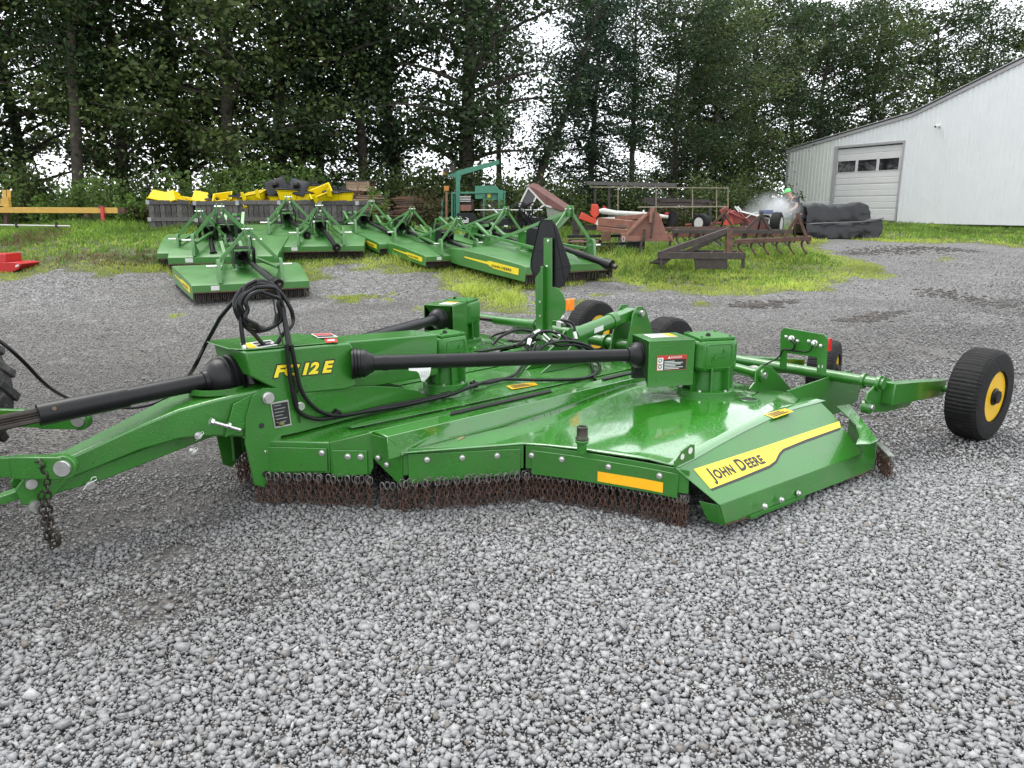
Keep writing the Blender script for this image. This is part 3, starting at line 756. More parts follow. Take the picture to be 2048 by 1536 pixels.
# ---- centre deck
cd = NB()
outl = [(-2.60, -.14), (-2.60, .14), (-2.30, .46), (-2.12, .62), (.50, .62), (.50, -.62), (-2.12, -.62), (-2.30, -.46)]
cd.prism([(a, b, .378 if a > -2.2 else .365) for a, b in outl], (0, 0, -.012))
centre_deck = cd.build('centre_deck', M_CDECK, mower, bevel=.004)
b_ = NB()
for s in (-1, 1):
    b_.prism([(-2.10, s * .30, .381), (-1.2, s * .34, .384), (.42, s * .36, .384), (.42, s * .42, .384), (-1.2, s * .40, .384), (-2.10, s * .36, .381)], (0, 0, .004))
b_.build('deck_rib', M_CDECK, centre_deck, bevel=.004)
for s in (1, -1):
    sk = NB(); p, q = V3((-2.60, s * .145, 0)), V3((-2.30, s * .465, 0))
    sk.prism([p + V3((0, 0, .362)), q + V3((0, 0, .362)), q + V3((0, 0, .19)), p + V3((0, 0, .17))], (.012, -s * .012, 0))
    o = sk.build('front_skirt', M_GREEN, mower, bevel=.003)
    d = (q - p).normalized(); nrm = V3((-d.y, d.x, 0)) * (1 if s < 0 else -1)
    nrm = V3((d.y * s * -1, d.x * s, 0)); nrm = V3((-abs(nrm.x), s * abs(nrm.y), 0))
    pl_ = NB(); p1, q1 = p + d * .03 + nrm * .007, q - d * .012 + nrm * .007
    pl_.prism([p1 + V3((0, 0, .335)), q1 + V3((0, 0, .335)), q1 + V3((0, 0, .205)), p1 + V3((0, 0, .185))], nrm * .006)
    fl = pl_.build('rubber_flap_plate', M_GREEN, o, bevel=.003)
    for t in (.08, .40): bolt(fl, p + d * t + nrm * .013 + V3((0, 0, .31)), nrm)
    p, q = V3((-2.30, s * .468, 0)), V3((-2.13, s * .63, 0))
    d = (q - p).normalized(); n2 = V3((-abs(d.y), s * abs(d.x), 0))
    pl_ = NB(); pl_.prism([p + V3((0, 0, .365)), q + V3((0, 0, .425)), q + V3((0, 0, .23)), q - d * .02 + V3((0, 0, .185)), p + V3((0, 0, .165))], n2 * -.012)
    o2 = pl_.build('corner_skirt', M_GREEN, mower, bevel=.003)
    pl_ = NB(); e0, e1 = p + d * .015 + n2 * .006, q - d * .03 + n2 * .006
    pl_.prism([e0 + V3((0, 0, .325)), e1 + V3((0, 0, .325)), e1 + V3((0, 0, .19)), e0 + V3((0, 0, .17))], n2 * .006)
    o3 = pl_.build('bolted_plate', M_GREEN, o2, bevel=.003)
    for t in (.10, .17): bolt(o3, p + d * t + n2 * .012 + V3((0, 0, .292)), n2)
for s in (1, -1):
    fg = NB(); fg.loft([[(a, s * .605, .376), (a, s * .617, .376), (a, s * .617, h), (a, s * .605, h)] for a, h in ((-2.14, .425), (-1.6, .425), (-.8, .42), (.45, .415))]); fg.build('hinge_leaf', M_CDECK, centre_deck, bevel=.002)
    fg = NB(); fg.prism([(-2.30, s * .46, .367), (-2.14, s * .616, .424), (-1.95, s * .612, .424), (-2.0, s * .45, .381)], (0, 0, -.005)); fg.build('corner_facet', M_CDECK, centre_deck)
rs = NB(); rs.prism([(.50, -.62, .366), (.50, .62, .366), (.50, .62, .20), (.50, -.62, .20)], (-.012, 0, 0)); rs.build('rear_skirt', M_GREEN, mower, bevel=.003)

# ---- tongue mounting plates either side of the centre line
for s in (1, -1):
    pp = NB(); pb_ = lambda a: .225 if a < -2.35 else max(.09, .225 - .135 * (a + 2.35))
    edge_t = [(-2.66, .385), (-2.645, .52), (-2.60, .63), (-2.54, .662), (-2.46, .650), (-2.36, .600), (-2.18, .585), (-2.0, .572), (-1.80, .54), (-1.62, .500), (-1.47, .45), (-1.36, .379)]
    edge_b = [(-2.63, .14), (-2.58, .11), (-2.50, .20), (-2.48, .30), (-2.46, .379), (-2.36, .379), (-2.18, .379), (-2.0, .379), (-1.80, .379), (-1.62, .379), (-1.47, .379), (-1.365, .379)]
    pp.loft([[(a, s * pb_(a), h), (a2, s * pb_(a2), h2), (a2, s * (pb_(a2) - .014), h2), (a, s * (pb_(a) - .014), h)] for (a, h), (a2, h2) in zip(edge_t, edge_b)])
    plate = pp.build('tongue_plate', M_GREEN, mower, bevel=.003)
    c = QB(535, 795, .225) if s > 0 else V3((-2.52, -.225, .607))
    for (cc, r, l) in ((c, .026, .03), (QB(600, 812, .225) if s > 0 else V3((-2.33, -.225, .53)), .02, .02)):
        pn = NB(); cc = V3((cc.x, s * .226, cc.z)); pn.lathe(cc, (0, s, 0), [(0, r * 1.25), (l * .35, r * 1.25), (l * .35, r), (l, r * .96)], 18); pn.build('pivot_pin', M_STEEL, plate)
    hole = NB(); hole.lathe((-2.565, s * .2262, .185), (0, s, 0), [(0, .019), (.0015, .019)], 16); hole.build('bolt_hole', M_INK, plate)
    hole = NB(); hole.lathe((-2.565, s * .2262, .46), (0, s, 0), [(0, .015), (.0015, .015)], 16); hole.build('bolt_hole', M_INK, plate)
    if s > 0:
        a0, a1, a2, a3 = [QB(x, y, .2275) for x, y in ((540, 806), (576, 799), (583, 850), (549, 857))]
        lb = NB(); lb.prism([a0, a1, a2, a3], (0, .002, 0)); lab = lb.build('serial_plate', M_STEEL, plate)
        cen = (a0 + a1 + a2 + a3) / 4
        lb = NB(); lb.prism([cen + (q - cen) * .87 + V3((0, .0025, 0)) for q in (a0, a1, a2, a3)], (0, .001, 0)); lb.build('plate_print', M_INK, lab)
        lb = NB()
        for k in range(6):
            t = .14 + .13 * k
            q0, q1 = a0.lerp(a3, t).lerp(a1.lerp(a2, t), .14), a0.lerp(a3, t).lerp(a1.lerp(a2, t), .55 + .3 * ((k * 37) % 10) / 10)
            lb.bar(q0 + V3((0, .0042, 0)), q1 + V3((0, .0042, 0)), .0008, .0032, up=(0, 0, 1))
        lb.build('plate_text_line', M_GREYINK, lab)
        kn = NB(); kn.lathe(QB(558, 848, .235), (0.25, 1, .25), [(0, .008), (.012, .014), (.03, .013), (.034, .008)], 10); kn.build('grease_cap', simple('olive_plastic_cap', (.10, .11, .03), .5), plate)
# ---- tongue (drawbar)
tg = NB()
def rect(a, hw, h0, h1): return [(a, -hw, h0), (a, hw, h0), (a, hw, h1), (a, -hw, h1)]
tg.loft([rect(-3.56, .060, .325, .425), rect(-3.42, .07, .345, .452), rect(-3.15, .095, .415, .540), rect(-2.95, .13, .445, .600), rect(-2.80, .17, .435, .628), rect(-2.62, .205, .40, .650), rect(-2.48, .205, .40, .66)])
tongue = tg.build('tongue', M_GREEN, mower, bevel=.012, segs=3)
yk = NB(); yk.lathe((-2.70, 0, .640), (0, 0, 1), [(0, .150), (.028, .150), (.028, .135), (.0, .135)], 28); yk.build('shaft_cutout_rim', M_GREEN, tongue)
yk = NB(); yk.lathe((-2.70, 0, .650), (0, 0, 1), [(0, .136), (.003, .136)], 28); yk.build('shaft_cutout', M_INK, tongue)
gs = NB(); gs.prism([(-2.76, .212, .43), (-2.70, .212, .60), (-2.60, .212, .635), (-2.60, .212, .47)], (0, -.008, 0)); gs.build('gusset', M_CAST, tongue, bevel=.003)
st_ = NB(); p0 = QB(480, 860, .25); st_.cyl(QB(428, 845, .25), p0, .010, 12); st_.lathe(QB(420, 842, .25), (p0 - QB(428, 845, .25)), [(0, .019), (.016, .019)], 6)
st_.lathe(QB(455, 850, .25), (p0 - QB(428, 845, .25)), [(0, .017), (.012, .017)], 6); st_.build('stop_bolt', M_STEEL, tongue)
for (x, y) in ((396, 871), (384, 902)):
    c = QB(x, y, .155); bn = NB(); bn.lathe(c, (0, 1, 0), [(0, .02), (.004, .02), (.004, .012), (.022, .012)], 14); pn = bn.build('linkage_pin', M_STEEL, tongue)
    bn = NB(); bn.tube(catmull([c + V3((-.02, .02, -.02)), c + V3((0, .026, 0)), c + V3((.022, .02, .012)), c + V3((.014, .02, .022)), c + V3((-.004, .024, .002))], 4), .002, 5); bn.build('cotter_clip', M_STEEL, pn)
lv = NB()
lv.loft([rect(-3.60, .04, .262, .352), rect(-3.30, .045, .29, .37), rect(-2.78, .05, .395, .47), rect(-2.66, .05, .42, .48)])
level = lv.build('levelling_bar', M_GREEN, mower, bevel=.006)
c = QB(180, 970, .055); bn = NB(); bn.lathe(c, (0, 1, 0), [(0, .022), (.004, .022), (.004, .011), (.02, .011)], 14); rp_ = bn.build('linkage_pin', M_STEEL, level)
bn = NB(); bn.tube(catmull([QB(166, 980, .08), QB(176, 968, .08), QB(192, 960, .08), QB(190, 954, .08), QB(182, 958, .08), QB(182, 974, .08)], 5), .0024, 6); bn.build('hairpin_clip', M_STEEL, rp_)
cv = NB()
for s in (1, -1):
    cv.prism([(-3.66, s * .055, .26), (-3.68, s * .055, .34), (-3.60, s * .055, .43), (-3.48, s * .055, .44), (-3.46, s * .055, .34), (-3.56, s * .055, .25)], (0, s * .016, 0))
clev = cv.build('hitch_clevis', M_GREEN, mower, bevel=.003)
cv = NB()
for (x, y, r) in ((70, 1012, .027), (62, 968, .024)):
    c = QB(x, y, .075); cv.cyl((c.x, -.085, c.z), (c.x, .085, c.z), r, 18)
cv.build('hitch_pin', M_STEEL, clev)
hk = NB(); hk.loft([rect(-3.98, .03, .25, .275), rect(-3.80, .03, .265, .30), rect(-3.60, .03, .285, .33)]); hk.lathe((-4.02, 0, .255), (0, 0, 1), [(0, .055), (.028, .055), (.028, .028), (0, .028)], 20); hk.build('hitch_eye', M_GREEN, mower, bevel=.003)

# ---- chain links
def ring(mb, path, r, n=5):
    k = len(path); path = [V3(p) for p in path]; vs, fs = [], []
    cen = sum(path, V3()) / k
    for i, p in enumerate(path):
        d = (path[(i + 1) % k] - path[i - 1]).normalized()
        o_ = (p - cen); o_ = (o_ - d * o_.dot(d)).normalized(); u = d.cross(o_)
        for j in range(n):
            a = 2 * math.pi * j / n; vs.append(p + (o_ * math.cos(a) + u * math.sin(a)) * r)
    for i in range(k):
        for j in range(n):
            fs.append((i * n + j, i * n + (j + 1) % n, ((i + 1) % k) * n + (j + 1) % n, ((i + 1) % k) * n + j))
    mb.add(vs, fs)
def link_path(c, L, W, ax, side, n=10):
    """stadium ring of length L along ax and width W along side"""
    out = []; c, ax, side = V3(c), V3(ax), V3(side)
    for k in range(n):
        a = 2 * math.pi * k / n
        y = math.cos(a) * W / 2; z = math.sin(a) * W / 2 + (1 if math.sin(a) > 0 else -1) * (L - W) / 2 * (abs(math.sin(a)) ** .3)
        out.append(c + side * y + ax * z)
    return out
def strand_mesh(name, n, seed):
    mb = MB(); rr = random.Random(seed)
    for k in range(n):
        mb.mi = 0 if k < 1 else 1
        sw = rr.uniform(-.2, .2) + (0 if k % 2 == 0 else math.pi / 2)
        ring(mb, link_path((rr.uniform(-.002, .002), rr.uniform(-.002, .002), -.020 - .032 * k), .043, .027, (0, 0, 1), (math.cos(sw), math.sin(sw), 0)), .0034)
    return mb.mesh(name, [M_CHAIN, M_RUST], 60)
STR = [strand_mesh('chain_strand', 5, i) for i in range(5)] + [strand_mesh('chain_strand_short', 4, 9 + i) for i in range(3)]
def chain_row(p, q, h, spacing, inset, parent, short=0.06, skip=0.0, bulge=None):
    p, q = V3(p), V3(q); n = max(1, int((q - p).length / spacing))
    d = (q - p).normalized(); nn = V3((-d.y, d.x, 0))
    for i in range(n + 1):
        t = (i + random.uniform(-.12, .12)) / n
        c = p.lerp(q, t)
        c = c + nn * (inset + random.uniform(-.004, .004))
        me = random.choice(STR[:5]) if random.random() > short else random.choice(STR[5:])
        o = bpy.data.objects.new('chain', me); COL.objects.link(o); o.parent = parent
        loc = TF((c.x, c.y, h + random.uniform(-.004, .004))); o.location = loc
        dl = TF((d.x, d.y, 0)); o.rotation_euler = (random.uniform(-.07, .07), random.uniform(-.07, .07), math.atan2(dl.y, dl.x) + random.uniform(-.25, .25))
for s in (1, -1):
    for (ins, off, spc) in ((.014, 0, .034), (.046, .016, .055)):
        chain_row((-2.58 + off, s * .165, 0), (-2.31 + off, s * .455, 0), .19, spc, ins, mower)
        if s > 0: chain_row((-2.29 + off, .475, 0), (-2.15 + off, .61, 0), .185, spc, ins, mower)

# ---- wings
ET = [(-1.171, 1.908, .336), (-.966, 1.900, .347), (-.736, 1.885, .364), (-.468, 1.873, .380), (-.181, 1.865, .394), (.114, 1.866, .401), (.404, 1.885, .395), (.60, 1.89, .392)]   # where the deck meets the side shield
def edge_top(a):
    for (a0, b0, h0), (a1, b1, h1) in zip(ET, ET[1:]):
        if a <= a1: t = (a - a0) / (a1 - a0); return b0 + (b1 - b0) * t, h0 + (h1 - h0) * t
    return ET[-1][1:]
def wing_h(a, b):
    b = abs(b); h = wing_h0(a, b)
    if a < ET[0][0]: return h
    k = sstep((b - 1.62) / .25); return h * (1 - k) + (edge_top(a)[1] + .001) * k
def wing_h0(a, b):
    return .335 + .045 * sstep((a + 2.1) / 2.0) + .040 * math.exp(-(a * a + (b - 1.3) ** 2) / .45) + .005 * (math.sin(3.3 * a + 2.2 * b) + math.sin(4.6 * b - 1.4 * a)) \
        - .02 * sstep((a + 1.0) / -0.9) * sstep((b - .8) / -.001 + 1)
FE = [(-2.07, .80), (-1.49, 1.13), (-1.42, 1.24), (-1.34, 1.40), (-1.27, 1.58), (-1.20, 1.76), (-1.15, 1.92)]
def bmax(a):
    if a >= FE[-1][0]: return edge_top(a)[0] + .002
    for (a0, b0), (a1, b1) in zip(FE, FE[1:]):
        if a <= a1: return b0 + (b1 - b0) * (a - a0) / (a1 - a0)
rowsA = sorted(set([-2.068, -2.0, -1.9, -1.8, -1.7, -1.6, -1.49] + [f[0] for f in FE[1:]] + [round(-1.15 + .08 * k, 3) for k in range(1, 21)] + [.46]))
def build_wing(s):
    nm = 'left' if s > 0 else 'right'
    g = NB(); grid = []
    for a in rowsA:
        bm_ = bmax(a); row = []
        for j in range(15):
            t = j / 14; b = .80 + (bm_ - .80) * t + (0.0005 * j)
            row.append((a, s * b, wing_h(a, b)))
        grid.append(row)
    g.quads(grid)
    deck = g.build('wing_deck', M_DECK, mower, solid=.008, smooth=50)
    # hinge lip: raised flange along the inner edge
    lp = NB(); n = 14; secs = []
    for i in range(n + 1):
        a = -2.14 + (2.60) * i / n; hd = wing_h(max(a, -2.06), .8) - .004
        top = .442
        secs.append([(a, s * .668, top), (a, s * .795, top), (a, s * .803, min(hd, top - .004)), (a, s * .790, min(hd, top - .004)), (a, s * .786, top - .010), (a, s * .668, top - .010)])
    lp.loft(secs); lip = lp.build('hinge_flange', M_DECK, deck, bevel=.003)
    hg = NB()
    hg.cyl((-2.06, s * .640, .405), (.44, s * .640, .405), .017, 12)
    hin = hg.build('hinge_rod', M_GREEN, mower)
    for k in range(7):
        a = -2.0 + .40 * k if k < 6 else .28; hg = NB(); hg.cyl((a, s * .640, .405), (a + .16, s * .640, .405), .024, 14); hg.build('hinge_knuckle', M_GREEN, hin)
    rb = NB()
    rb.prism([(-1.62, s * .655, .4455), (-1.66, s * .705, .4455), (-.84, s * .705, .4455), (-.80, s * .655, .4455)], (0, 0, .006)); rb.build('rubber_strip', M_RUBBER, lip)
    rb = NB(); rb.prism([(-.30, s * .655, .4455), (-.34, s * .705, .4455), (.25, s * .705, .4455), (.28, s * .655, .4455)], (0, 0, .006)); rb.build('rubber_strip', M_RUBBER, lip)
    # end plate at the front of the flange
    ep = NB(); ep.prism([(-2.155, s * .655, .425), (-2.15, s * .66, .29), (-2.06, s * .775, .145), (-2.05, s * .79, .17), (-2.06, s * .80, .36), (-2.13, s * .80, .43)], (.010, -s * .004, 0))
    epo = ep.build('end_plate', M_GREEN, deck, bevel=.003)
    for (a, b, h) in ((-2.13, .69, .30), (-2.10, .725, .262)): bolt(epo, (a - .006, s * b, h), (-1, s * .6, 0), .010)
    # straight front skirt and its bolted plate
    p, q = V3((-2.045, s * .785, 0)), V3((-1.485, s * 1.135, 0)); d = (q - p).normalized(); nr = V3((-abs(d.y), s * abs(d.x), 0))
    sk = NB(); sk.prism([p + V3((0, 0, .352)), q + V3((0, 0, .340)), q + V3((0, 0, .20)), p + V3((0, 0, .20))], nr * -.010)
    sko = sk.build('front_skirt', M_GREEN, deck, bevel=.003)
    fp = NB(); p1, q1 = p + d * .03 + nr * .006, q - d * .02 + nr * .006
    fp.prism([p1 + V3((0, 0, .322)), q1 + V3((0, 0, .318)), q1 + V3((0, 0, .168)), p1 + V3((0, 0, .158))], nr * .006)
    fpo = fp.build('flap_plate', M_GREEN, sko, bevel=.004)
    for t in (.10, .29, .48): bolt(fpo, p1 + d * t + nr * .007 + V3((0, 0, .288)), nr, .011)
    # curved front skirt
    cur = [V3((a, s * b, 0)) for a, b in FE[1:]]
    cur[0] = V3((-1.475, s * 1.14, 0)); cur.append(V3((-1.125, s * 1.965, 0)))
    cur = catmull(cur, 3)
    for (nm_, out0, out1, h0, h1, i0, i1, par) in (('curved_skirt', .004, -.006, .338, .20, 0, len(cur), deck), ('curved_flap_plate', .012, .006, .312, .172, 1, len(cur) - 3, None)):
        cs = NB(); secs = []
        for i in range(i0, i1):
            pz = cur[i]; dd = (cur[min(i + 1, len(cur) - 1)] - cur[max(i - 1, 0)]).normalized(); nz_ = V3((-abs(dd.y), s * abs(dd.x), 0))
            t = i / (len(cur) - 1); drop = -.012 * t
            secs.append([pz + nz_ * out0 + V3((0, 0, h0 + drop)), pz + nz_ * out0 + V3((0, 0, h1)), pz + nz_ * out1 + V3((0, 0, h1)), pz + nz_ * out1 + V3((0, 0, h0 + drop))])
        cs.loft(secs); o = cs.build(nm_, M_GREEN, par or cso, bevel=.003)
        if nm_ == 'curved_skirt': cso = o
        else: cfo = o
    def cpt(t):
        f = t * (len(cur) - 1); i = min(int(f), len(cur) - 2); pz = cur[i].lerp(cur[i + 1], f - i)
        dd = (cur[min(i + 2, len(cur) - 1)] - cur[max(i - 1, 0)]).normalized(); return pz, V3((-abs(dd.y), s * abs(dd.x), 0)), dd
    for t in (.06, .26, .49, .73):
        pz, nz_, dd = cpt(t); bolt(cfo, pz + nz_ * .013 + V3((0, 0, .285 - .012 * t)), nz_, .011)
    ts = NB(); secs = []
    for k in range(7):
        pz, nz_, dd = cpt(.44 + .31 * k / 6); secs.append([pz + nz_ * .0125 + V3((0, 0, .243)), pz + nz_ * .0125 + V3((0, 0, .188)), pz + nz_ * .0145 + V3((0, 0, .188)), pz + nz_ * .0145 + V3((0, 0, .243))])
    ts.loft(secs); ts.build('reflector_tape', M_ORANGEDEC, cso)
    # chain guards
    if s > 0:
        for (ins, off, spc) in ((.010, 0, .034), (.044, .012, .055)):
            chain_row(p + V3((off, 0, 0)), q + V3((off, 0, 0)), .186, spc, ins, mower)
        for (ins, cnt) in ((.010, 29), (.046, 20)):      # one even row along the curve, a thinner one behind it
            for k in range(cnt):
                pz, nz_, dd = cpt((k + .3) / cnt * .97); c_ = pz - nz_ * ins; dl = TF((dd.x, dd.y, 0))
                o = bpy.data.objects.new('chain', random.choice(STR[:5])); COL.objects.link(o); o.parent = mower
                o.location = TF((c_.x, c_.y, .186 + random.uniform(-.003, .003)))
                o.rotation_euler = (random.uniform(-.05, .05), random.uniform(-.05, .05), math.atan2(dl.y, dl.x) + random.uniform(-.2, .2))
        chain_row((-2.12, .70, 0), (-2.06, .77, 0), .16, .03, .01, mower)
    return deck, cso
wing_l, skirt_l = build_wing(1)
wing_r, skirt_r = build_wing(-1)

# ---- side shield with the maker's decal
def side_shield(s, deck):
    T0, F0, F1 = V3((-1.17, 1.91, .335)), V3((-1.09, 2.125, .18)), QB(1725, 908, 2.22)
    pl3 = (T0, F0, F1)
    top = [QP(x, y, *pl3) for x, y in ((1350, 935), (1395, 912), (1440, 886), (1490, 860), (1540, 836), (1590, 816), (1640, 803))]
    rt = [QP(1664, 826, *pl3), QP(1696, 868, *pl3)]
    low = [F1, F0]
    m_ = lambda q: V3((q.x, s * q.y, q.z))
    n0 = (F0 - T0).cross(F1 - T0).normalized(); n0 = n0 if n0.y > 0 else -n0
    sh = NB()
    poly = [m_(q) for q in top + rt + low]
    sh.prism(poly, m_(n0) * -.006)
    shield = sh.build('side_shield', M_GREEN, deck, bevel=.003)
    B0, B1, B2 = QB(1452, 1052, 2.135), QB(1530, 1022, 2.165), QB(1690, 962, 2.235)
    B3 = QB(1748, 938, 2.27); C3 = QB(1752, 890, 2.25)
    sk = NB(); sk.prism([m_(q) for q in (F0, F1, C3, B3, B2, B1, B0)], (0, -s * .007, 0))
    sko = sk.build('shield_skirt', M_GREEN, shield, bevel=.003)
    fr = NB(); fr.prism([m_(q) for q in (F0 + V3((-.002, -.008, -.004)), B0 + V3((-.002, 0, 0)), B0 + V3((-.03, -.09, .01)), F0 + V3((-.035, -.10, .0)))], (.006, 0, 0)); fr.build('shield_return', M_GREEN, shield, bevel=.002)
    for (x, y) in ((1527, 1012), (1560, 999), (1594, 986)): 
        c = QB(x, y, 2.185); bolt(sko, (c.x, s * (c.y + .004), c.z), (0, s, .2), .011, .018)
    wr = NB(); wr.bar(m_(QB(1500, 1035, 2.165)), m_(QB(1608, 993, 2.205)), .012, .016); wr.build('skid_strip', M_CAST, sko)
    rs_ = NB(); rs_.bar(m_(QB(1452, 1049, 2.14)), m_(QB(1500, 1034, 2.16)), .006, .006); rs_.bar(m_(QB(1690, 961, 2.238)), m_(QB(1745, 940, 2.27)), .006, .006); rs_.build('worn_rusty_edge', M_RUST, sko)
    # decal
    dp = [QP(x, y, *pl3) + n0 * .0015 for x, y in ((1387, 939), (1440, 922), (1520, 896), (1600, 869), (1678, 843), (1681, 855), (1610, 880), (1566, 898), (1558, 906), (1550, 922), (1538, 931), (1480, 955), (1421, 978))]
    de = NB(); de.prism([m_(q) for q in dp], m_(n0) * .001); dec = de.build('decal', M_DECAL, shield, smooth=0)
    bk = [QP(x, y, *pl3) + n0 * .0012 for x, y in ((1421, 978), (1480, 955), (1538, 931), (1550, 922), (1558, 906), (1566, 898), (1610, 880), (1681, 855), (1680, 860), (1612, 885), (1570, 902), (1561, 911), (1554, 926), (1541, 936), (1482, 960), (1424, 982))]
    de = NB(); de.prism([m_(q) for q in bk], m_(n0) * .0008); de.build('decal_black_line', M_INK, dec, smooth=0)  # thin black line along the decal's lower edge
    if s > 0:
        o0, o1 = QP(1428, 961, *pl3), QP(1533, 925, *pl3); xd = (o1 - o0).normalized()
        up = n0.cross(xd); up = up if up.z > 0 else -up
        L_ = (o1 - o0).length
        word = [('J', 1.35), ('OHN', 1.0), (' D', 1.35), ('EERE', 1.0)]
        # lay the words out by measuring: small capitals with larger initials
        x = 0.0; items = []
        for (tx, k) in word:
            o = text_obj('decal_letter', tx.strip(), M_INK, dec, o0 + n0 * .0036 + xd * 0, xd, up, .1 * k, TF, off=.0046, spacing=1.1)
            w = max(v.co.x for v in o.data.vertices) ; ab = [V3((v.co.x, -v.co.y, v.co.z)) for v in o.data.vertices]
            ext = max((q - o0).dot(xd) for q in ab)
            items.append((o, x + (.045 if tx.startswith(' ') else 0))); x += ext + .012 + (.045 if tx.startswith(' ') else 0)
        sc = L_ / x
        for (o, x0) in items:
            for v in o.data.vertices:
                q = V3((v.co.x, -v.co.y, v.co.z)) - o0; q2 = o0 + n0 * n0.dot(q) + xd * ((xd.dot(q) + x0) * sc) + up * (up.dot(q) * sc * 1.12)
                v.co = TF(q2)
    return shield
sh_l = side_shield(1, wing_l); sh_r = side_shield(-1, wing_r)
# lifting ear at the shield's front corner
er = NB(); c = QH(1372, 925, .335)
er.prism([c + V3((-.11, .01, -.01)), c + V3((-.11, .01, .035)), c + V3((-.06, .01, .075)), c + V3((.02, .01, .095)), c + V3((.055, .01, .085)), c + V3((.06, .01, .05)), c + V3((.06, .01, .0))], (0, -.008, 0))
ear = er.build('lifting_ear', M_GREEN, wing_l, bevel=.002)
er = NB(); er.lathe(c + V3((-.05, .0105, .045)), (0, 1, 0), [(0, .016), (.001, .016)], 14); er.lathe(c + V3((.018, .0105, .062)), (0, 1, 0), [(0, .018), (.001, .018)], 14)
er.build('ear_hole', M_WHITE, ear)
# stub tube and drain hole ring on the near wing, warning labels
c = V3((-1.36, 1.45, wing_h(-1.3, 1.4)))
tb = NB(); tb.lathe(c + V3((0, 0, -.01)), (0, 0, 1), [(0, .026), (.055, .026), (.055, .034), (.066, .036), (.075, .030), (.135, .028), (.14, .026), (.14, .019), (.02, .019)], 22)
tbo = tb.build('park_stand_tube', M_CAST, wing_l)
tb = NB(); tb.lathe(c + V3((0, 0, .058)), (0, 0, 1), [(0, .0285), (.010, .0365), (.020, .0295), (.074, .0290), (.076, .0265), (.076, .020), (.03, .019)], 22); tb.build('bare_metal_sleeve', M_DSTEEL, tbo)
tb = NB(); tb.lathe(c + V3((0, 0, .125)), (0, 0, 1), [(0, .0195), (.002, .0195)], 18); tb.build('tube_bore', M_INK, tbo)
c = V3((.02, 1.60, wing_h(.02, 1.6))); rg = NB(); rg.lathe(c, (0, 0, 1), [(-.004, .062), (.008, .062), (.012, .057), (.008, .052), (-.004, .052)], 28); rgo = rg.build('access_hole_rim', M_GREEN, wing_l)
rg = NB(); rg.lathe(c, (0, 0, 1), [(.001, .052), (.0025, .052)], 28); rg.build('access_hole', M_INK, rgo)
def deck_label(pxs, mat, deckfn, name, par, lines=3):
    q = []
    for x, y in pxs:
        p = QH(x, y, .38)
        for _ in range(6): p = QH(x, y, deckfn(p.x, p.y) + .002)
        q.append(p)
    nb = NB(); nb.prism(q, (0, 0, .0012)); o = nb.build(name, mat, par, smooth=0)
    nb = NB(); cen = sum(q, V3()) / 4
    for k in range(lines):
        t = (k + 1) / (lines + 1)
        e0, e1 = q[0].lerp(q[3], t), q[1].lerp(q[2], t)
        nb.bar(e0.lerp(e1, .1) + V3((0, 0, .0024)), e0.lerp(e1, .62 + .1 * (k % 3)) + V3((0, 0, .0024)), (q[3] - q[0]).length / (lines * 2.6), .0008)
    nb.build('label_text_line', M_INK, o, smooth=0)
    return o
deck_label([(1527, 829), (1570, 817), (1588, 823), (1548, 837)], M_YEL, wing_h, 'warning_label', wing_l)
deck_label([(1012, 772), (1068, 764), (1076, 770), (1024, 779)], M_YEL, lambda a, b: .379, 'warning_label', centre_deck)
deck_label([(904, 876), (918, 872), (930, 874), (917, 880)], simple('torn_beige_label', (.45, .33, .22), .6), wing_h, 'torn_label', wing_l, 0)

# ---- front gearbox cover
cv = NB()
poly = [(-2.60, .735), (-2.62, .868), (-2.0, .842), (-1.975, .80), (-1.975, .585), (-2.05, .576), (-2.40, .600)]
cv.prism([(a, .22, h) for a, h in poly], (0, -.44, 0))
cover = cv.build('gearbox_cover', M_GREEN, mower, bevel=.010, segs=3)
cv = NB(); cv.prism([(-2.665, -.19, .870), (-2.66, .10, .870), (-2.60, .20, .872), (-2.1, .20, .850), (-2.1, -.215, .850), (-2.60, -.215, .872)], (0, 0, .006)); cv.build('cover_hood', M_GREEN, cover, bevel=.003)
t0, t1 = QB(547, 756, .2215), QB(668, 744, .2215); xd = (t1 - t0).normalized(); yd = V3((0, 1, 0)).cross(xd); yd = yd if yd.z > 0 else -yd
tl = (t1 - t0).length
def fit_text(body, mat, par, o0, xd, yd, width, height, lift, off=0.0, shear=0.25, spacing=1.0, name='lettering', grow=0.0):
    o = text_obj(name, body, mat, par, o0, xd, yd, .1, TF, off=off, shear=shear, spacing=spacing)
    ab = [V3((v.co.x, -v.co.y, v.co.z)) - o0 for v in o.data.vertices]
    x0, x1 = min(q.dot(xd) for q in ab), max(q.dot(xd) for q in ab); y0, y1 = min(q.dot(yd) for q in ab), max(q.dot(yd) for q in ab)
    for v, q in zip(o.data.vertices, ab):
        v.co = TF(o0 + xd * ((q.dot(xd) - x0) / (x1 - x0) * (width + 2 * grow) - grow) + yd * ((q.dot(yd) - y0) / (y1 - y0) * (height + 2 * grow) - grow) + lift)
    return o
hh = .068
for (tx, f0, f1) in (('FC', 0, .42), ('12', .46, .74), ('E', .79, 1.0)):
    fit_text(tx, M_INK, cover, t0 + xd * tl * f0, xd, yd, tl * (f1 - f0), hh, V3((0, .0012, 0)), off=.008, name='model_number_outline', grow=.007)
    fit_text(tx, M_DECAL, cover, t0 + xd * tl * f0, xd, yd, tl * (f1 - f0), hh, V3((0, .0024, 0)), off=.005, name='model_number')
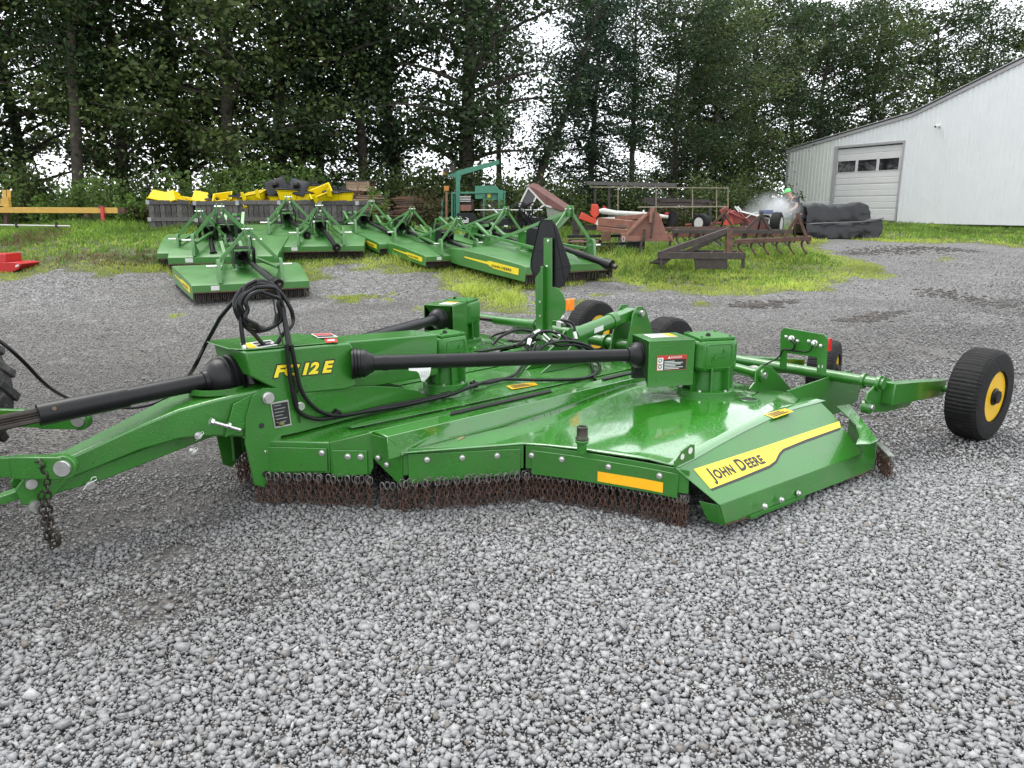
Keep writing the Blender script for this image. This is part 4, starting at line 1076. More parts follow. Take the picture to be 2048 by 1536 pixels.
def quad_label(par, pts, mat, name, nrm, items=()):
    n = V3(nrm); nb = NB(); nb.prism([V3(p) for p in pts], n * .0012); o = nb.build(name, mat, par, smooth=0)
    for (u0, v0, u1, v1, m2, nm) in items:
        f = lambda u, v: V3(pts[0]).lerp(V3(pts[1]), u).lerp(V3(pts[3]).lerp(V3(pts[2]), u), v) + n * .0022
        nb = NB(); nb.prism([f(u0, v0), f(u1, v0), f(u1, v1), f(u0, v1)], n * .0006); nb.build(nm, m2, o, smooth=0)
    return o
TOPH = .879
quad_label(cover, [QH(622, 668, .859), QH(662, 667, .857), QH(676, 674, .857), QH(636, 676, .858)], M_WHITE, 'safety_label', (0, 0, 1), [(.05, .1, .95, .45, M_RED, 'label_band'), (.05, .55, .9, .9, M_INK, 'label_print')])
quad_label(cover, [QH(648, 678, .858), QH(672, 677, .857), QH(676, 684, .857), QH(652, 686, .857)], M_RED, 'stop_label', (0, 0, 1), [(.2, .35, .8, .65, M_WHITE, 'label_print')])
quad_label(cover, [QH(480, 688, .877), QH(540, 680, .874), QH(556, 690, .873), QH(500, 699, .874)], M_WHITE, 'safety_label', (0, 0, 1), [(.02, .1, .3, .9, M_DECAL, 'label_band'), (.35, .15, .95, .45, M_INK, 'label_print'), (.35, .55, .85, .85, M_INK, 'label_print')])
# ---- centre drive guard and the three gearboxes
cg = NB(); cg.prism([(-1.985, .11, .83), (-1.30, .11, .80), (-1.30, .11, .53), (-1.985, .11, .53)], (0, -.25, 0)); cg.build('centre_drive_guard', M_GREEN, mower, bevel=.008, segs=3)
c0 = QH(780, 664, .83)
def gearbox(name, c, d, e, h0, top, r, big=1.0, emblem=True):
    """right-angle gearbox standing on a round flange; d, e are its horizontal axes"""
    c, d, e = V3(c), V3(d), V3(e); z = V3((0, 0, 1))
    f = NB(); f.lathe((c.x, c.y, h0 - .03), z, [(0, r * 1.25), (.03, r * 1.22), (.045, r * 1.22), (.05, r * 1.15)], 32)
    f.lathe((c.x, c.y, h0 + .015), z, [(0, r * .86), (top - h0 - .16, r * .80)], 24)
    for k in range(8):
        a = k * math.pi / 4 + .3; q = d * math.cos(a) + e * math.sin(a)
        f.bar(c + q * r * .94 + z * (h0 + .018 - c.z), c + q * r * .92 + z * (top - .2 - c.z), .012, .06 * big, up=q)
    ped = f.build(name, M_CAST, mower, bevel=.002)
    w = r * .98; ch = r * .28; b0, b1 = top - .235 * big, top - .035
    secs = []
    for (hh_, k) in ((b0, .86), (b0 + .03, 1.0), (b1 - .02, 1.0), (b1, .92)):
        secs.append([c + d * (x * k) + e * (y * k) + z * (hh_ - c.z) for x, y in ((-w + ch, -w), (w - ch, -w), (w, -w + ch), (w, w - ch), (w - ch, w), (-w + ch, w), (-w, w - ch), (-w, -w + ch))])
    bd = NB(); bd.loft(secs); body = bd.build('gear_housing', M_CAST, ped, bevel=.006)
    ld = NB(); ld.prism([c + d * x + e * y + z * (b1 + .001 - c.z) for x, y in ((-w * .8, -w * .85), (w * .8, -w * .85), (w * .85, w * .8), (-w * .85, w * .8))], (0, 0, .02)); lid = ld.build('lid', M_CAST, ped, bevel=.004)
    for (x, y) in ((-.66, -.68), (.66, -.68), (.68, .62), (-.68, .62)):
        bb = NB(); bb.lathe(c + d * (x * w) + e * (y * w) + z * (b1 + .021 - c.z), z, [(0, .009), (.008, .009)], 6); bb.build('bolt', M_CAST, lid)
    pg = NB(); pg.lathe(c - d * w * .2 + e * w * .3 + z * (b1 + .021 - c.z), z, [(0, .017), (.01, .017), (.01, .011), (.018, .011)], 8); pg.build('fill_plug', M_DSTEEL, lid)
    for k in range(6):
        a = k * math.pi / 3 + .2; q = d * math.cos(a) + e * math.sin(a)
        bb = NB(); bb.lathe(c + q * r * 1.10 + z * (h0 + .018 - c.z), z, [(0, .012), (.012, .012)], 6); bb.build('bolt', M_STEEL, ped)
    if emblem:
        # raised badge: rounded frame with a leaping stag
        fc = c + e * (w + .001); zc = (b0 + b1) / 2 + .005; hw, hz = w * .60, (b1 - b0) * .38
        pth = []
        for (sx, sz) in ((1, 1), (-1, 1), (-1, -1), (1, -1)):
            for k in range(4):
                a = {(1, 1): 0, (-1, 1): 90, (-1, -1): 180, (1, -1): 270}[(sx, sz)] + k * 30
                pth.append(fc + d * (sx * (hw - .02) + .02 * math.cos(R(a))) + z * (zc - fc.z + sz * (hz - .02) + .02 * math.sin(R(a))))
        em = NB(); ring(em, pth, .004, 6); emb = em.build('badge_frame', M_CAST, body)
        stag = [(-.9, -.25), (-.55, -.05), (-.45, .15), (-.1, .28), (.25, .25), (.45, .5), (.40, .85), (.52, .95), (.55, .7), (.62, .55), (.85, .45), (.80, .35), (.6, .32), (.55, .05), (.85, -.25), (.75, -.35), (.42, -.12), (.1, -.05), (-.2, -.1), (-.35, -.4), (-.75, -.75), (-.85, -.65), (-.5, -.35), (-.6, -.15)]
        em = NB(); em.prism([fc + d * (x * hw * .7) + z * (zc - fc.z + y * hz * .62) for x, y in stag], e * .004); em.build('badge_stag', M_CAST, emb)
    return ped, body
d1 = V3((.879, .478, 0)).normalized(); e1 = V3((-.478, .879, 0)).normalized()
gearbox('centre_gearbox', (-1.16, 0, .4), (1, 0, 0), (0, 1, 0), .43, .80, .125)
cap_ = NB(); cap_.lathe((-1.16, 0, .375), (0, 0, 1), [(0, .19), (.03, .18)], 32); cap_.build('gearbox_riser', M_GREEN, centre_deck)

def boot(par, p, d, r0, r1, L_, name='shaft_boot'):
    """ribbed bell-shaped plastic cone"""
    prof = [(0, r0), (L_ * .10, r0 * 1.06), (L_ * .12, r0 * .96), (L_ * .24, r0 * 1.03), (L_ * .27, r0 * .93), (L_ * .40, r0 * 1.0), (L_ * .43, r0 * .92), (L_ * .62, r0 * .93), (L_ * .80, r0 * .76), (L_ * .90, r1 * 1.15), (L_, r1 * 1.1), (L_ * 1.02, r1 * .9)]
    nb = NB(); nb.lathe(p, d, prof, 28); return nb.build(name, M_BLACK, par)
for s in (1, -1):
    gc = V3((0, s * 1.30, .4)); D = V3((d1.x, s * d1.y, 0)); E = V3((e1.x, s * e1.y, 0))
    ped, body = gearbox('wing_gearbox', gc, D, E, .435, .815, .150)
    z = V3((0, 0, 1))
    # guard: folded box, open towards the shaft
    gd = NB(); c = gc - D * .30
    def gpt(t, w, h): return V3((gc.x, gc.y, 0)) + D * t + E * w + z * h
    W, h0, h1, t0_, t1_ = .135, .505, .800, -.475, -.165
    o_ = [(-W, h0), (-W, h1), (W, h1), (W, h0)]; i_ = [(W - .006, h0), (W - .006, h1 - .006), (-W + .006, h1 - .006), (-W + .006, h0)]
    prof = o_ + i_
    gd.loft([[gpt(t0_, w, h) for w, h in prof], [gpt(t1_, w, h) for w, h in prof]])
    guard = gd.build('wing_gearbox_guard', M_GREEN, mower, bevel=.004)
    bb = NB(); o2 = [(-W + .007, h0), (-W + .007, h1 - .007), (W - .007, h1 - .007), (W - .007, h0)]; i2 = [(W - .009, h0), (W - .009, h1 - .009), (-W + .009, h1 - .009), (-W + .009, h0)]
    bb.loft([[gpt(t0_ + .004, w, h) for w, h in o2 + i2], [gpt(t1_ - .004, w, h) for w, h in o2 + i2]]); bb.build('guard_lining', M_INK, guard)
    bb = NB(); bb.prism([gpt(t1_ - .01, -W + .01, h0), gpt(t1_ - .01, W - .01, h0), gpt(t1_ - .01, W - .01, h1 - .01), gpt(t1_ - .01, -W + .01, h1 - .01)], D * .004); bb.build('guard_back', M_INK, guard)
    quad_label(guard, [gpt(t0_ + .06, -W * .7, h1 + .001), gpt(t0_ + .24, -W * .7, h1 + .001), gpt(t0_ + .24, W * .2, h1 + .001), gpt(t0_ + .06, W * .2, h1 + .001)], M_WHITE, 'safety_label', (0, 0, 1), [(.7, .05, .98, .95, M_ORANGEDEC, 'label_band'), (.08, .15, .6, .3, M_GREYINK, 'label_print'), (.08, .45, .55, .6, M_GREYINK, 'label_print')])
    if s > 0:
        w_ = W + .001
        L4 = [gpt(t0_ + .055, w_, .705), gpt(t0_ + .255, w_, .705), gpt(t0_ + .255, w_, .61), gpt(t0_ + .055, w_, .61)]
        lab = quad_label(guard, L4, M_RED, 'danger_label', E, [(.22, .27, .985, .97, M_INK, 'label_print'), (.015, .14, .21, .56, M_WHITE, 'pictogram_panel'), (.015, .6, .21, .97, M_WHITE, 'pictogram_panel')])
        xd = (L4[1] - L4[0]).normalized(); yd = V3((0, 0, 1))
        fit_text('DANGER', M_WHITE, lab, L4[0] + xd * .095 + V3((0, 0, -.0205)), xd, yd, .075, .0145, E * .0022, off=.001, shear=0, name='danger_word')
        nb = NB(); nb.prism([L4[0] + xd * .072 + V3((0, 0, -.021)) + E * .0022, L4[0] + xd * .092 + V3((0, 0, -.021)) + E * .0022, L4[0] + xd * .082 + V3((0, 0, -.005)) + E * .0022], E * .0006); nb.build('warning_triangle', M_WHITE, lab, smooth=0)
        nb = NB()
        for k in range(6):
            zz = -.036 - .0095 * k; nb.prism([L4[0] + xd * .05 + V3((0, 0, zz)) + E * .0032, L4[0] + xd * (.05 + .125 * (.55, 1, .9, .6, 1, .8)[k]) + V3((0, 0, zz)) + E * .0032, L4[0] + xd * (.05 + .125 * (.55, 1, .9, .6, 1, .8)[k]) + V3((0, 0, zz - .004)) + E * .0032, L4[0] + xd * .05 + V3((0, 0, zz - .004)) + E * .0032], E * .0004)
        nb.build('label_text_line', M_WHITE, lab, smooth=0)
        nb = NB()
        for (zz, k) in ((-.03, 0), (-.07, 1)):
            c_ = L4[0] + xd * .022 + V3((0, 0, zz)) + E * .0032
            ring(nb, [c_ + xd * (.012 * math.cos(a)) + V3((0, 0, .010 * math.sin(a))) for a in [i * .7 for i in range(8)]], .002, 4)
            nb.bar(c_ + xd * -.008 + V3((0, 0, -.012)), c_ + xd * .010 + V3((0, 0, -.006)), .003, .002)
        nb.build('pictogram', M_INK, lab, smooth=0)
    # drive shaft from the front cover to the wing gearbox
    P0 = V3((-1.97, s * .225, .718)); P1 = gpt(-.45, 0, .687)
    dd = (P1 - P0).normalized()
    shf = NB(); shf.cyl(P0 + dd * .05, P0 + dd * ((P1 - P0).length * .78), .044, 24); shf.cyl(P0 + dd * ((P1 - P0).length * .78 - .002), P1 - dd * .08, .040, 24)
    shf.lathe(P0 + dd * .15, dd, [(0, .047), (.03, .047)], 24); shf.lathe(P0 + dd * ((P1 - P0).length * .40), dd, [(0, .0455), (.006, .0455)], 24)
    shaft = shf.build('wing_drive_shaft', M_BLACK, mower)
    boot(shaft, P0 - dd * .03, dd, .088, .050, .125); boot(shaft, P1 + dd * .02, -dd, .088, .046, .13)
    if s > 0:
        q = [QB(822, 735, .36), QB(853, 733, .36), QB(848, 766, .36), QB(833, 768, .36)]
        c_ = P0 + dd * .33 + V3((0, .047, -.03)); u = dd
        lb = NB(); lb.prism([c_ + u * -.055, c_ + u * .075, c_ + u * .072 + V3((0, .004, -.012)), c_ + u * .06 + V3((0, .006, -.05)), c_ + u * .035 + V3((0, -.004, -.085)), c_ + u * .018 + V3((0, 0, -.08)), c_ + u * .0 + V3((0, .005, -.03)), c_ + u * -.012 + V3((0, .004, -.018)), c_ + u * -.055 + V3((0, 0, -.014))], (0, .0015, 0))
        lb.build('torn_paper_label', M_WHITE, shaft, smooth=0)
        lb = NB()
        for k in range(5): lb.bar(c_ + u * (.012 + .011 * k) + V3((0, .0068, -.02)), c_ + u * (.014 + .010 * k) + V3((0, .0075, -.055)), .0015, .002)
        lb.build('label_text_line', M_GREYINK, shaft, smooth=0)
# ---- front drive shaft to the tractor
P0, P1 = V3((-2.60, 0, .706)), V3((-3.535, 0, .655)); dd = (P1 - P0).normalized()
fs_ = NB(); fs_.cyl(P0 + dd * .05, P0 + dd * .55, .046, 26); fs_.cyl(P0 + dd * .548, P1, .053, 26)
fsh = fs_.build('front_drive_shaft', M_BLACK, mower)
boot(fsh, P0 - dd * .02, dd, .118, .050, .19)
sp = NB(); n = 18; pr = []
for k in range(n * 2):
    a = 2 * math.pi * k / (2 * n); pr.append((.036 if k % 2 == 0 else .030, a))
u1 = V3((0, 1, 0)); u2 = dd.cross(u1)
sp.loft([[p + (u1 * math.cos(a) + u2 * math.sin(a)) * r for r, a in pr] for p in (P1 - dd * .05, P1 + dd * .55)])
sp.build('splined_shaft', M_DSTEEL, fsh)
hl = NB(); q = P1 - dd * .06 + V3((0, .046, .026)); hl.lathe(q, (0, .87, .5), [(0, .010), (.006, .010)], 12); hl.build('lock_hole', M_MUD, fsh)
# ---- rear frame: rockshaft, arms, cylinders
ax = NB(); ax.cyl((.78, .42, .49), (.78, 2.12, .49), .036, 20)
for b in (1.98, 2.08): ax.lathe((.78, b, .49), (0, 1, 0), [(0, .052), (.02, .052)], 20)
axl = ax.build('wing_axle_tube', M_GREEN, mower)
ax = NB(); ax.cyl((.78, -.42, .49), (.78, -2.12, .49), .036, 20); ax.build('wing_axle_tube', M_GREEN, mower)
ax = NB(); ax.cyl((.72, -.55, .47), (.72, .55, .47), .048, 22)
for b in (-.45, -.2, .1, .35): ax.lathe((.72, b, .47), (0, 1, 0), [(0, .066), (.03, .066)], 22)
cax = ax.build('centre_axle_tube', M_GREEN, mower)
rp2 = NB(); rp2.prism([QB(1575, 782, 1.78), QB(1697, 741, 1.78), QB(1706, 748, 1.78), QB(1722, 775, 1.78), QB(1716, 800, 1.78), QB(1690, 822, 1.78), QB(1650, 835, 1.78)], (0, -.012, 0))
rpo = rp2.build('axle_bearing_plate', M_GREEN, wing_l, bevel=.003)
for (x, y) in ((1679, 757), (1697, 750)):
    q = QB(x, y, 1.782); hb = NB(); hb.lathe(q, (0, 1, 0), [(0, .009), (.001, .009)], 10); hb.build('bolt_hole', M_WHITE, rpo)
# wing-lift bracket with the cylinder end
bk = NB(); bk.prism([QB(1500, 778, 1.52), QB(1510, 765, 1.52), QB(1512, 742, 1.52), QB(1525, 730, 1.52), QB(1545, 735, 1.52), QB(1590, 785, 1.52), QB(1640, 812, 1.52), QB(1640, 830, 1.52)], (0, -.014, 0))
bko = bk.build('lift_bracket', M_GREEN, wing_l, bevel=.004)
pv = QB(1523, 750, 1.52); bk = NB(); bk.lathe(pv + V3((0, -.05, 0)), (0, 1, 0), [(0, .044), (.07, .044)], 20); bk.build('pivot_eye', M_GREEN, bko)
bk = NB(); bk.cyl(pv + V3((0, .0, 0)), pv + V3((0, .035, 0)), .022, 16); bk.build('pivot_pin', M_STEEL, bko)
cy1 = NB(); e0 = pv + V3((0, -.03, 0)); e1_ = V3((.30, .62, .60)); dv = (e1_ - e0)
cy1.cyl(e0, e0 + dv * .35, .036, 18); lc = cy1.build('wing_lift_cylinder', M_GREEN, mower)
cy1 = NB(); cy1.cyl(e0 + dv * .34, e1_, .018, 12); cy1.build('cylinder_rod', M_DSTEEL, lc)
cy2 = NB(); r0, r1 = QH(960, 637, .60), QH(1066, 648, .62); dv = r1 - r0
cy2.cyl(r0 + dv * .30, r1, .04, 18); cy2.lathe(r1, (0, 1, 0), [(-.02, .045), (.04, .045)], 16); lc2 = cy2.build('wing_lift_cylinder', M_GREEN, mower)
cy2 = NB(); cy2.cyl(r0, r0 + dv * .32, .018, 12); cy2.build('cylinder_rod', M_DSTEEL, lc2)
cy2 = NB(); cy2.cyl(r1 + V3((0, .03, 0)), r1 + V3((0, .07, 0)), .022, 14); cy2.build('pivot_pin', M_STEEL, lc2)
# centre lift cylinder and rear tower
k0, k1 = V3((.10, .02, .62)), V3((.80, .02, .735)); dv = (k1 - k0)
lk = NB(); lk.cyl(k0, k0 + dv * .62, .060, 24); lk.lathe(k0, dv, [(-.02, .068), (.05, .068)], 24); lk.lathe(k0 + dv * .60, dv, [(0, .068), (.06, .068)], 24)
link = lk.build('lift_cylinder', M_GREEN, mower, bevel=.003)
lk = NB(); lk.bar(k0 + dv * .64, k1, .09, .075, w2=.11, h2=.09); lk.build('cylinder_clevis', M_GREEN, link, bevel=.006)
lk = NB(); c = k0 + dv * .30 + V3((0, .061, 0)); dn = dv.normalized(); lk.prism([c + dn * -.05 + V3((0, 0, .02)), c + dn * .06 + V3((0, 0, .02)), c + dn * .06 + V3((0, 0, -.02)), c + dn * -.05 + V3((0, 0, -.02))], (0, .0012, 0)); lk.build('part_label', M_WHITE, link, smooth=0)
tw = NB()
for b in (-.07, .10):
    tw.prism([(.62, b, .40), (.70, b, .74), (.75, b, .80), (.82, b, .80), (.87, b, .76), (1.05, b, .42)], (0, .016, 0))
tower = tw.build('rear_tower', M_GREEN, mower, bevel=.003)
tw = NB(); tw.cyl((.79, -.10, .745), (.79, .15, .745), .024, 16); tw.build('pivot_pin', M_STEEL, tower)
tf_ = NB(); tf_.prism([(-.30, .05, .379), (.0, .05, .52), (.14, .05, .64), (.22, .05, .62), (.24, .05, .379)], (0, -.014, 0)); tf_.prism([(-.30, -.12, .379), (.0, -.12, .52), (.14, -.12, .64), (.22, -.12, .62), (.24, -.12, .379)], (0, -.014, 0))
tf_.build('front_tower_plate', M_GREEN, mower, bevel=.003)
st2 = NB()
for k in range(3): st2.lathe((.45, .30 + .16 * k, .45), (0, 1, 0), [(0, .055), (.06, .055), (.07, .045), (.14, .045)], 20)
st2.build('rockshaft_sleeve', M_GREEN, mower)
pw = NB(); pw.prism([QH(1490, 742, .47), QH(1508, 738, .5), QH(1520, 742, .5), QH(1500, 752, .46)], (0, 0, .03)); pw.build('clevis_end', M_STEEL, mower, bevel=.004)
# near rear corner of the wing: tail plate and its chain bar
z2 = [QH(x, y, .30) for x, y in ((1672, 812), (1700, 808), (1757, 880), (1740, 887), (1712, 888), (1719, 872), (1712, 850), (1692, 830))]
tp = NB(); tp.prism(z2, (0, 0, -.008)); tpo = tp.build('tail_plate', M_DECK, wing_l, bevel=.002)
tp = NB(); q0, q1 = QH(1755, 881, .30), QH(1700, 828, .30)
tp.prism([q0, q1, q1 + V3((0, 0, -.15)), q0 + V3((0, 0, -.15))], (-.008, 0, 0)); tp.build('tail_skirt', M_GREEN, tpo, bevel=.002)
tp = NB(); q2 = QH(1783, 912, .17); q3 = QH(1757, 885, .17); tp.bar(q2, q3, .035, .006); tp.build('chain_bar', M_STEEL, tpo)
chain_row(q2, q3, .168, .02, 0.0, wing_l, .6)
# ---- lamp bracket over the near wing
def lamp_plate(s):
    a = .62; u = (lambda x, y: QA(x, y, a)) if s > 0 else (lambda x, y: (lambda q: V3((q.x, -q.y, q.z)))(QA(x, y, a)))
    nb = NB(); nb.prism([u(x, y) for x, y in ((1561, 664), (1568, 655), (1648, 669), (1656, 678), (1652, 748), (1633, 745), (1634, 715), (1574, 706), (1573, 738), (1559, 735))], (.006, 0, 0))
    o = nb.build('lamp_bracket', M_GREEN, wing_l if s > 0 else wing_r, bevel=.002)
    for (x, y) in ((1584, 677), (1630, 686)):
        q = u(x, y); nb = NB(); nb.lathe(q, (-1, 0, 0), [(0, .021), (.006, .021), (.008, .016), (.03, .014), (.034, .008)], 16); nb.build('lamp_socket', M_STEEL, o)
        for dx in (-.042, .042):
            bolt(o, q + V3((0, s * dx, -.012 * (1 if dx > 0 else -.6))), (-1, 0, 0), .009, .016)
        nb = NB(); nb.lathe(q + V3((.008, 0, 0)), (1, 0, 0), [(0, .05), (.025, .05), (.03, .042)], 22); nb.build('tail_lamp', M_REDLENS, o)
    q = u(1657, 690); nb = NB(); nb.box((q.x + .02, q.y, q.z), (.045, .006, .085)); nb.build('side_reflector', M_REDLENS, o, bevel=.002)
    for (x, y) in ((1638, 733), (1645, 733)):
        nb = NB(); q = u(x, y); nb.box((q.x - .001, q.y, q.z), (.001, .006, .02)); nb.build('slot', M_WHITE, o)
    if s > 0:
        nb = NB(); nb.tube(catmull([u(1585, 679) + V3((-.03, 0, 0)), u(1595, 688) + V3((-.035, 0, 0)), u(1588, 698) + V3((-.02, 0, 0)), u(1570, 699) + V3((-.02, 0, 0)), u(1562, 712) + V3((-.02, 0, 0)), u(1548, 722) + V3((-.05, 0, 0)), u(1520, 727) + V3((-.10, 0, -.02)), u(1475, 722) + V3((-.1, 0, 0))], 5), .006, 7)
        nb.tube(catmull([u(1630, 690) + V3((-.03, 0, 0)), u(1622, 702) + V3((-.03, 0, 0)), u(1600, 702) + V3((-.02, 0, 0)), u(1575, 699) + V3((-.02, 0, 0))], 5), .005, 7)
        nb.build('wiring_harness', M_HOSE, o)
lamp_plate(1)
# ---- slow-vehicle sign post
SA = .10
po = NB(); po.prism([QA(x, y, SA) for x, y in ((1070, 560), (1085, 530), (1104, 475), (1088, 475), (1086, 535), (1070, 560))][:0] or [QA(x, y, SA) for x, y in ((1070, 556), (1087, 532), (1087, 476), (1104, 476), (1104, 574), (1115, 576), (1126, 588), (1131, 604), (1129, 625), (1118, 640), (1104, 641), (1104, 690), (1072, 690))], (.006, 0, 0))
post = po.build('sign_post', M_GREEN, mower, bevel=.002)
po = NB(); po.prism([QA(1087, 532, SA), QA(1091, 532, SA), QA(1091, 680, SA), QA(1087, 680, SA)], (-.035, 0, 0)); po.build('post_flange', M_GREEN, post, bevel=.002)
em = NB(); S2 = SA + .02
hexa = [(1083, 440), (1104, 440), (1112, 452), (1141, 532), (1139, 545), (1128, 571), (1120, 575), (1078, 570), (1070, 562), (1061, 532), (1062, 520), (1078, 448)]
em.prism([QA(x, y, S2) for x, y in hexa], (.008, 0, 0)); emb = em.build('slow_vehicle_emblem', M_BLACKPAINT, post, bevel=.003)
em = NB()
em.tube([QA(x, y, S2 - .002) for x, y in hexa + hexa[:1]], .004, 5)
em.tube([QA(1066, 500, S2 - .002), QA(1126, 500, S2 - .002)], .003, 5); em.tube([QA(1066, 548, S2 - .002), QA(1136, 532, S2 - .002)], .003, 5); em.tube([QA(1106, 448, S2 - .002), QA(1128, 560, S2 - .002)], .003, 5)
em.build('emblem_rib', M_BLACKPAINT, emb)
for (x, y) in ((1097, 482), (1094, 533)): bolt(post, QA(x, y, SA), (-1, 0, 0), .009, .012)
q = QA(1135, 610, SA); am = NB(); am.box((q.x + .03, q.y, q.z), (.07, .03, .095)); amo = am.build('amber_lamp', M_AMBER, post, bevel=.006)
for (x, y) in ((1080, 604), (1080, 632)): bolt(post, QA(x, y, SA), (-1, 0, 0), .007, .008)
# ---- hydraulic hoses
def hose(name, pts, r, par, mat=None, n=6):
    nb = NB(); nb.tube(catmull(pts, n), r, 9); return nb.build(name, mat or M_HOSE, par, smooth=80)
DK = .402
h1 = [QB(573, 690, .25), QB(578, 740, .25), QB(588, 800, .25), QB(600, 825, .245), QB(632, 838, .235), QB(672, 834, .212), QB(715, 826, .185), QB(760, 815, .165), QH(850, 798, DK), QH(900, 785, DK), QH(945, 771, DK + .01), QH(985, 764, DK), QH(1025, 752, DK), QH(1040, 738, DK), QH(1062, 705, .42), QH(1078, 680, .5)]
h2 = [QB(582, 690, .25), QB(592, 740, .25), QB(600, 775, .25), QB(618, 805, .25), QB(645, 825, .235), QB(680, 831, .215), QB(740, 822, .19), QB(790, 814, .18), QH(840, 804, DK), QH(905, 788, DK), QH(945, 772, DK + .02), QH(1000, 759, DK), QH(1090, 760, DK), QH(1165, 757, DK), QH(1195, 743, DK), QH(1198, 728, .40), QH(1170, 710, .42), QH(1120, 690, .5)]
hose('hydraulic_hose', h1, .0118, mower); hose('hydraulic_hose', h2, .0118, mower)
for (x, y) in ((672, 830), (948, 771)):
    c = QH(x, y, DK) if x > 800 else QB(x, y, .20); cl_ = NB(); cl_.box((c.x, c.y, c.z + .006), (.045, .05, .04)); cl_.lathe(c + V3((0, 0, .026)), (0, 0, 1), [(0, .009), (.012, .009)], 8); cl_.build('hose_clamp', M_BLACK, mower, bevel=.004)
# cluster of hoses and fittings before the tower
for pts in ([(1075, 668, .55), (1040, 660, .50), (995, 668, .44), (980, 678, .40), (990, 686, .39), (1030, 686, .40), (1072, 674, .5)],
            [(1078, 672, .55), (1040, 683, .44), (1018, 682, .40), (1012, 690, .39), (1030, 697, .39), (1060, 694, .42), (1085, 676, .5)],
            [(1058, 700, .40), (1010, 700, .39), (1003, 707, .39), (1030, 713, .39), (1065, 708, .4), (1080, 690, .45)],
            [(1090, 668, .58), (1130, 680, .52), (1165, 700, .45), (1180, 720, .41), (1190, 760, .39)],
            [(1052, 712, .40), (1056, 690, .47), (1068, 672, .56), (1090, 664, .6)],
            [(1080, 712, .40), (1110, 700, .46), (1140, 696, .46), (1170, 704, .43), (1180, 712, .41)],
            [(1130, 645, .66), (1145, 655, .64), (1150, 680, .55), (1158, 700, .46)],
            [(1075, 712, .4), (1058, 700, .44), (1062, 684, .5), (1085, 678, .55), (1120, 688, .5), (1128, 700, .45)]):
    hose('hydraulic_hose', [QH(*p) for p in pts], .0118, mower)
for pts in ([(1052, 705, .24), (1062, 676, .22), (1090, 662, .18), (1128, 672, .16), (1165, 692, .2), (1200, 716, .26)],
            [(1082, 664, .16), (1112, 690, .2), (1150, 690, .24), (1192, 702, .28), (1205, 718, .3)],
            [(1122, 640, .10), (1146, 648, .12), (1152, 682, .18), (1162, 706, .24)],
            [(1030, 692, .22), (1070, 668, .18), (1112, 664, .14), (1140, 684, .2), (1178, 708, .26)],
            [(1066, 712, .26), (1090, 690, .24), (1130, 682, .22), (1172, 690, .26), (1205, 712, .3)],
            [(985, 690, .05), (1000, 674, .05), (1035, 660, .06), (1072, 664, .10)]):
    hose('hydraulic_hose', [QB(*p) for p in pts], .0105, mower)
for (p, q) in (((1066, 668, .20), (1078, 662, .18)), ((1084, 668, .19), (1097, 680, .2)), ((1106, 664, .15), (1118, 672, .16)), ((1149, 664, .16), (1152, 678, .18)), ((1056, 690, .24), (1060, 678, .23))):
    ft = NB(); ft.cyl(QB(*p), QB(*q), .0155, 8); ft.build('hose_fitting', M_STEEL, mower)
for (p, q) in (((1068, 668, .57), (1078, 672, .56)), ((1086, 676, .56), (1098, 684, .54)), ((1058, 684, .50), (1061, 672, .55)), ((1108, 668, .58), (1100, 664, .6)), ((1148, 662, .62), (1150, 678, .56))):
    ft = NB(); ft.cyl(QH(*p), QH(*q), .014, 8); ft.build('hose_fitting', M_STEEL, mower)
vb = NB(); c = QH(1122, 648, .64); vb.box(c, (.06, .06, .05)); vb.cyl(c + V3((0, 0, .02)), c + V3((.02, .01, .07)), .013, 10); vb.cyl(c + V3((0, .02, 0)), c + V3((.0, .08, .02)), .013, 10); vb.build('valve_block', M_STEEL, mower, bevel=.004)
# hose holder: upright, spring and the hanging coil with its ends
hb = .10
hold = NB(); hold.tube([QB(600, 845, .235), QB(594, 800, .235), QB(578, 735, .22), QB(553, 640, .12), QB(545, 590, .10), QB(530, 568, .09), QB(516, 562, .09), QB(512, 572, .09)], .0045, 7)
holder = hold.build('hose_holder', M_DSTEEL, mower)
spg = NB(); s0, s1 = QB(600, 785, .24), QB(586, 745, .235); sv = (s1 - s0); pth = []
u1 = sv.orthogonal().normalized(); u2 = sv.normalized().cross(u1)
for k in range(90):
    t = k / 89; a = t * 2 * math.pi * 9; pth.append(s0 + sv * t + (u1 * math.cos(a) + u2 * math.sin(a)) * .014)
spg.tube(pth, .0022, 5); spg.build('holder_spring', M_DSTEEL, holder)
coil = []
for k in range(44):
    t = k / 43; a = R(100) + t * 2 * math.pi * 2.7
    cx, cy_ = 520 + 6 * t - 5 * math.sin(2.1 * k), 620 + 16 * (1 - t) * 0 + 8 * math.sin(1.3 * k) * .4
    rx, ry = 46 - 14 * t, 52 - 20 * t
    coil.append(QB(cx + rx * math.cos(a), cy_ - 8 + 12 * t - ry * math.sin(a), hb + .05 * t))
hose('coiled_hose', coil, .0118, mower, n=3)
hose('coiled_hose', [QB(x, y, b) for x, y, b in ((487, 690, .12), (482, 650, .11), (482, 610, .10), (492, 580, .10), (515, 568, .09), (545, 575, .09), (560, 600, .10), (568, 640, .14), (576, 690, .22))], .0118, mower)
hose('coiled_hose', [QB(x, y, b) for x, y, b in ((505, 572, .08), (535, 570, .08), (560, 585, .08), (580, 615, .10), (586, 640, .10), (580, 655, .12), (566, 668, .13), (555, 685, .13), (540, 693, .13), (525, 687, .12), (505, 665, .11), (488, 650, .10), (472, 625, .10), (470, 600, .09), (485, 575, .08))], .0118, mower)
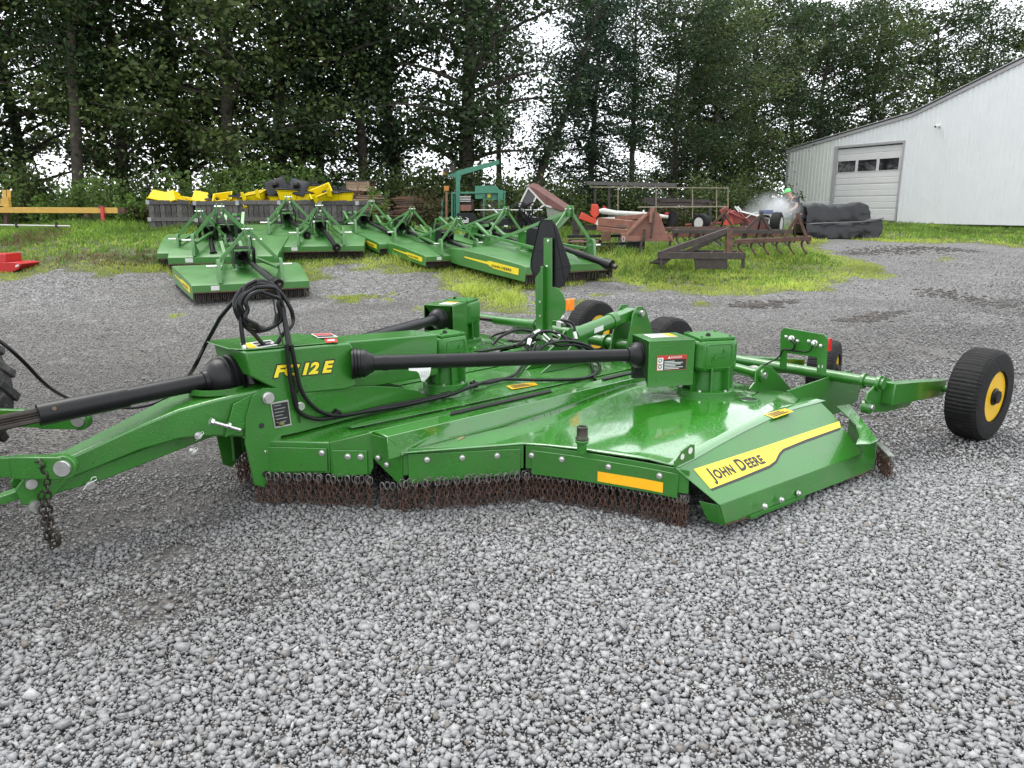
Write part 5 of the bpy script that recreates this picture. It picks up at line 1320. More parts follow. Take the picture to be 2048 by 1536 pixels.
hose('coiled_hose', [QB(x, y, b) for x, y, b in ((582, 700, .25), (570, 640, .12), (560, 595, .08), (548, 572, .07), (520, 562, .06), (495, 572, .05), (478, 590, .02), (440, 635, -.10))], .0118, mower)
cpl = NB(); cpl.cyl(QB(487, 690, .12), QB(497, 726, .14), .013, 12); cpl.build('hose_coupling', M_STEEL, mower)
cpl = NB(); cpl.cyl(QB(496, 722, .14), QB(504, 768, .17), .020, 14); cpl.build('hose_coupling_sleeve', M_BLACK, mower)
hose('hydraulic_hose', [QB(440, 635, -.10), QB(410, 690, -.25), QB(385, 740, -.4), QH(360, 772, .30), QH(325, 800, .14), QH(280, 814, .06), QH(230, 815, .05), QH(170, 808, .12), QH(130, 794, .28), QH(90, 768, .46), QH(45, 722, .66), QH(0, 683, .8), QH(-60, 650, .9)], .0118, mower)

# ---- wheels
def wheel_at(c, R_, Wd, yaw, name='wheel', deep=True):
    """laminated tyre on a yellow rim; c in mower coordinates"""
    root = bpy.data.objects.new(name, None); COL.objects.link(root); root.parent = mower
    root.location = TF(c); root.rotation_euler = (0, 0, yaw)
    w2 = Wd / 2; rp_w = random.Random(int(c[1] * 100))
    t = MB(); n = 144; prof = [(-w2, R_ * .56), (-w2 * 1.02, R_ * .80), (-w2 * .95, R_ * .93), (-w2 * .72, R_ * .985), (0, R_), (w2 * .72, R_ * .985), (w2 * .95, R_ * .93), (w2 * 1.02, R_ * .80), (w2, R_ * .56), (w2 * .6, R_ * .54), (-w2 * .6, R_ * .54)]
    secs = []
    for j in range(n):
        a = 2 * math.pi * j / n; k = rp_w.uniform(.997, 1.004) if j % 2 == 0 else rp_w.uniform(.984, .992)
        secs.append([(r * k * math.cos(a) if r > R_ * .6 else r * math.cos(a), -y, r * k * math.sin(a) if r > R_ * .6 else r * math.sin(a)) for y, r in prof])
    m = len(prof); vs = [p for s_ in secs for p in s_]; fs = [(j * m + i, j * m + (i + 1) % m, ((j + 1) % n) * m + (i + 1) % m, ((j + 1) % n) * m + i) for j in range(n) for i in range(m)]
    t.add(vs, fs); t.build('tyre', M_TYRE, root, smooth=25)
    r_ = MB(); r_.lathe((0, 0, 0), (0, -1, 0), [(w2 * .86, R_ * .545), (w2 * .80, R_ * .50), (w2 * .55, R_ * .48), (w2 * .35, R_ * .47), (-w2 * .45, R_ * .43), (-w2 * .62, R_ * .36), (-w2 * .58, R_ * .2), (-w2 * .58, .0)], 36)
    r_.lathe((0, 0, 0), (0, -1, 0), [(-w2 * .86, R_ * .545), (-w2 * .80, R_ * .53), (-w2 * .76, R_ * .48), (-w2 * .72, R_ * .40), (-w2 * .70, 0)], 36)
    rim = r_.build('rim', M_YEL, root)
    h_ = MB(); h_.lathe((0, 0, 0), (0, -1, 0), [(-w2 * 1.2, .05), (w2 * .5, .055), (w2 * -.1, .075), (w2 * -.05, .062), (w2 * .95, .060), (w2 * 1.0, .046), (w2 * 1.15, .044)], 20); h_.build('hub', M_BLACK, root)
    return root
WY = 0.0
for (c, yaw, rr_) in ((V3((1.70, 2.42, .325)), R(-5), .325), (V3((2.0, 1.16, .255)), R(16), .255), (V3((1.32, .02, .325)), R(0), .325), (V3((1.74, -1.26, .325)), R(0), .325)):
    wheel_at(c, rr_, .215, yaw)
def wheel_arm(a0, b0, h0, a1, b1, h1_):
    nb = NB(); nb.bar((a0, b0, h0), (a1, b1, h1_), .08, .15, w2=.07, h2=.12); o = nb.build('wheel_arm', M_GREEN, mower, bevel=.008)
    nb = NB(); nb.cyl((a1 - .03, b1, h1_), (a1 - .03, b1 + .16, h1_), .026, 16); nb.build('axle_spindle', M_GREEN, o); return o
wa = wheel_arm(.86, 2.12, .415, 1.72, 2.16, .325)
gs = NB(); gs.prism([QB(1728, 800, 2.07), QB(1732, 785, 2.07), QB(1766, 752, 2.07), QB(1832, 786, 2.07), QB(1815, 812, 2.07), QB(1770, 823, 2.07), QB(1735, 824, 2.07)], (0, .014, 0)); gso = gs.build('arm_gusset', M_GREEN, wa, bevel=.003)
q = QB(1727, 812, 2.05); gs = NB(); gs.lathe(q, (0, 1, 0), [(0, .045), (.05, .045)], 18); gs.build('pivot_eye', M_GREEN, wa)
gs = NB(); gs.lathe(q + V3((0, .05, 0)), (0, 1, 0), [(0, .02), (.015, .02)], 14); gs.build('pivot_pin', M_STEEL, wa)
wheel_arm(.80, .92, .43, 1.98, .96, .26); wheel_arm(.72, -.12, .47, 1.30, -.16, .36); wheel_arm(.80, -1.45, .45, 1.74, -1.42, .35)

# ---- safety chain hanging on the tongue
sc_root = empty('safety_chain', MO + MA * QB(95, 1000, .1).x + MBv * .1, 0, 'heavy grey safety chain dangling from the mower tongue to the gravel', 'chain')
mb = MB(); rr = random.Random(4)
def wpt(q): p = MO + MA * q.x + MBv * q.y; return V3((p.x, p.y, q.z))
path = catmull([wpt(QB(x, y, b)) for x, y, b in ((68, 915, .12), (80, 925, .17), (92, 950, .17), (94, 985, .16), (97, 1020, .15), (100, 1050, .15), (107, 1068, .16), (112, 1082, .17), (102, 1092, .16), (96, 1076, .14), (90, 1050, .13), (84, 1020, .12), (82, 985, .12))], 10)
L = 0; acc = 0; k = 0
for i in range(1, len(path)):
    seg = path[i] - path[i - 1]; acc += seg.length
    if acc >= .028:
        acc = 0; d = seg.normalized(); sd_ = d.orthogonal().normalized(); ud = d.cross(sd_)
        s_ = sd_ if k % 2 == 0 else ud; k += 1
        ring(mb, link_path(path[i] - sc_root.location, .044, .027, d, (s_ + ud * rr.uniform(-.2, .2)).normalized(), 12), .0048, 6)
o = mb.build('chain_links', M_DSTEEL, sc_root, smooth=60)
mb = MB(); hkp = wpt(QB(108, 1078, .19)) - sc_root.location
ring(mb, link_path(hkp, .075, .05, (0, 0, 1), (1, 0, 0), 14), .007, 6); mb.build('chain_hook', M_DSTEEL, sc_root, smooth=60)

# ================================================================== TRACTOR (only its rear shows)
TX, TY = -3.52, 4.22
tractor = empty('tractor', (TX, TY - .78, 0), 0, 'green tractor at the left edge, only a rear tyre and lift arms in view', 'tractor')
def tract_wheel(y):
    root = bpy.data.objects.new('rear_wheel', None); COL.objects.link(root); root.parent = tractor; root.location = (0, y, .72)
    root.location.z = .545; root.scale = (.757, .757, .757)
    Rr, w2 = .72, .20
    t = MB(); t.lathe((0, 0, 0), (0, 1, 0), [(-w2, .40), (-w2 * 1.05, .52), (-w2, .62), (-w2 * .8, .672), (0, .69), (w2 * .8, .672), (w2, .62), (w2 * 1.05, .52), (w2, .40), (0, .38)], 48, closed=True)
    tyre = t.build('tyre', M_TRACTYRE, root, smooth=40)
    t = MB()
    for k in range(22):
        for s in (1, -1):
            a0 = 2 * math.pi * (k + (.5 if s > 0 else 0)) / 22; a1 = a0 + .26
            p = V3((.665 * math.cos(a0), s * w2 * 1.0, .665 * math.sin(a0))); q = V3((.685 * math.cos(a1), -s * .01, .685 * math.sin(a1)))
            t.bar(p, q, .07, .06, up=(math.cos(a0), 0, math.sin(a0)))
    t.build('tyre_lugs', M_TRACTYRE, tyre, bevel=.012)
    t = MB(); t.lathe((0, 0, 0), (0, 1, 0), [(-.16, .41), (-.12, .39), (-.03, .36), (-.02, .12), (.02, .12), (.03, .36), (.12, .39), (.16, .41), (.16, .38), (-.16, .38)], 36); t.build('rim', M_YEL, root)
tract_wheel(.78); tract_wheel(-.78)
t = MB(); t.cyl((0, -.62, .545), (0, .62, .545), .08, 16); t.box((-.1, 0, .60), (.6, .36, .38)); t.box((-1.1, 0, .68), (1.6, .32, .36)); t.build('rear_axle_housing', M_GREEN, tractor, bevel=.02)
t = MB(); t.box((-1.65, 0, 1.15), (1.3, .62, .55)); t.build('hood', M_GREEN, tractor, bevel=.06)
t = MB(); t.cyl((.24, 0, .66), (.42, 0, .655), .045, 16); t.build('power_take_off', M_DSTEEL, tractor)
t = MB(); t.bar((-.2, -.02, .36), (.62, -.16, .33), .08, .05); t.build('drawbar', M_DARKIRON, tractor)
def lift_arm(end, start):
    e = end - tractor.location; s = start - tractor.location; d = (e - s).normalized()
    t = MB(); sd_ = V3((0, 0, 1)).cross(d).normalized()
    t.bar(s, e - d * .05, .032, .095); t.lathe(e - sd_ * .018, sd_, [(0, .058), (.036, .058)], 22)
    t.bar(e - d * .22, e, .045, .105)
    o = t.build('lift_arm', M_GREEN, tractor, bevel=.004)
    t = MB(); t.lathe(e - sd_ * .03, sd_, [(0, .028), (.0, .036), (.012, .040), (.048, .040), (.06, .036), (.06, .028), (.03, .026)], 20); t.build('ball_joint', M_STEEL, o)
n_end = wpt(QB(128, 934, .20)); f_end = wpt(QB(160, 838, -.35))
lift_arm(n_end, V3((-3.2, TY - 1.15, .50))); lift_arm(f_end, V3((-3.35, TY - .42, .52)))
# ================================================================== METAL BUILDING
def TB(x, y): return terr(x, y)
BU = V3((-.42, .91, 0)).normalized(); BN = V3((-.91, -.42, 0)).normalized()      # along the gable wall (away), outwards
BP = V3((17.93, 36.0, 0))
BZ = 1.02
def roof_h(s):     # s: distance along BU (negative = nearer the camera)
    if s > -.63: return 3.66 + (6.8 - s) * .149
    if s > -11: return 4.77 + (-.63 - s) * .333
    return 4.77 + 10.37 * .333 - (-11 - s) * .333
bld = empty('metal_building', BP + V3((0, 0, BZ)), 0, 'white ribbed metal farm building with grey roof trim at the right', 'building')
def bp(s, h, out=0.0): return BU * s + BN * out + V3((0, 0, h))
s = 6.8; D0, D1, DH = 3.48, -.30, 3.48
while s > -13.0:
    s2 = s - .91
    n = 4
    for (lo_open) in ((True,) if (s <= D0 + .02 and s2 >= D1 - .93 and not s <= D1) else (False,)):
        pass
    # ribbed profile across the panel
    prof = []
    for k in range(n):
        a = s - (.91 / n) * k; w = .91 / n
        prof += [(a, 0), (a - w * .62, 0), (a - w * .70, .014), (a - w * .92, .014), (a - w * .999, .0)]
    base = lambda q: DH if (D1 < q < D0) else -.12
    pb = MB(); rows = [[], []]
    for (q, o) in prof:
        q2 = max(q, -13.0)
        rows[0].append(bp(q2, base(q2), o)); rows[1].append(bp(q2, roof_h(q2) - .05, o))
    pb.quads(rows)
    pb.build('wall_panel', M_WALLALG if s > 3.3 else M_WALL, bld, smooth=0, solid=.004)
    s = s2
bk = 14.0
tr = MB()
rb_ = MB()
for (sa, sb) in ((6.95, -.63), (-.63, -11.0), (-11.0, -21.0)):
    p, q = bp(sa, roof_h(max(sa, -21)) - .02, .06), bp(sb, roof_h(sb) - .02, .06)
    up = (q - p).cross(BN).normalized()
    tr.prism([p, q, q + V3((0, 0, -.15)), p + V3((0, 0, -.15))], -BN * .07)
tr.build('roof_trim', M_TRIM, bld, bevel=.01)
tr = MB()
for (sa, sb) in ((7.0, -.63), (-.63, -11.0), (-11.0, -21.0)):
    p, q = bp(sa, roof_h(sa) + .03, .10), bp(sb, roof_h(sb) + .03, .10)
    tr.prism([p, q, q - BN * bk, p - BN * bk], (0, 0, .035))
tr.build('roof', M_TRIM, bld)
tr = MB(); tr.prism([bp(6.86, -.12, .03), bp(6.70, -.12, .03), bp(6.70, 3.6, .03), bp(6.86, 3.6, .03)], -BN * .09); tr.build('corner_trim', M_TRIM, bld)
tr = MB(); tr.prism([bp(6.80, -.12, 0), bp(6.80, -.12, -bk), bp(6.80, 3.65, -bk), bp(6.80, 3.65, 0)], BU * .05); tr.build('side_wall', M_WALL, bld)
tr = MB(); tr.prism([bp(6.8, -.12, -bk), bp(-20.9, -.12, -bk), bp(-20.9, roof_h(-20.9) - .1, -bk), bp(-11, roof_h(-11) - .1, -bk), bp(-.63, 4.7, -bk), bp(6.8, 3.6, -bk)], -BN * .05); tr.build('back_wall', M_WALL, bld)
tr = MB(); tr.prism([bp(-13, -.12, 0), bp(-20.9, -.12, 0), bp(-20.9, roof_h(-20.9) - .1, 0), bp(-13, roof_h(-13) - .1, 0)], -BN * .05); tr.build('far_wall', M_WALL, bld)
# overhead door
door = MB()
for (a, b_, h0, h1) in ((D0 + .16, D0 - .02, -.1, DH + .08), (D1 + .02, D1 - .06, -.1, DH + .08)):
    door.prism([bp(a, h0, .045), bp(b_, h0, .045), bp(b_, h1, .045), bp(a, h1, .045)], -BN * .07)
door.prism([bp(D0 + .16, DH + .02, .047), bp(D1 - .06, DH + .02, .047), bp(D1 - .06, DH + .12, .047), bp(D0 + .16, DH + .12, .047)], -BN * .07)
dfr = door.build('door_frame', M_TRIM, bld)
nsec = 6; sh = DH / nsec
for k in range(nsec):
    h0 = k * sh - .03; h1 = h0 + sh - .012
    dm = MB(); rows = []
    for (hh_, o) in ((h0, -.06), (h0 + .05, -.05), (h0 + sh * .46, -.05), (h0 + sh * .5, -.062), (h0 + sh * .54, -.05), (h1 - .04, -.05), (h1, -.06)):
        rows.append([bp(D0, hh_, o), bp(D1, hh_, o)])
    dm.quads(rows); sec = dm.build('door_section', M_DOORW, dfr, smooth=0, solid=.03)
    if k == 4:
        for j in range(3):
            a = D0 - .10 - j * 1.22; b_ = a - 1.06
            wf = MB(); z0, z1 = h0 + .03, h0 + sh - .02
            wf.prism([bp(a + .05, z0 - .04, -.035), bp(b_ - .05, z0 - .04, -.035), bp(b_ - .05, z1 + .04, -.035), bp(a + .05, z1 + .04, -.035)], -BN * .01); fr_ = wf.build('window_frame', M_DOORW, sec)
            wf = MB(); wf.prism([bp(a, z0, -.028), bp(b_, z0, -.028), bp(b_, z1, -.028), bp(a, z1, -.028)], -BN * .006); wf.build('pane', M_GLASS, fr_)
c = bp(-2.0, 4.08, .02)
cm = MB(); cm.box(c, (.12, .10, .12)); cm.cyl(c + BN * .05, c + BN * .28 + V3((0, 0, -.05)), .055, 14); co = cm.build('security_camera', M_WHITE, bld, bevel=.01)
cm = MB(); cm.lathe(c + BN * .282 + V3((0, 0, -.05)), BN, [(0, .05), (.004, .05)], 14); cm.build('camera_lens', M_INK, co)

# ================================================================== ROTARY CUTTERS IN THE BACKGROUND
def make_cutter():
    W, D = 1.95, 1.95
    root = empty('rotary_cutter')
    d = MB(); secs = []
    for (y, h, k) in ((0, .29, .90), (.08, .31, .91), (.75, .335, 1.0), (1.25, .335, 1.06), (1.6, .30, 1.07), (1.85, .22, 1.04), (1.98, .13, 1.0)):
        x = W / 2 * k; secs.append([(-x, y, .07), (-x, y, h), (-x * .5, y, h + .004), (0, y, h + .010), (x * .5, y, h + .004), (x, y, h), (x, y, .07), (x - .01, y, .07), (x - .01, y, h - .012), (0, y, h - .004), (-x + .01, y, h - .012), (-x + .01, y, .07)])
    d.loft(secs); deck = d.build('deck', M_OLDGREEN, root, bevel=.006)
    f = MB(); f.box((0, -.008, .24), (W * .90 + .004, .012, .11)); f.build('front_lip', M_OLDGREEN, root, bevel=.003)
    f = MB(); f.box((0, -.02, .185), (W * .9, .05, .012)); f.build('wear_strip', M_RUSTIRON, root)
    f = MB(); rr = random.Random(2)
    for k in range(54):
        x = (-W / 2 + .02 + (W - .04) * k / 53) * .9
        f.bar((x, rr.uniform(0, .02), .18), (x + rr.uniform(-.006, .006), rr.uniform(-.01, .03), rr.uniform(.03, .06)), .017, .012)
    f.build('chain_curtain', M_DARKIRON, root)['kind'] = 'stuff'
    for s in (-1, 1):
        x = s * .44; b = MB()
        b.prism([(x, -.02, .315), (x, .0, .40), (x, .03, .62), (x, .06, .66), (x, .14, .66), (x, .17, .60), (x, .19, .44), (x, .34, .34), (x, .34, .32)], (.05 * s, 0, 0))
        br = b.build('hitch_bracket', M_OLDGREEN, root, bevel=.004)
        b = MB(); b.cyl((x - s * .02, .09, .56), (x + s * .20, .09, .56), .016, 10); b.build('hitch_pin', M_STEEL, br)
        b = MB(); b.bar((x, .10, .63), (s * .05, .14, 1.06), .055, .018, up=(0, 1, 0)); b.build('mast_bar', M_OLDGREEN, root, bevel=.003)
        b = MB(); b.bar((s * .045, .16, 1.05), (s * .30, 1.55, .37), .05, .022, up=(1, 0, 0)); b.build('rear_brace', M_OLDGREEN, root, bevel=.003)
        b = MB(); b.bar((x, .15, .50), (s * .16, 1.75, .46), .06, .04); b.bar((s * .16, 1.74, .46), (s * .16, 2.1, .62), .06, .04); b.build('frame_rail', M_OLDGREEN, root, bevel=.003)
    b = MB(); b.prism([(-.05, .08, 1.0), (-.05, .10, 1.16), (-.05, .17, 1.16), (-.05, .20, 1.0)], (.014, 0, 0)); b.prism([(.036, .08, 1.0), (.036, .10, 1.16), (.036, .17, 1.16), (.036, .20, 1.0)], (.014, 0, 0))
    mt = b.build('mast_clevis', M_OLDGREEN, root, bevel=.003)
    b = MB(); b.cyl((-.08, .135, 1.11), (.08, .135, 1.11), .014, 10); b.build('top_pin', M_STEEL, mt)
    b = MB(); b.tube([(.02, .15, 1.0), (.06, .45, .72), (.07, .62, .60)], .018, 8); b.build('stay_rod', M_STEEL, root)
    g = MB(); g.lathe((0, .95, .33), (0, 0, 1), [(0, .20), (.03, .19), (.03, .12), (.12, .11)], 24); g.box((0, .95, .55), (.24, .26, .22)); gx = g.build('gearbox', M_CAST, root, bevel=.012)
    g = MB(); o_ = [(-.17, .42), (-.17, .74), (.17, .74), (.17, .42)]; i_ = [(.16, .42), (.16, .73), (-.16, .73), (-.16, .42)]
    g.loft([[(x, y, z) for x, z in o_ + i_] for y in (.56, .83)]); g.build('shaft_shield', M_BLACKPAINT, gx)
    sp = MB(); p, q = V3((0, .80, .57)), V3((.30, -.45, .36)); dd = (q - p).normalized()
    sp.cyl(p, p + dd * .75, .042, 14); sp.cyl(p + dd * .74, q, .052, 14); sh_ = sp.build('drive_shaft', M_BLACK, root)
    sp = MB(); sp.lathe(p, dd, [(0, .10), (.06, .095), (.16, .05)], 18); sp.build('shaft_cone', M_BLACK, sh_); sp = MB(); sp.lathe(q, -dd, [(-.02, .085), (.06, .08), (.14, .055)], 18); sp.build('shaft_cone', M_BLACK, sh_)
    sp = MB(); sp.cyl(q, q + dd * .10, .035, 10); sp.build('yoke', M_DSTEEL, sh_)
    t = MB(); t.bar((0, 2.02, .60), (0, 2.34, .52), .09, .05); t.bar((-.07, 2.34, .53), (-.07, 2.42, .22), .015, .06); t.bar((.07, 2.34, .53), (.07, 2.42, .22), .015, .06); t.box((0, 2.34, .53), (.16, .08, .03)); tf2 = t.build('tail_fork', M_OLDGREEN, root)
    t = MB(); t.lathe((0, 2.42, .21), (1, 0, 0), [(-.055, .11), (-.06, .17), (-.04, .205), (.04, .205), (.06, .17), (.055, .11)], 24); tw_ = t.build('tail_wheel', M_TYRE, root)
    t = MB(); t.lathe((0, 2.42, .21), (1, 0, 0), [(-.05, .11), (-.02, .05), (.02, .05), (.05, .11)], 18); t.build('wheel_hub', M_BLACKPAINT, tw_)
    sx_ = lambda y: -W / 2 * (.90 + .10 * min(1, y / .75) + .06 * max(0, (y - .75) / .5)) - .004
    t = MB(); dp = [(1.22, .235), (.75, .235), (.70, .26), (.12, .25), (.12, .15), (.62, .16), (.72, .20), (1.22, .215)]
    t.prism([(sx_(y), y, z) for y, z in dp], (-.002, 0, 0)); dk = t.build('side_decal', M_DECAL, root, smooth=0)
    text_obj('decal_lettering', 'JOHN DEERE', M_INK, dk, (sx_(.64) - .006, .64, .18), (sx_(.12) - sx_(.64), -.52, 0), (0, 0, 1), .055, off=.001, sx=1.25)
    t = MB(); t.box((-.55, -.0155, .245), (.12, .003, .07)); wl_ = t.build('price_tag', M_WHITE, root)
    return root
cut0 = make_cutter()
CUTS = [   # front-left, front-right photo points, label
    ((384, 611), (622, 593), 'green rotary cutter nearest the left, alone on the gravel with rusty front chains'),
    ((1022, 583), (1246, 556), 'green rotary cutter on the right, partly hidden by the black triangular emblem'),
    ((338, 553), (560, 541), 'green rotary cutter directly behind the one on the gravel at left'),
    ((316, 537), (500, 528), 'green rotary cutter at the left end of the row against the grassy bank'),
    ((556, 524), (731, 516), 'green rotary cutter left of the middle, its mast before the rightmost wooden bin'),
    ((500, 499), (665, 493), 'green rotary cutter furthest back, close before the wooden bins'),
    ((694, 494), (800, 487), 'green rotary cutter at the back of the middle row before the lumber piles'),
    ((772, 514), (880, 506), 'green rotary cutter second in the middle row, front half in tall grass'),
    ((850, 543), (985, 529), 'green rotary cutter third in the middle row with pale tag, grass at its side'),
    ((948, 527), (1075, 518), 'green rotary cutter mostly hidden behind the ones near the black emblem'),
]
for i, (pl_, pr_, lab) in enumerate(CUTS):
    a, b = G(*pl_), G(*pr_)
    yaw = math.atan2(b.y - a.y, b.x - a.x)
    k = (b.xy - a.xy).length / 1.80
    k = max(.9, min(1.25, k))
    o = cut0 if i == 0 else copy_tree(cut0)
    mid = (a + b) / 2
    # follow the slope of the ground
    f = V3((-math.sin(yaw), math.cos(yaw), 0)); back = mid + f * 1.9 * k
    zb = terr(back.x, back.y); pitch = math.atan2(zb - mid.z, 1.9 * k)
    o.location = (mid.x, mid.y, terr(mid.x, mid.y) - .01); o.scale = (k, k * 1.18, k)
    o.rotation_euler = (pitch * .9, 0, yaw)
    tag(o, lab, 'rotary cutter', 'green rotary cutters parked on the grass')

# ================================================================== WOODEN BINS WITH YELLOW HOPPERS
def make_bin():
    root = empty('wooden_bin'); W, D, H = 1.16, 1.10, .84
    pk = MB(); pk.box((0, 0, H / 2), (.122, .020, H)); me_pl = pk.mesh('plank', M_WOOD, 0)
    def plank(x, y, rz, dz, sc):
        o = bpy.data.objects.new('plank', me_pl); COL.objects.link(o); o.parent = root; o.location = (x, y, dz); o.rotation_euler = (0, 0, rz); o.scale = (sc, 1, 1)
    rr = random.Random(5)
    for k in range(8):
        t = -W / 2 + .085 + k * (W - .17) / 7
        plank(t, -D / 2 + .02, 0, rr.uniform(-.012, .012), rr.uniform(.92, 1.06)); plank(t, D / 2 - .02, 0, rr.uniform(-.012, .012), 1)
        t = -D / 2 + .085 + k * (D - .17) / 7
        plank(-W / 2 + .02, t, R(90), rr.uniform(-.012, .012), rr.uniform(.92, 1.06)); plank(W / 2 - .02, t, R(90), rr.uniform(-.012, .012), 1)
    for (h, th) in ((H - .06, .105), (H * .40, .10)):
        for s in (-1, 1):
            r_ = MB(); r_.box((0, s * (D / 2 + .006), h), (W + .02, .03, th)); r_.build('rail', M_WOOD, root, bevel=.004)
            r_ = MB(); r_.box((s * (W / 2 + .006), 0, h), (.03, D - .02, th)); r_.build('rail', M_WOOD, root, bevel=.004)
        for sx in (-1, 1):
            for sy in (-1, 1):
                c_ = MB(); c_.box((sx * (W / 2 - .015), sy * (D / 2 + .024), h), (.09, .004, th + .004)); c_.box((sx * (W / 2 + .024), sy * (D / 2 - .015), h), (.004, .09, th + .004)); c_.build('corner_bracket', M_GREYINK, root)
    fl = MB(); fl.box((0, 0, .05), (W - .08, D - .08, .03)); fl.build('floor_board', M_WOOD, root)
    return root
bin0 = make_bin()
BY = 20.4
BINS = [(338, R(9), 'grey wooden bin at the left end of the row, holding yellow plastic parts', BY + .05), (435, R(1), 'grey wooden bin second from the left, yellow parts showing above its rim', BY), (520, R(-1), 'grey wooden bin in the middle of the row of five', BY + .05),
        (598, R(1), 'grey wooden bin fourth from the left, under the heaped hoppers and blue bucket', BY + .1), (676, R(-2), 'grey wooden bin at the right end of the row beside the lumber', BY + .15)]
BPOS = []
for i, (px, rz, lab, yy) in enumerate(BINS):
    o = bin0 if i == 0 else copy_tree(bin0)
    p = at(px, 430, yy); o.location = (p.x, p.y + .5, terr(p.x, p.y) - .06); o.rotation_euler = (0, 0, rz)
    tag(o, lab, 'wooden bin', 'row of wooden bins'); BPOS.append(o.location.copy())
def make_hopper(lid):
    root = empty('seed_hopper'); h = MB()
    o_ = [[(-.15, -.12, 0), (.15, -.12, 0), (.15, .12, 0), (-.15, .12, 0)], [(-.23, -.19, .30), (.23, -.19, .30), (.23, .19, .30), (-.23, .19, .30)], [(-.25, -.21, .305), (.25, -.21, .305), (.25, .21, .305), (-.25, .21, .305)], [(-.25, -.21, .325), (.25, -.21, .325), (.25, .21, .325), (-.25, .21, .325)]]
    if not lid:
        o_ += [[(-.22, -.18, .325), (.22, -.18, .325), (.22, .18, .325), (-.22, .18, .325)], [(-.14, -.11, .03), (.14, -.11, .03), (.14, .11, .03), (-.14, .11, .03)]]
    h.loft(o_); h.build('hopper_body', M_BRIGHTYEL, root, bevel=.012)
    if lid:
        l = MB(); l.loft([[(-.265, -.225, .327), (.265, -.225, .327), (.265, .225, .327), (-.265, .225, .327)], [(-.265, -.225, .355), (.265, -.225, .355), (.265, .225, .355), (-.265, .225, .355)], [(-.2, -.16, .39), (.2, -.16, .39), (.2, .16, .39), (-.2, .16, .39)]])
        lo = l.build('lid', M_BLACKPAINT, root, bevel=.01)
        l = MB(); l.lathe((0, 0, .388), (0, 0, 1), [(0, .09), (.03, .085), (.05, .07), (.09, .065), (.10, .05)], 20); l.build('lid_cap', M_BLACK, lo)
    else:
        for sx in (-1, 1):
            l = MB(); l.prism([(sx * .20, -.215, .18), (sx * .20, -.215, .40), (sx * .14, -.215, .40), (sx * .10, -.215, .25)], (0, -.02, 0)); l.build('mounting_tab', M_BRIGHTYEL, root, bevel=.006)
    return root
ho, hl_ = make_hopper(False), make_hopper(True)
HOP = [ # px, py (base of hopper), open?, tilt x, tilt y, rz, scale, label
    (322, 415, 0, 150, 12, 20, 1.0, 'yellow plastic hopper upside down in the leftmost bin, left of two'), (345, 416, 0, 160, -14, -10, 1.05, 'yellow plastic hopper upside down in the leftmost bin, right of two'),
    (368, 420, 0, 12, 8, 5, .8, 'small yellow hopper at the right rim of the leftmost bin'), (404, 417, 0, 155, 10, 30, 1.05, 'yellow hopper tipped over in the second bin, on its left side'),
    (424, 424, 1, 8, 0, 0, .8, 'low yellow hopper with black lid sunk in the second bin'), (452, 418, 0, 30, -8, 10, .95, 'yellow open hopper with tabs at the right of the second bin'),
    (478, 424, 1, 0, 10, 0, .9, 'yellow hopper with black lid between second and third bins'), (492, 422, 0, 60, 30, 40, .8, 'yellow hopper lying on edge left in the third bin'), (518, 418, 0, 12, -10, -5, 1.15, 'long yellow hopper leaning in the third bin'),
    (578, 414, 1, 0, 3, 6, 1.1, 'upright yellow hopper with black lid at the front of the heap'), (612, 420, 1, -4, -4, -8, 1.0, 'yellow hopper with black lid, low in the middle of the heap'),
    (562, 392, 1, 55, -20, 10, 1.0, 'hopper with its black lid turned to the viewer at the top left of the heap'), (604, 397, 1, 50, 12, -14, 1.05, 'hopper with large black lid under the blue bucket'),
    (553, 418, 1, 5, 0, 30, .85, 'yellow hopper squeezed at the left of the heap'), (652, 410, 0, 28, -22, 12, 1.15, 'yellow hopper tilted sideways over the rim of the last bin'), (690, 418, 1, 0, -3, 10, 1.05, 'yellow hopper with black lid at the far right of the bins'),
    (672, 413, 1, 10, 5, -20, .95, 'yellow hopper with black lid just behind the tilted one'), (630, 400, 1, 0, 0, 20, .9, 'hopper with a black cap in the heap behind the low one')]
used = {0: False, 1: False}
for (px, py, k, tx, ty, rz, sc, lab) in HOP:
    src = hl_ if k else ho
    o = src if not used[k] else copy_tree(src); used[k] = True
    p = at(px, py, BY + .35 + (.25 if py < 402 else 0))
    if abs(tx) > 90: p.z += .33 * sc
    p.z += .05; o.location = p; o.rotation_euler = (R(tx), R(ty), R(rz)); o.scale = (sc * 1.08,) * 3
    tag(o, lab, 'hopper', 'yellow seed hoppers in the bins')
p = at(589, 374, BY + .5); bkt = MB(); bkt.lathe((0, 0, 0), (0, 0, 1), [(0, .10), (.19, .085), (.195, .092), (.21, .092), (.21, 0)], 22)
o = bkt.build('bucket', M_BLUE); o.location = p; o.rotation_euler = (0, R(6), 0); tag(o, 'blue plastic bucket upside down on top of the hoppers', 'bucket')

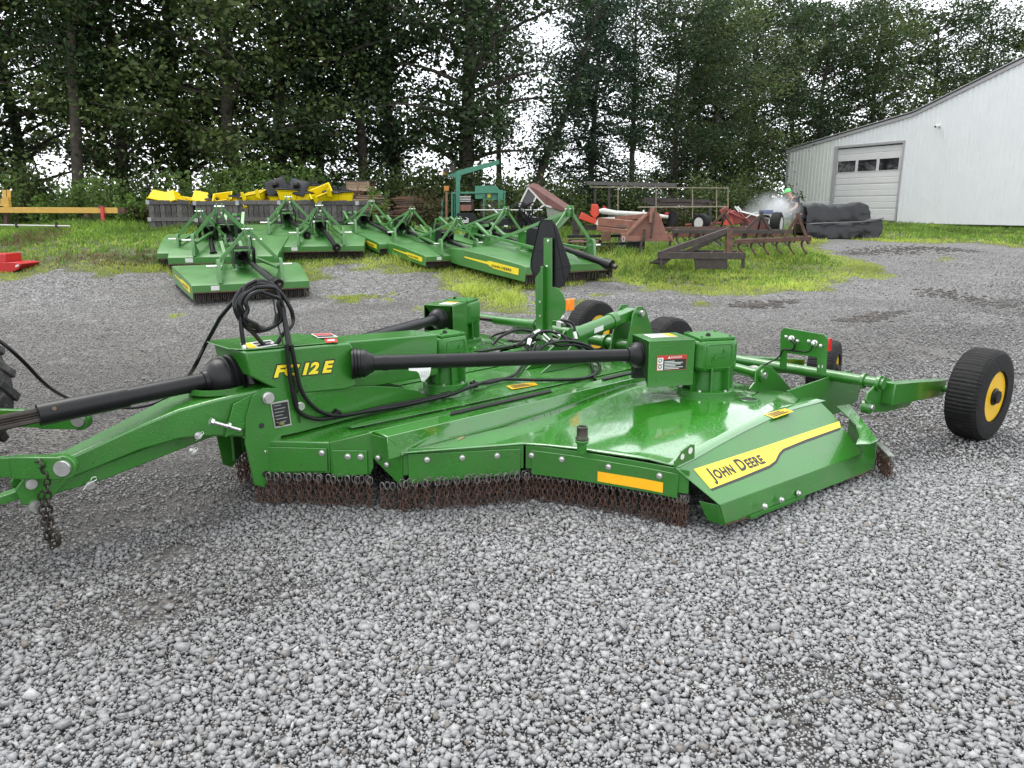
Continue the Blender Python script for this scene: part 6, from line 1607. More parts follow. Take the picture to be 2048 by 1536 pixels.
# ================================================================== SMALL BUILDERS FOR THE IRON YARD
def yard_thing(name, label, cat, px, py, group=None):
    p = G(px, py); return empty(name, p, 0, label, cat, group)
class SplitMB(MB):
    """every shape added becomes a part of its own"""
    def add(self, vs, fs):
        mb = MB(self.tf); mb.add(vs, fs); self.out = mb.build(self.nm, self.mt, self.par, bevel=self.bv); return self
SPLIT = {'leg', 'tooth', 'blade', 'clamp', 'stand', 'support', 'stub', 'bars', 'label', 'orange_arm', 'engine_panel', 'engine', 'striped_board', 'ribbed_head', 'frame_rail', 'lift_link', 'end_bracket', 'shank', 'linkage', 'hose_bundle', 'tool_bar', 'side_bar', 'body', 'main_beam', 'rail', 'winch'}
def part(root, name, mat, fn, bevel=0.0):
    if name in SPLIT:
        mb = SplitMB(lambda q: q - root.location); mb.nm, mb.mt, mb.par, mb.bv = name, mat, root, bevel; fn(mb); return mb.out
    mb = MB(lambda q: q - root.location); fn(mb); return mb.build(name, mat, root, bevel=bevel)
def wheel_part(root, c, ax, r, w, hubm, name='wheel', tyrem=None):
    mb = MB(lambda q: q - root.location)
    mb.lathe(c, ax, [(-w / 2, r * .58), (-w / 2 * 1.05, r * .8), (-w / 2 * .8, r * .97), (0, r), (w / 2 * .8, r * .97), (w / 2 * 1.05, r * .8), (w / 2, r * .58)], 30)
    o = mb.build(name, tyrem or M_TYRE, root)
    mb = MB(lambda q: q - root.location); mb.lathe(c, ax, [(-w * .52, r * .56), (-w * .45, r * .45), (-w * .3, r * .16), (-w * .5, r * .12), (w * .5, r * .12), (w * .3, r * .16), (w * .45, r * .45), (w * .52, r * .56)], 24); mb.build('wheel_rim', hubm, o)
    return o
# ---- yellow beam on posts (left)
Y = 20.6
bm = empty('yellow_beam_rack', (at(13, 450, Y).x, Y, terr(at(13, 450, Y).x, Y)), 0, 'long weathered yellow steel beam on a rusty post and a red foot at the left', 'beam rack')
part(bm, 'beam', M_OCHRE, lambda m: m.bar(at(-260, 419, Y - .1), at(250, 421, Y), .12, .15), .006)
part(bm, 'beam_rusty_end', M_RUSTIRON, lambda m: m.bar(at(236, 421, Y), at(251, 421, Y), .125, .155))
part(bm, 'beam_label', M_WHITE, lambda m: m.prism([at(158, 417, Y - .068), at(184, 418, Y - .066), at(184, 424, Y - .066), at(158, 423, Y - .068)], (0, -.003, 0)))
part(bm, 'post', M_RUSTIRON, lambda m: m.bar(at(13, 470, Y + .1), at(13, 410, Y + .1), .10, .10))
def fork(m):
    m.box(at(14, 404, Y + .02), (.15, .12, .26))
    m.bar(at(9, 400, Y + .02), at(9, 380, Y + .02), .03, .10); m.bar(at(18, 400, Y + .02), at(18, 380, Y + .02), .03, .10); m.bar(at(5, 412, Y - .02), at(5, 398, Y - .02), .03, .10)
part(bm, 'yellow_fork', M_OCHRE, fork, .005)
def foot(m):
    m.bar(at(205, 414, Y - .08), at(208, 456, Y - .12), .10, .08)
part(bm, 'red_foot', M_REDPAINT, foot, .005)
part(bm, 'foot_cap', M_RUSTIRON, lambda m: m.box(at(205, 414, Y - .02), (.14, .2, .06)), .005)
part(bm, 'far_post', M_RUSTIRON, lambda m: m.bar(at(-240, 470, Y), at(-240, 410, Y), .10, .10))
# low rail of pipe in the grass beneath
Y = 18.6
rl = empty('pipe_rail', at(0, 449, Y), 0, 'thin pale pipe on short black stubs in the grass before the yellow beam', 'pipe')
part(rl, 'pipe', M_WHITEPAINT, lambda m: m.cyl(at(-200, 447, Y), at(140, 452, Y), .016, 8))
for px in (33, 113): part(rl, 'stub', M_INK, lambda m: m.box(at(px, 450, Y), (.05, .05, .14)))
dsc = yard_thing('rusty_drum', 'reddish rusty drum half hidden in grass by the red foot', 'drum', 190, 452)
part(dsc, 'drum_body', M_RUSTIRON, lambda m: m.cyl(dsc.location + V3((-.28, 0, .16)), dsc.location + V3((.25, .1, .16)), .20, 18), .01)
part(dsc, 'drum_rim', M_SALMON, lambda m: m.lathe(dsc.location + V3((-.29, 0, .16)), (1, .1, 0), [(0, .215), (.03, .215)], 18))
# ---- red implement at the left edge
p = G(20, 545); ri_ = empty('red_loader_bucket', p, 0, 'red steel implement in the grass at the left edge', 'implement')
part(ri_, 'side_plate', M_REDPAINT, lambda m: m.prism([G(-90, 548) + V3((0, 0, .02)), p + V3((-.05, 0, -.02)), p + V3((.17, 0, .06)), p + V3((.26, 0, .17)), p + V3((.10, 0, .20)), G(-90, 548) + V3((0, 0, .20))], (0, .6, 0)), .006)
part(ri_, 'upper_box', M_REDPAINT, lambda m: m.box(p + V3((-.55, .3, .28)), (.95, .5, .16)), .008)
part(ri_, 'maker_label', M_WHITE, lambda m: m.prism([p + V3((.13, -.004, .10)), p + V3((.20, -.004, .13)), p + V3((.20, -.004, .165)), p + V3((.13, -.004, .14))], (0, -.002, 0)))
# ---- lumber, crate and sleepers behind the bins
def lumber(name, lab, x0, x1, y0, y1, Y, mats, n, seed, dp=1.2):
    p = at((x0 + x1) / 2, y1, Y); root = empty(name, p, 0, lab, 'lumber pile', 'stacks of old boards'); rr = random.Random(seed)
    wpx = (x1 - x0) / FPX * Y; hm = (y1 - y0) / FPX * Y; lay = max(3, int(hm / .055))
    for i in range(lay):
        for j in range(n):
            mb = MB(); L_ = wpx * rr.uniform(.65, 1.05) * (1 - .3 * i / lay)
            mb.box((rr.uniform(-.12, .12), -dp / 2 + dp * j / max(1, n - 1), .03 + i * hm / lay), (L_, .16, .035), rr.uniform(-.08, .08))
            o = mb.build('board', rr.choice(mats), root); o.rotation_euler = (0, rr.uniform(-.05, .05), 0)
    return root
lumber('lumber_pile', 'rounded stack of brown and pale boards right of the bins', 702, 785, 393, 440, 23.5, [M_WOODBR, M_WOODLT, M_WOODBR, M_WOOD], 3, 1)
lumber('lumber_pile', 'dark low stack of old boards behind the middle cutters', 785, 860, 395, 432, 25.5, [M_WOODBR, M_RUSTIRON, M_WOOD], 2, 2)
lumber('lumber_pile', 'small high stack of dark boards carrying the wooden crate', 690, 745, 384, 430, 26.2, [M_WOOD, M_WOODBR], 2, 3)
cr = empty('wooden_crate', at(722, 384, 26.2), R(-3), 'pale wooden crate perched on the boards behind the bins', 'crate')
cr.location.z += .02
for k in range(3):
    for sgn in (-1, 1):
        m = MB(); m.box((0, sgn * .4, .05 + .105 * k), (.80, .025, .095)); m.build('slat', M_WOODLT, cr)
for sgn in (-1, 0, 1):
    m = MB(); m.box((sgn * .36, -.42, .15), (.05, .02, .34)); m.build('upright', M_WOODLT, cr)
m = MB(); m.box((0, 0, .33), (.95, .85, .03)); m.build('crate_top', M_WOOD, cr)
# ---- teal crane frame
Y = 24.0
cf = empty('teal_crane', G(915, 462), 0, 'teal green steel jib crane with winch and engine frame behind the cutters', 'crane')
cf.location = (at(915, 440, Y).x, Y, terr(at(915, 440, Y).x, Y))
part(cf, 'post', M_TEAL, lambda m: m.bar(at(916, 462, Y), at(916, 345, Y), .13, .13), .008)
part(cf, 'jib', M_TEAL, lambda m: (m.bar(at(905, 350, Y), at(998, 324, Y), .12, .17, h2=.13)), .008)
part(cf, 'jib_foot', M_TEAL, lambda m: m.prism([at(896, 349, Y - .05), at(922, 347, Y - .05), at(922, 360, Y - .05), at(910, 356, Y - .05), at(896, 352, Y - .05)], (0, .1, 0)))
wn_ = part(cf, 'winch', M_DSTEEL, lambda m: (m.cyl(at(905, 337, Y - .12), at(905, 337, Y + .15), .10, 18), m.cyl(at(893, 341, Y - .1), at(893, 341, Y + .1), .09, 16), m.box(at(900, 345, Y), (.3, .2, .03))))
part(cf, 'winch_motor', M_OCHRE, lambda m: m.cyl(at(885, 346, Y), at(893, 346, Y), .07, 12))
part(cf, 'frame', M_TEAL, lambda m: (m.bar(at(903, 386, Y - .02), at(1012, 384, Y - .02), .05, .06), m.bar(at(904, 385, Y), at(904, 462, Y), .05, .05), m.bar(at(909, 388, Y + .1), at(909, 462, Y + .1), .05, .05), m.bar(at(968, 386, Y), at(968, 460, Y), .05, .05), m.bar(at(1009, 386, Y), at(1009, 455, Y), .05, .05), m.bar(at(884, 400, Y + .2), at(884, 460, Y + .2), .05, .05)), .004)
part(cf, 'engine_cowl', M_TEAL, lambda m: (m.prism([at(950, 372, Y), at(992, 371, Y), at(998, 378, Y), at(998, 384, Y), at(968, 384, Y), at(968, 398, Y), at(950, 398, Y)], (0, .7, 0))), .01)
part(cf, 'engine_panel', M_TEAL, lambda m: (m.box(at(982, 392, Y + .1), (.42, .04, .26)), m.box(at(1001, 408, Y + .1), (.16, .3, .85))), .006)
part(cf, 'warning_label', M_DECAL, lambda m: m.box(at(978, 391, Y + .07), (.09, .01, .11)))
part(cf, 'engine', M_DARKIRON, lambda m: (m.box(at(932, 410, Y + .2), (.5, .4, .35)), m.box(at(980, 418, Y + .3), (.6, .4, .5))), .02)
part(cf, 'ribbed_head', M_WHITEPAINT, lambda m: [m.box(at(931, 393 + 3.2 * k, Y + .02), (.34, .3, .022)) for k in range(4)])
part(cf, 'brown_box', M_SALMON, lambda m: m.box(at(932, 416, Y), (.34, .2, .18)), .01)
part(cf, 'cylinder', M_STEEL, lambda m: (m.cyl(at(976, 410, Y - .2), at(999, 430, Y - .25), .035, 10)))
yp = empty('orange_topped_post', (at(893, 440, 23.2).x, 23.2, terr(at(893, 440, 23.2).x, 23.2)), 0, 'weathered post with an orange box on top left of the teal crane', 'post')
part(yp, 'post', M_WOODBR, lambda m: m.bar(at(893, 462, 23.2), at(893, 380, 23.2), .06, .06))
part(yp, 'orange_box', simple('faded_orange_box', (.38, .16, .02), .5), lambda m: m.box(at(893, 377, 23.2), (.14, .14, .15)), .01)
# ---- black implement with white lettering
Y = 21.2
ki = empty('black_implement', (at(980, 470, Y).x, Y, terr(at(980, 470, Y).x, Y)), 0, 'long black implement with white lettering on its end plate behind the cutters', 'implement')
ep_ = part(ki, 'end_plate', M_BLACKPAINT, lambda m: m.prism([at(908, 462, Y), at(914, 426, Y), at(946, 426, Y), at(962, 446, Y), at(960, 466, Y), at(940, 472, Y), at(912, 470, Y)], (0, .05, 0)), .004)
tx0 = at(917, 445, Y - .006) - ki.location
lo_ = text_obj('lettering', 'Kodi', M_WHITE, ep_, tx0, (1, 0, -.02), (0, 0, 1), .17, off=.004, shear=.15, sx=.85)
mb = MB(lambda q: q - ki.location); mb.tube([at(926 + 11 * math.cos(a), 440 + 6.0 * math.sin(a), Y - .008) for a in [R(-60 + 20 * k) for k in range(13)]], .007, 5); mb.build('swoosh', M_WHITE, ep_)
part(ki, 'main_beam', M_BLACKPAINT, lambda m: (m.bar(at(955, 446, Y + .1), at(1090, 442, Y + .1), .18, .20), m.bar(at(955, 462, Y + .05), at(1085, 460, Y + .05), .12, .12)), .008)
part(ki, 'top_pipe', M_STEEL, lambda m: m.cyl(at(950, 420, Y), at(1085, 420, Y), .016, 8))
part(ki, 'label', M_WHITE, lambda m: (m.box(at(984, 449, Y - .01), (.16, .01, .02)), m.box(at(1012, 452, Y - .01), (.10, .01, .04))))
def hoses_(m):
    rr = random.Random(8)
    for k in range(9):
        x = 1020 + 5 * k; m.tube(catmull([at(x, 446, Y), at(x + rr.uniform(-12, 4), 418, Y - .05), at(x + 12, 405 + rr.uniform(-3, 8), Y), at(x + 20, 420, Y + .05), at(x + 14, 450, Y)], 5), .013, 5)
part(ki, 'hose_bundle', M_HOSE, hoses_)
part(ki, 'leg', M_BLACKPAINT, lambda m: [m.bar(at(x, 455, Y + .1), at(x + 4, 478, Y + .1), .06, .06) for x in (930, 960, 1010, 1050, 1080)])
def scrap(m):
    rr = random.Random(12)
    for k in range(26):
        c = at(rr.uniform(1020, 1088), rr.uniform(428, 470), Y - .1 + rr.uniform(-.1, .3)); v = V3((rr.uniform(-1, 1), rr.uniform(-.4, .4), rr.uniform(-1, 1))).normalized() * rr.uniform(.1, .3)
        m.bar(c - v, c + v, .03, .04)
part(ki, 'linkage', M_BLACKPAINT, scrap)
# ---- wrecked cab
Y = 22.4
cb = empty('wrecked_cab', (at(1090, 470, Y).x, Y, terr(at(1090, 470, Y).x, Y)), 0, 'wrecked white tractor cab with rusty roof lying tilted behind the black implement', 'cab')
part(cb, 'roof', M_RUSTROOF, lambda m: m.prism([at(1055, 371, Y), at(1066, 374, Y), at(1136, 421, Y), at(1130, 425, Y), at(1090, 412, Y), at(1052, 376, Y)], (.18, .75, .1)), .015)
def cabf(m):
    for (p, q) in (((1056, 375), (1038, 412)), ((1038, 412), (1058, 432)), ((1058, 432), (1088, 410)), ((1056, 375), (1090, 411)), ((1072, 394), (1060, 418))):
        m.bar(at(*p, Y - .02), at(*q, Y - .02), .06, .05)
    for (p, q) in (((1090, 411), (1132, 423)), ((1132, 423), (1128, 445)), ((1058, 432), (1118, 450))): m.bar(at(*p, Y), at(*q, Y + .1), .06, .05)
part(cb, 'frame', M_WHITEPAINT, cabf, .004)
part(cb, 'side_panel', simple('grey_green_panel', (.20, .23, .17), .5), lambda m: m.prism([at(1092, 414, Y + .03), at(1130, 425, Y + .05), at(1126, 446, Y + .05), at(1098, 452, Y + .05)], (0, .04, 0)))
part(cb, 'glass', M_GLASS, lambda m: m.prism([at(1057, 379, Y + .03), at(1070, 393, Y + .03), at(1058, 415, Y + .03), at(1042, 411, Y + .03)], (0, .008, 0)))
# ---- orange mower conditioner with white roll
Y = 21.8
om = empty('orange_disc_mower', (at(1240, 480, Y).x, Y, terr(at(1240, 480, Y).x, Y)), 0, 'orange and white disc mower folded behind the faded red box scraper', 'implement')
part(om, 'orange_arm', M_ORANGE, lambda m: (m.bar(at(1160, 431, Y), at(1195, 446, Y), .16, .20, h2=.14), m.prism([at(1184, 408, Y), at(1196, 409, Y), at(1199, 428, Y), at(1190, 438, Y), at(1182, 430, Y)], (0, .25, 0))), .015)
part(om, 'white_boom', M_WHITEPAINT, lambda m: m.tube([at(1198, 422, Y), at(1206, 422, Y), at(1230, 426, Y), at(1290, 429, Y), at(1336, 434, Y)], [.05, .085, .07, .065, .05], 12))
part(om, 'white_cover', M_WHITEPAINT, lambda m: (m.prism([at(1190, 448, Y - .1), at(1198, 436, Y - .1), at(1260, 432, Y), at(1262, 444, Y), at(1206, 440, Y - .1), at(1196, 452, Y - .1)], (0, .3, 0))), .01)
part(om, 'lift_link', M_REDPAINT, lambda m: (m.bar(at(1206, 412, Y + .2), at(1222, 424, Y + .2), .03, .04), m.bar(at(1318, 440, Y), at(1336, 425, Y), .05, .06)))
part(om, 'white_knob', M_WHITE, lambda m: m.lathe(at(1287, 428, Y - .1), (0, 0, 1), [(0, .03), (.07, .035), (.11, .01)], 10))
part(om, 'frame', M_DARKIRON, lambda m: (m.bar(at(1150, 455, Y + .2), at(1250, 456, Y + .2), .12, .14), m.bar(at(1152, 430, Y + .3), at(1152, 470, Y + .3), .22, .2), m.bar(at(1240, 450, Y), at(1240, 485, Y), .1, .1)))
part(om, 'swath_disc', M_BLACKPAINT, lambda m: m.lathe(at(1345, 438, Y - .1), (-.8, -.5, .2), [(0, .22), (.015, .22)], 26))
# ---- faded red box scraper
Y = 18.2
bx = empty('box_scraper', (at(1290, 500, Y).x, Y, terr(at(1290, 500, Y).x, Y)), 0, 'large faded red three point scraper with tall triangular plates in the grass', 'scraper')
part(bx, 'face_plate', M_SALMON, lambda m: m.prism([at(1249, 482, Y), at(1268, 445, Y), at(1296, 424, Y), at(1318, 426, Y), at(1330, 458, Y), at(1338, 482, Y)], (0, .04, 0)), .006)
part(bx, 'left_strut', M_SALMON, lambda m: m.bar(at(1252, 471, Y - .06), at(1294, 428, Y - .06), .09, .06), .005)
part(bx, 'upper_arm', M_SALMON, lambda m: m.bar(at(1199, 443, Y + 1.4), at(1268, 450, Y + .1), .10, .20), .008)
part(bx, 'lower_arm', M_SALMON, lambda m: m.bar(at(1196, 457, Y + 1.4), at(1258, 465, Y + .1), .10, .12), .008)
part(bx, 'back_arm', M_SALMON, lambda m: m.bar(at(1232, 438, Y + 1.4), at(1292, 432, Y + .3), .08, .12), .008)
mst = part(bx, 'mast', M_SALMON, lambda m: m.bar(at(1305, 416, Y - .07), at(1301, 446, Y - .07), .16, .09), .006)
part(bx, 'mast_link', M_DARKIRON, lambda m: m.bar(at(1308, 424, Y - .14), at(1302, 476, Y - .14), .07, .04), .004)
part(bx, 'cross_beam', M_SALMON, lambda m: m.bar(at(1246, 477, Y - .05), at(1344, 477, Y - .05), .10, .12), .006)
part(bx, 'end_bracket', M_SALMON, lambda m: (m.box(at(1249, 474, Y - .10), (.17, .06, .18)), m.bar(at(1338, 470, Y - .1), at(1346, 484, Y - .1), .06, .05)), .006)
part(bx, 'shank', M_DARKIRON, lambda m: (m.bar(at(1289, 458, Y - .14), at(1288, 482, Y - .14), .09, .05), m.bar(at(1284, 480, Y - .14), at(1278, 512, Y - .14), .06, .05)))
part(bx, 'bracket_ring', M_WHITEPAINT, lambda m: m.tube([at(1247 + 3 * math.cos(a), 478 + 5 * math.sin(a), Y - .2) for a in [k * .7 for k in range(10)]], .008, 5))
# lettering on the arm is worn away; only a grey smear of paint is left
part(bx, 'worn_lettering', simple('worn_grey_paint', (.12, .09, .085), .7), lambda m: m.prism([at(1232, 449, Y + .54), at(1258, 452, Y + .22), at(1258, 456, Y + .22), at(1232, 452, Y + .54)], (0, -.01, 0)))
# ---- long dark trailer sill with painted size
Y = 19.0
sl = empty('steel_frame', (at(1220, 500, Y).x, Y, terr(at(1220, 500, Y).x, Y)), 0, 'low dark steel frame marked with white figures left of the faded red scraper', 'frame')
part(sl, 'long_beam', M_BLACKPAINT, lambda m: m.bar(at(1135, 473, Y + .4), at(1262, 471, Y + .4), .12, .07), .006)
bxp = part(sl, 'end_box', M_BLACKPAINT, lambda m: m.prism([at(1200, 487, Y), at(1290, 482, Y), at(1290, 498, Y), at(1270, 503, Y), at(1200, 503, Y)], (0, .3, 0)), .008)
text_obj('size_figures', "12'-07", M_WHITE, bxp, at(1233, 497, Y - .006) - sl.location, (1, 0, .02), (0, 0, 1), .11, off=.002, sx=.85)
part(sl, 'timber_post', M_WOODBR, lambda m: m.box(at(1212, 472, Y + .05), (.22, .2, .26)), .01)
part(sl, 'deck_plate', M_RUSTIRON, lambda m: m.prism([at(1130, 478, Y + .5), at(1200, 477, Y + .5), at(1196, 484, Y), at(1140, 484, Y)], (0, 0, -.02)))
part(sl, 'leg', M_BLACKPAINT, lambda m: [m.bar(at(x, 480, Y + .2), at(x, 500, Y + .2), .08, .08) for x in (1140, 1170, 1200, 1262)])
# ---- pipe rack
Y = 26.5
rk = empty('pipe_rack', (at(1310, 450, Y).x, Y, terr(at(1310, 450, Y).x, Y)), 0, 'tall weathered pipe rack with rails standing before the trees', 'rack')
part(rk, 'top_beam', M_WOOD, lambda m: m.bar(at(1172, 366, Y), at(1350, 370, Y + 1.5), .14, .12))
M_RACK = simple('weathered_rack_steel', (.22, .19, .13), .7, var=.25)
part(rk, 'top_rail', M_RACK, lambda m: m.bar(at(1180, 374, Y), at(1456, 376, Y - .1), .03, .03))
part(rk, 'mid_rail', M_RACK, lambda m: m.bar(at(1276, 414, Y - .1), at(1456, 413, Y - .1), .035, .045))
for x, t in ((1236, 373), (1312, 373), (1385, 374), (1433, 374), (1456, 374)): part(rk, 'upright', M_RACK, lambda m: m.bar(at(x, t, Y), at(x, 455, Y), .032, .032))
for x in (1190, 1218): part(rk, 'post', M_DARKIRON, lambda m: m.bar(at(x, 372, Y + .4), at(x, 450, Y + .4), .08, .08))
# ---- heap of dark bars behind the rack
hp = empty('scrap_bars', (at(1370, 440, 27.5).x, 27.5, terr(at(1370, 440, 27.5).x, 27.5)), 0, 'dark bundle of scrap bars and rods lying across the pipe rack', 'scrap')
def bars(m):
    rr = random.Random(3)
    for k in range(10): m.bar(at(1270 + rr.uniform(0, 60), 402 + rr.uniform(-6, 8), 27.4), at(1380 + rr.uniform(0, 60), 404 + rr.uniform(-6, 8), 27.6), .05, .07)
part(hp, 'bars', M_DARKIRON, bars)
part(hp, 'support', M_DARKIRON, lambda m: (m.bar(at(1300, 404, 27.5), at(1300, 452, 27.5), .1, .1), m.bar(at(1420, 404, 27.5), at(1420, 452, 27.5), .1, .1)))
# ---- rusty tillage tools
def cultivator(name, lab, Y, beam, nshank, mast, mat, seed, feet, col2=None):
    (x0, y0), (x1, y1) = beam; root = empty(name, (at((x0 + x1) / 2, feet, Y).x, Y, terr(at((x0 + x1) / 2, feet, Y).x, Y)), 0, lab, 'cultivator', 'rusty tillage tools in the grass')
    for (dy, dv) in ((0, 0), (.55, -9)):
        part(root, 'tool_bar', mat, lambda m: m.bar(at(x0, y0 + dv * .2, Y + dy), at(x1, y1 + dv * .2, Y + dy), .09, .10), .006)
    part(root, 'side_bar', mat, lambda m: (m.bar(at(x0 + 8, y0, Y), at(x0 + 8, y0 - 2, Y + .55), .07, .08), m.bar(at(x1 - 8, y1, Y), at(x1 - 8, y1 - 2, Y + .55), .07, .08)))
    rr = random.Random(seed)
    for k in range(nshank):
        t = (k + .5) / nshank; x = x0 + (x1 - x0) * t; y = y0 + (y1 - y0) * t; dy = 0 if k % 2 else .5
        part(root, 'shank', mat, lambda m: m.tube(catmull([at(x, y, Y + dy), at(x - 6, y + 8, Y + dy + .08), at(x - 4, y + (feet - y) * .6, Y + dy + .05), at(x + 4, feet + rr.uniform(-3, 2), Y + dy - .12)], 4), .028, 6))
    (mx, my) = mast
    part(root, 'mast', mat, lambda m: (m.bar(at(mx, my, Y - .05), at(mx - 34, y0, Y), .06, .07), m.bar(at(mx, my, Y - .05), at(mx + 22, y0 + 4, Y), .06, .07), m.bar(at(mx, my, Y), at(mx - 8, y0, Y + .5), .05, .06), m.bar(at(mx, my - 6, Y), at(mx, my + 16, Y), .09, .07)))
    return root
cultivator('cultivator', 'rusty spring tine cultivator with A frame, just left of the black tarpaulin', 18.6, ((1470, 484), (1622, 477)), 6, (1596, 432), M_RUSTIRON, 1, 508)
cultivator('cultivator', 'dark rusty cultivator in the middle, its A frame before the rubber tyre', 20.6, ((1345, 463), (1585, 464)), 9, (1523, 430), M_DARKIRON, 2, 492)
cultivator('cultivator', 'red and dark cultivator furthest back among the tillage tools', 22.5, ((1330, 459), (1500, 457)), 7, (1449, 425), M_RUSTIRON, 3, 480)
rbm = empty('red_tool_bar', (at(1370, 470, 21.5).x, 21.5, terr(at(1370, 470, 21.5).x, 21.5)), 0, 'bright red tool bar low between the dark cultivators', 'tool bar')
part(rbm, 'bar', M_SALMON, lambda m: m.bar(at(1325, 470, 21.5), at(1560, 468, 21.5), .10, .12), .006)
part(rbm, 'clamp', M_DARKIRON, lambda m: [m.box(at(x, 469, 21.45), (.09, .14, .18)) for x in (1350, 1395, 1440, 1490, 1530)], .006)
part(rbm, 'stand', M_DARKIRON, lambda m: [m.bar(at(x, 470, 21.5), at(x, 492, 21.5), .06, .06) for x in (1340, 1545)])
# foreground drag frame
Y = 16.2
dfm = empty('drag_harrow_frame', (at(1400, 530, Y).x, Y, terr(at(1400, 530, Y).x, Y)), 0, 'dark iron A shaped drag frame nearest the gravel among the tillage tools', 'drag frame', 'rusty tillage tools in the grass')
def drag(m):
    m.bar(at(1318, 509, Y), at(1458, 460, Y + .5), .08, .12); m.bar(at(1318, 511, Y), at(1490, 512, Y - .1), .08, .14); m.bar(at(1372, 505, Y + 1.0), at(1475, 506, Y + .9), .08, .12); m.bar(at(1372, 506, Y + 1.0), at(1458, 462, Y + .6), .07, .10)
    m.bar(at(1318, 509, Y), at(1372, 505, Y + 1.0), .07, .12)
part(dfm, 'frame', M_DARKIRON, drag, .006)
part(dfm, 'mast_post', M_RUSTIRON, lambda m: m.bar(at(1458, 458, Y + .5), at(1457, 512, Y + .4), .13, .13), .008)
part(dfm, 'blade', M_DARKIRON, lambda m: (m.prism([at(1388, 514, Y - .05), at(1455, 514, Y - .1), at(1455, 538, Y - .1), at(1392, 538, Y - .05)], (0, .05, 0)), m.prism([at(1300, 525, Y), at(1322, 512, Y), at(1345, 516, Y), at(1330, 528, Y)], (0, .2, -.03))), .004)
part(dfm, 'tooth', M_RUSTIRON, lambda m: [m.prism([at(x, 510, Y - .1), at(x + 6, 502, Y - .1), at(x + 14, 510, Y - .1)], (0, .1, 0)) for x in (1420, 1445, 1472)])
part(dfm, 'leg', M_DARKIRON, lambda m: [m.bar(at(x, 512, Y), at(x, 536, Y), .06, .06) for x in (1322, 1486)])
# grey tyre and wheeled trailer behind
lt = empty('loose_tyre', (at(1402, 445, 23.5).x, 23.5, terr(at(1402, 445, 23.5).x, 23.5)), 0, 'grey implement tyre standing among the red tools', 'tyre')
wheel_part(lt, at(1402, 446, 23.5), (-.75, -.6, 0), .30, .24, M_WHITEPAINT)
Y = 24.2
rdm = empty('red_tine_machine', (at(1465, 440, Y).x, Y, terr(at(1465, 440, Y).x, Y)), 0, 'red hay machine with orange guard behind the cultivators', 'implement')
M_DULLRED = simple('dull_red_paint', (.20, .03, .025), .55, var=.3, dirt=(.10, .05, .04), dirt_amt=.3)
part(rdm, 'body', M_DULLRED, lambda m: (m.prism([at(1452, 449, Y), at(1456, 428, Y), at(1470, 420, Y), at(1482, 432, Y), at(1486, 448, Y)], (0, .4, 0)), m.bar(at(1440, 425, Y), at(1455, 416, Y), .14, .14), m.bar(at(1370, 450, Y), at(1445, 446, Y), .07, .07), m.bar(at(1448, 420, Y), at(1492, 440, Y - .2), .05, .06), m.bar(at(1462, 418, Y - .2), at(1440, 448, Y - .3), .05, .05), m.bar(at(1478, 424, Y - .25), at(1500, 446, Y - .3), .04, .05)), .02)
part(rdm, 'orange_guard', M_ORANGE, lambda m: m.prism([at(1446, 450, Y - .04), at(1452, 436, Y - .04), at(1464, 436, Y - .04), at(1468, 450, Y - .04)], (0, .03, 0)))
part(rdm, 'striped_board', M_WHITE, lambda m: (m.bar(at(1470, 413, Y - .05), at(1478, 423, Y - .05), .02, .05), m.bar(at(1475, 413, Y - .05), at(1482, 421, Y - .05), .02, .05)))
part(rdm, 'support', M_DARKIRON, lambda m: [m.bar(at(x, 445, Y), at(x, 462, Y), .07, .07) for x in (1450, 1485)])
Y = 25.3
wt = empty('farm_trailer', (at(1530, 455, Y).x, Y, terr(at(1530, 455, Y).x, Y)), 0, 'red and blue trailer with a rubber wheel wrapped in spray mist', 'trailer')
part(wt, 'bed', simple('faded_red_trailer', (.16, .06, .055), .7), lambda m: m.prism([at(1490, 424, Y), at(1535, 436, Y), at(1538, 458, Y), at(1498, 460, Y)], (0, .9, 0)), .02)
part(wt, 'blue_box', simple('faded_blue_paint', (.10, .12, .20), .5), lambda m: m.box(at(1532, 424, Y + .5), (.36, .4, .14)), .02)
part(wt, 'rail', M_STEEL, lambda m: (m.tube(catmull([at(1492, 436, Y - .1), at(1508, 426, Y - .1), at(1516, 428, Y - .1), at(1512, 434, Y - .1)], 4), .014, 6), m.bar(at(1480, 422, Y - .1), at(1540, 438, Y - .1), .05, .05)))
wheel_part(wt, at(1553, 448, Y - .3), (.85, -.52, 0), .39, .30, M_WHITEPAINT)
wheel_part(wt, at(1530, 450, Y + .6), (.85, -.52, 0), .34, .26, M_WHITEPAINT)

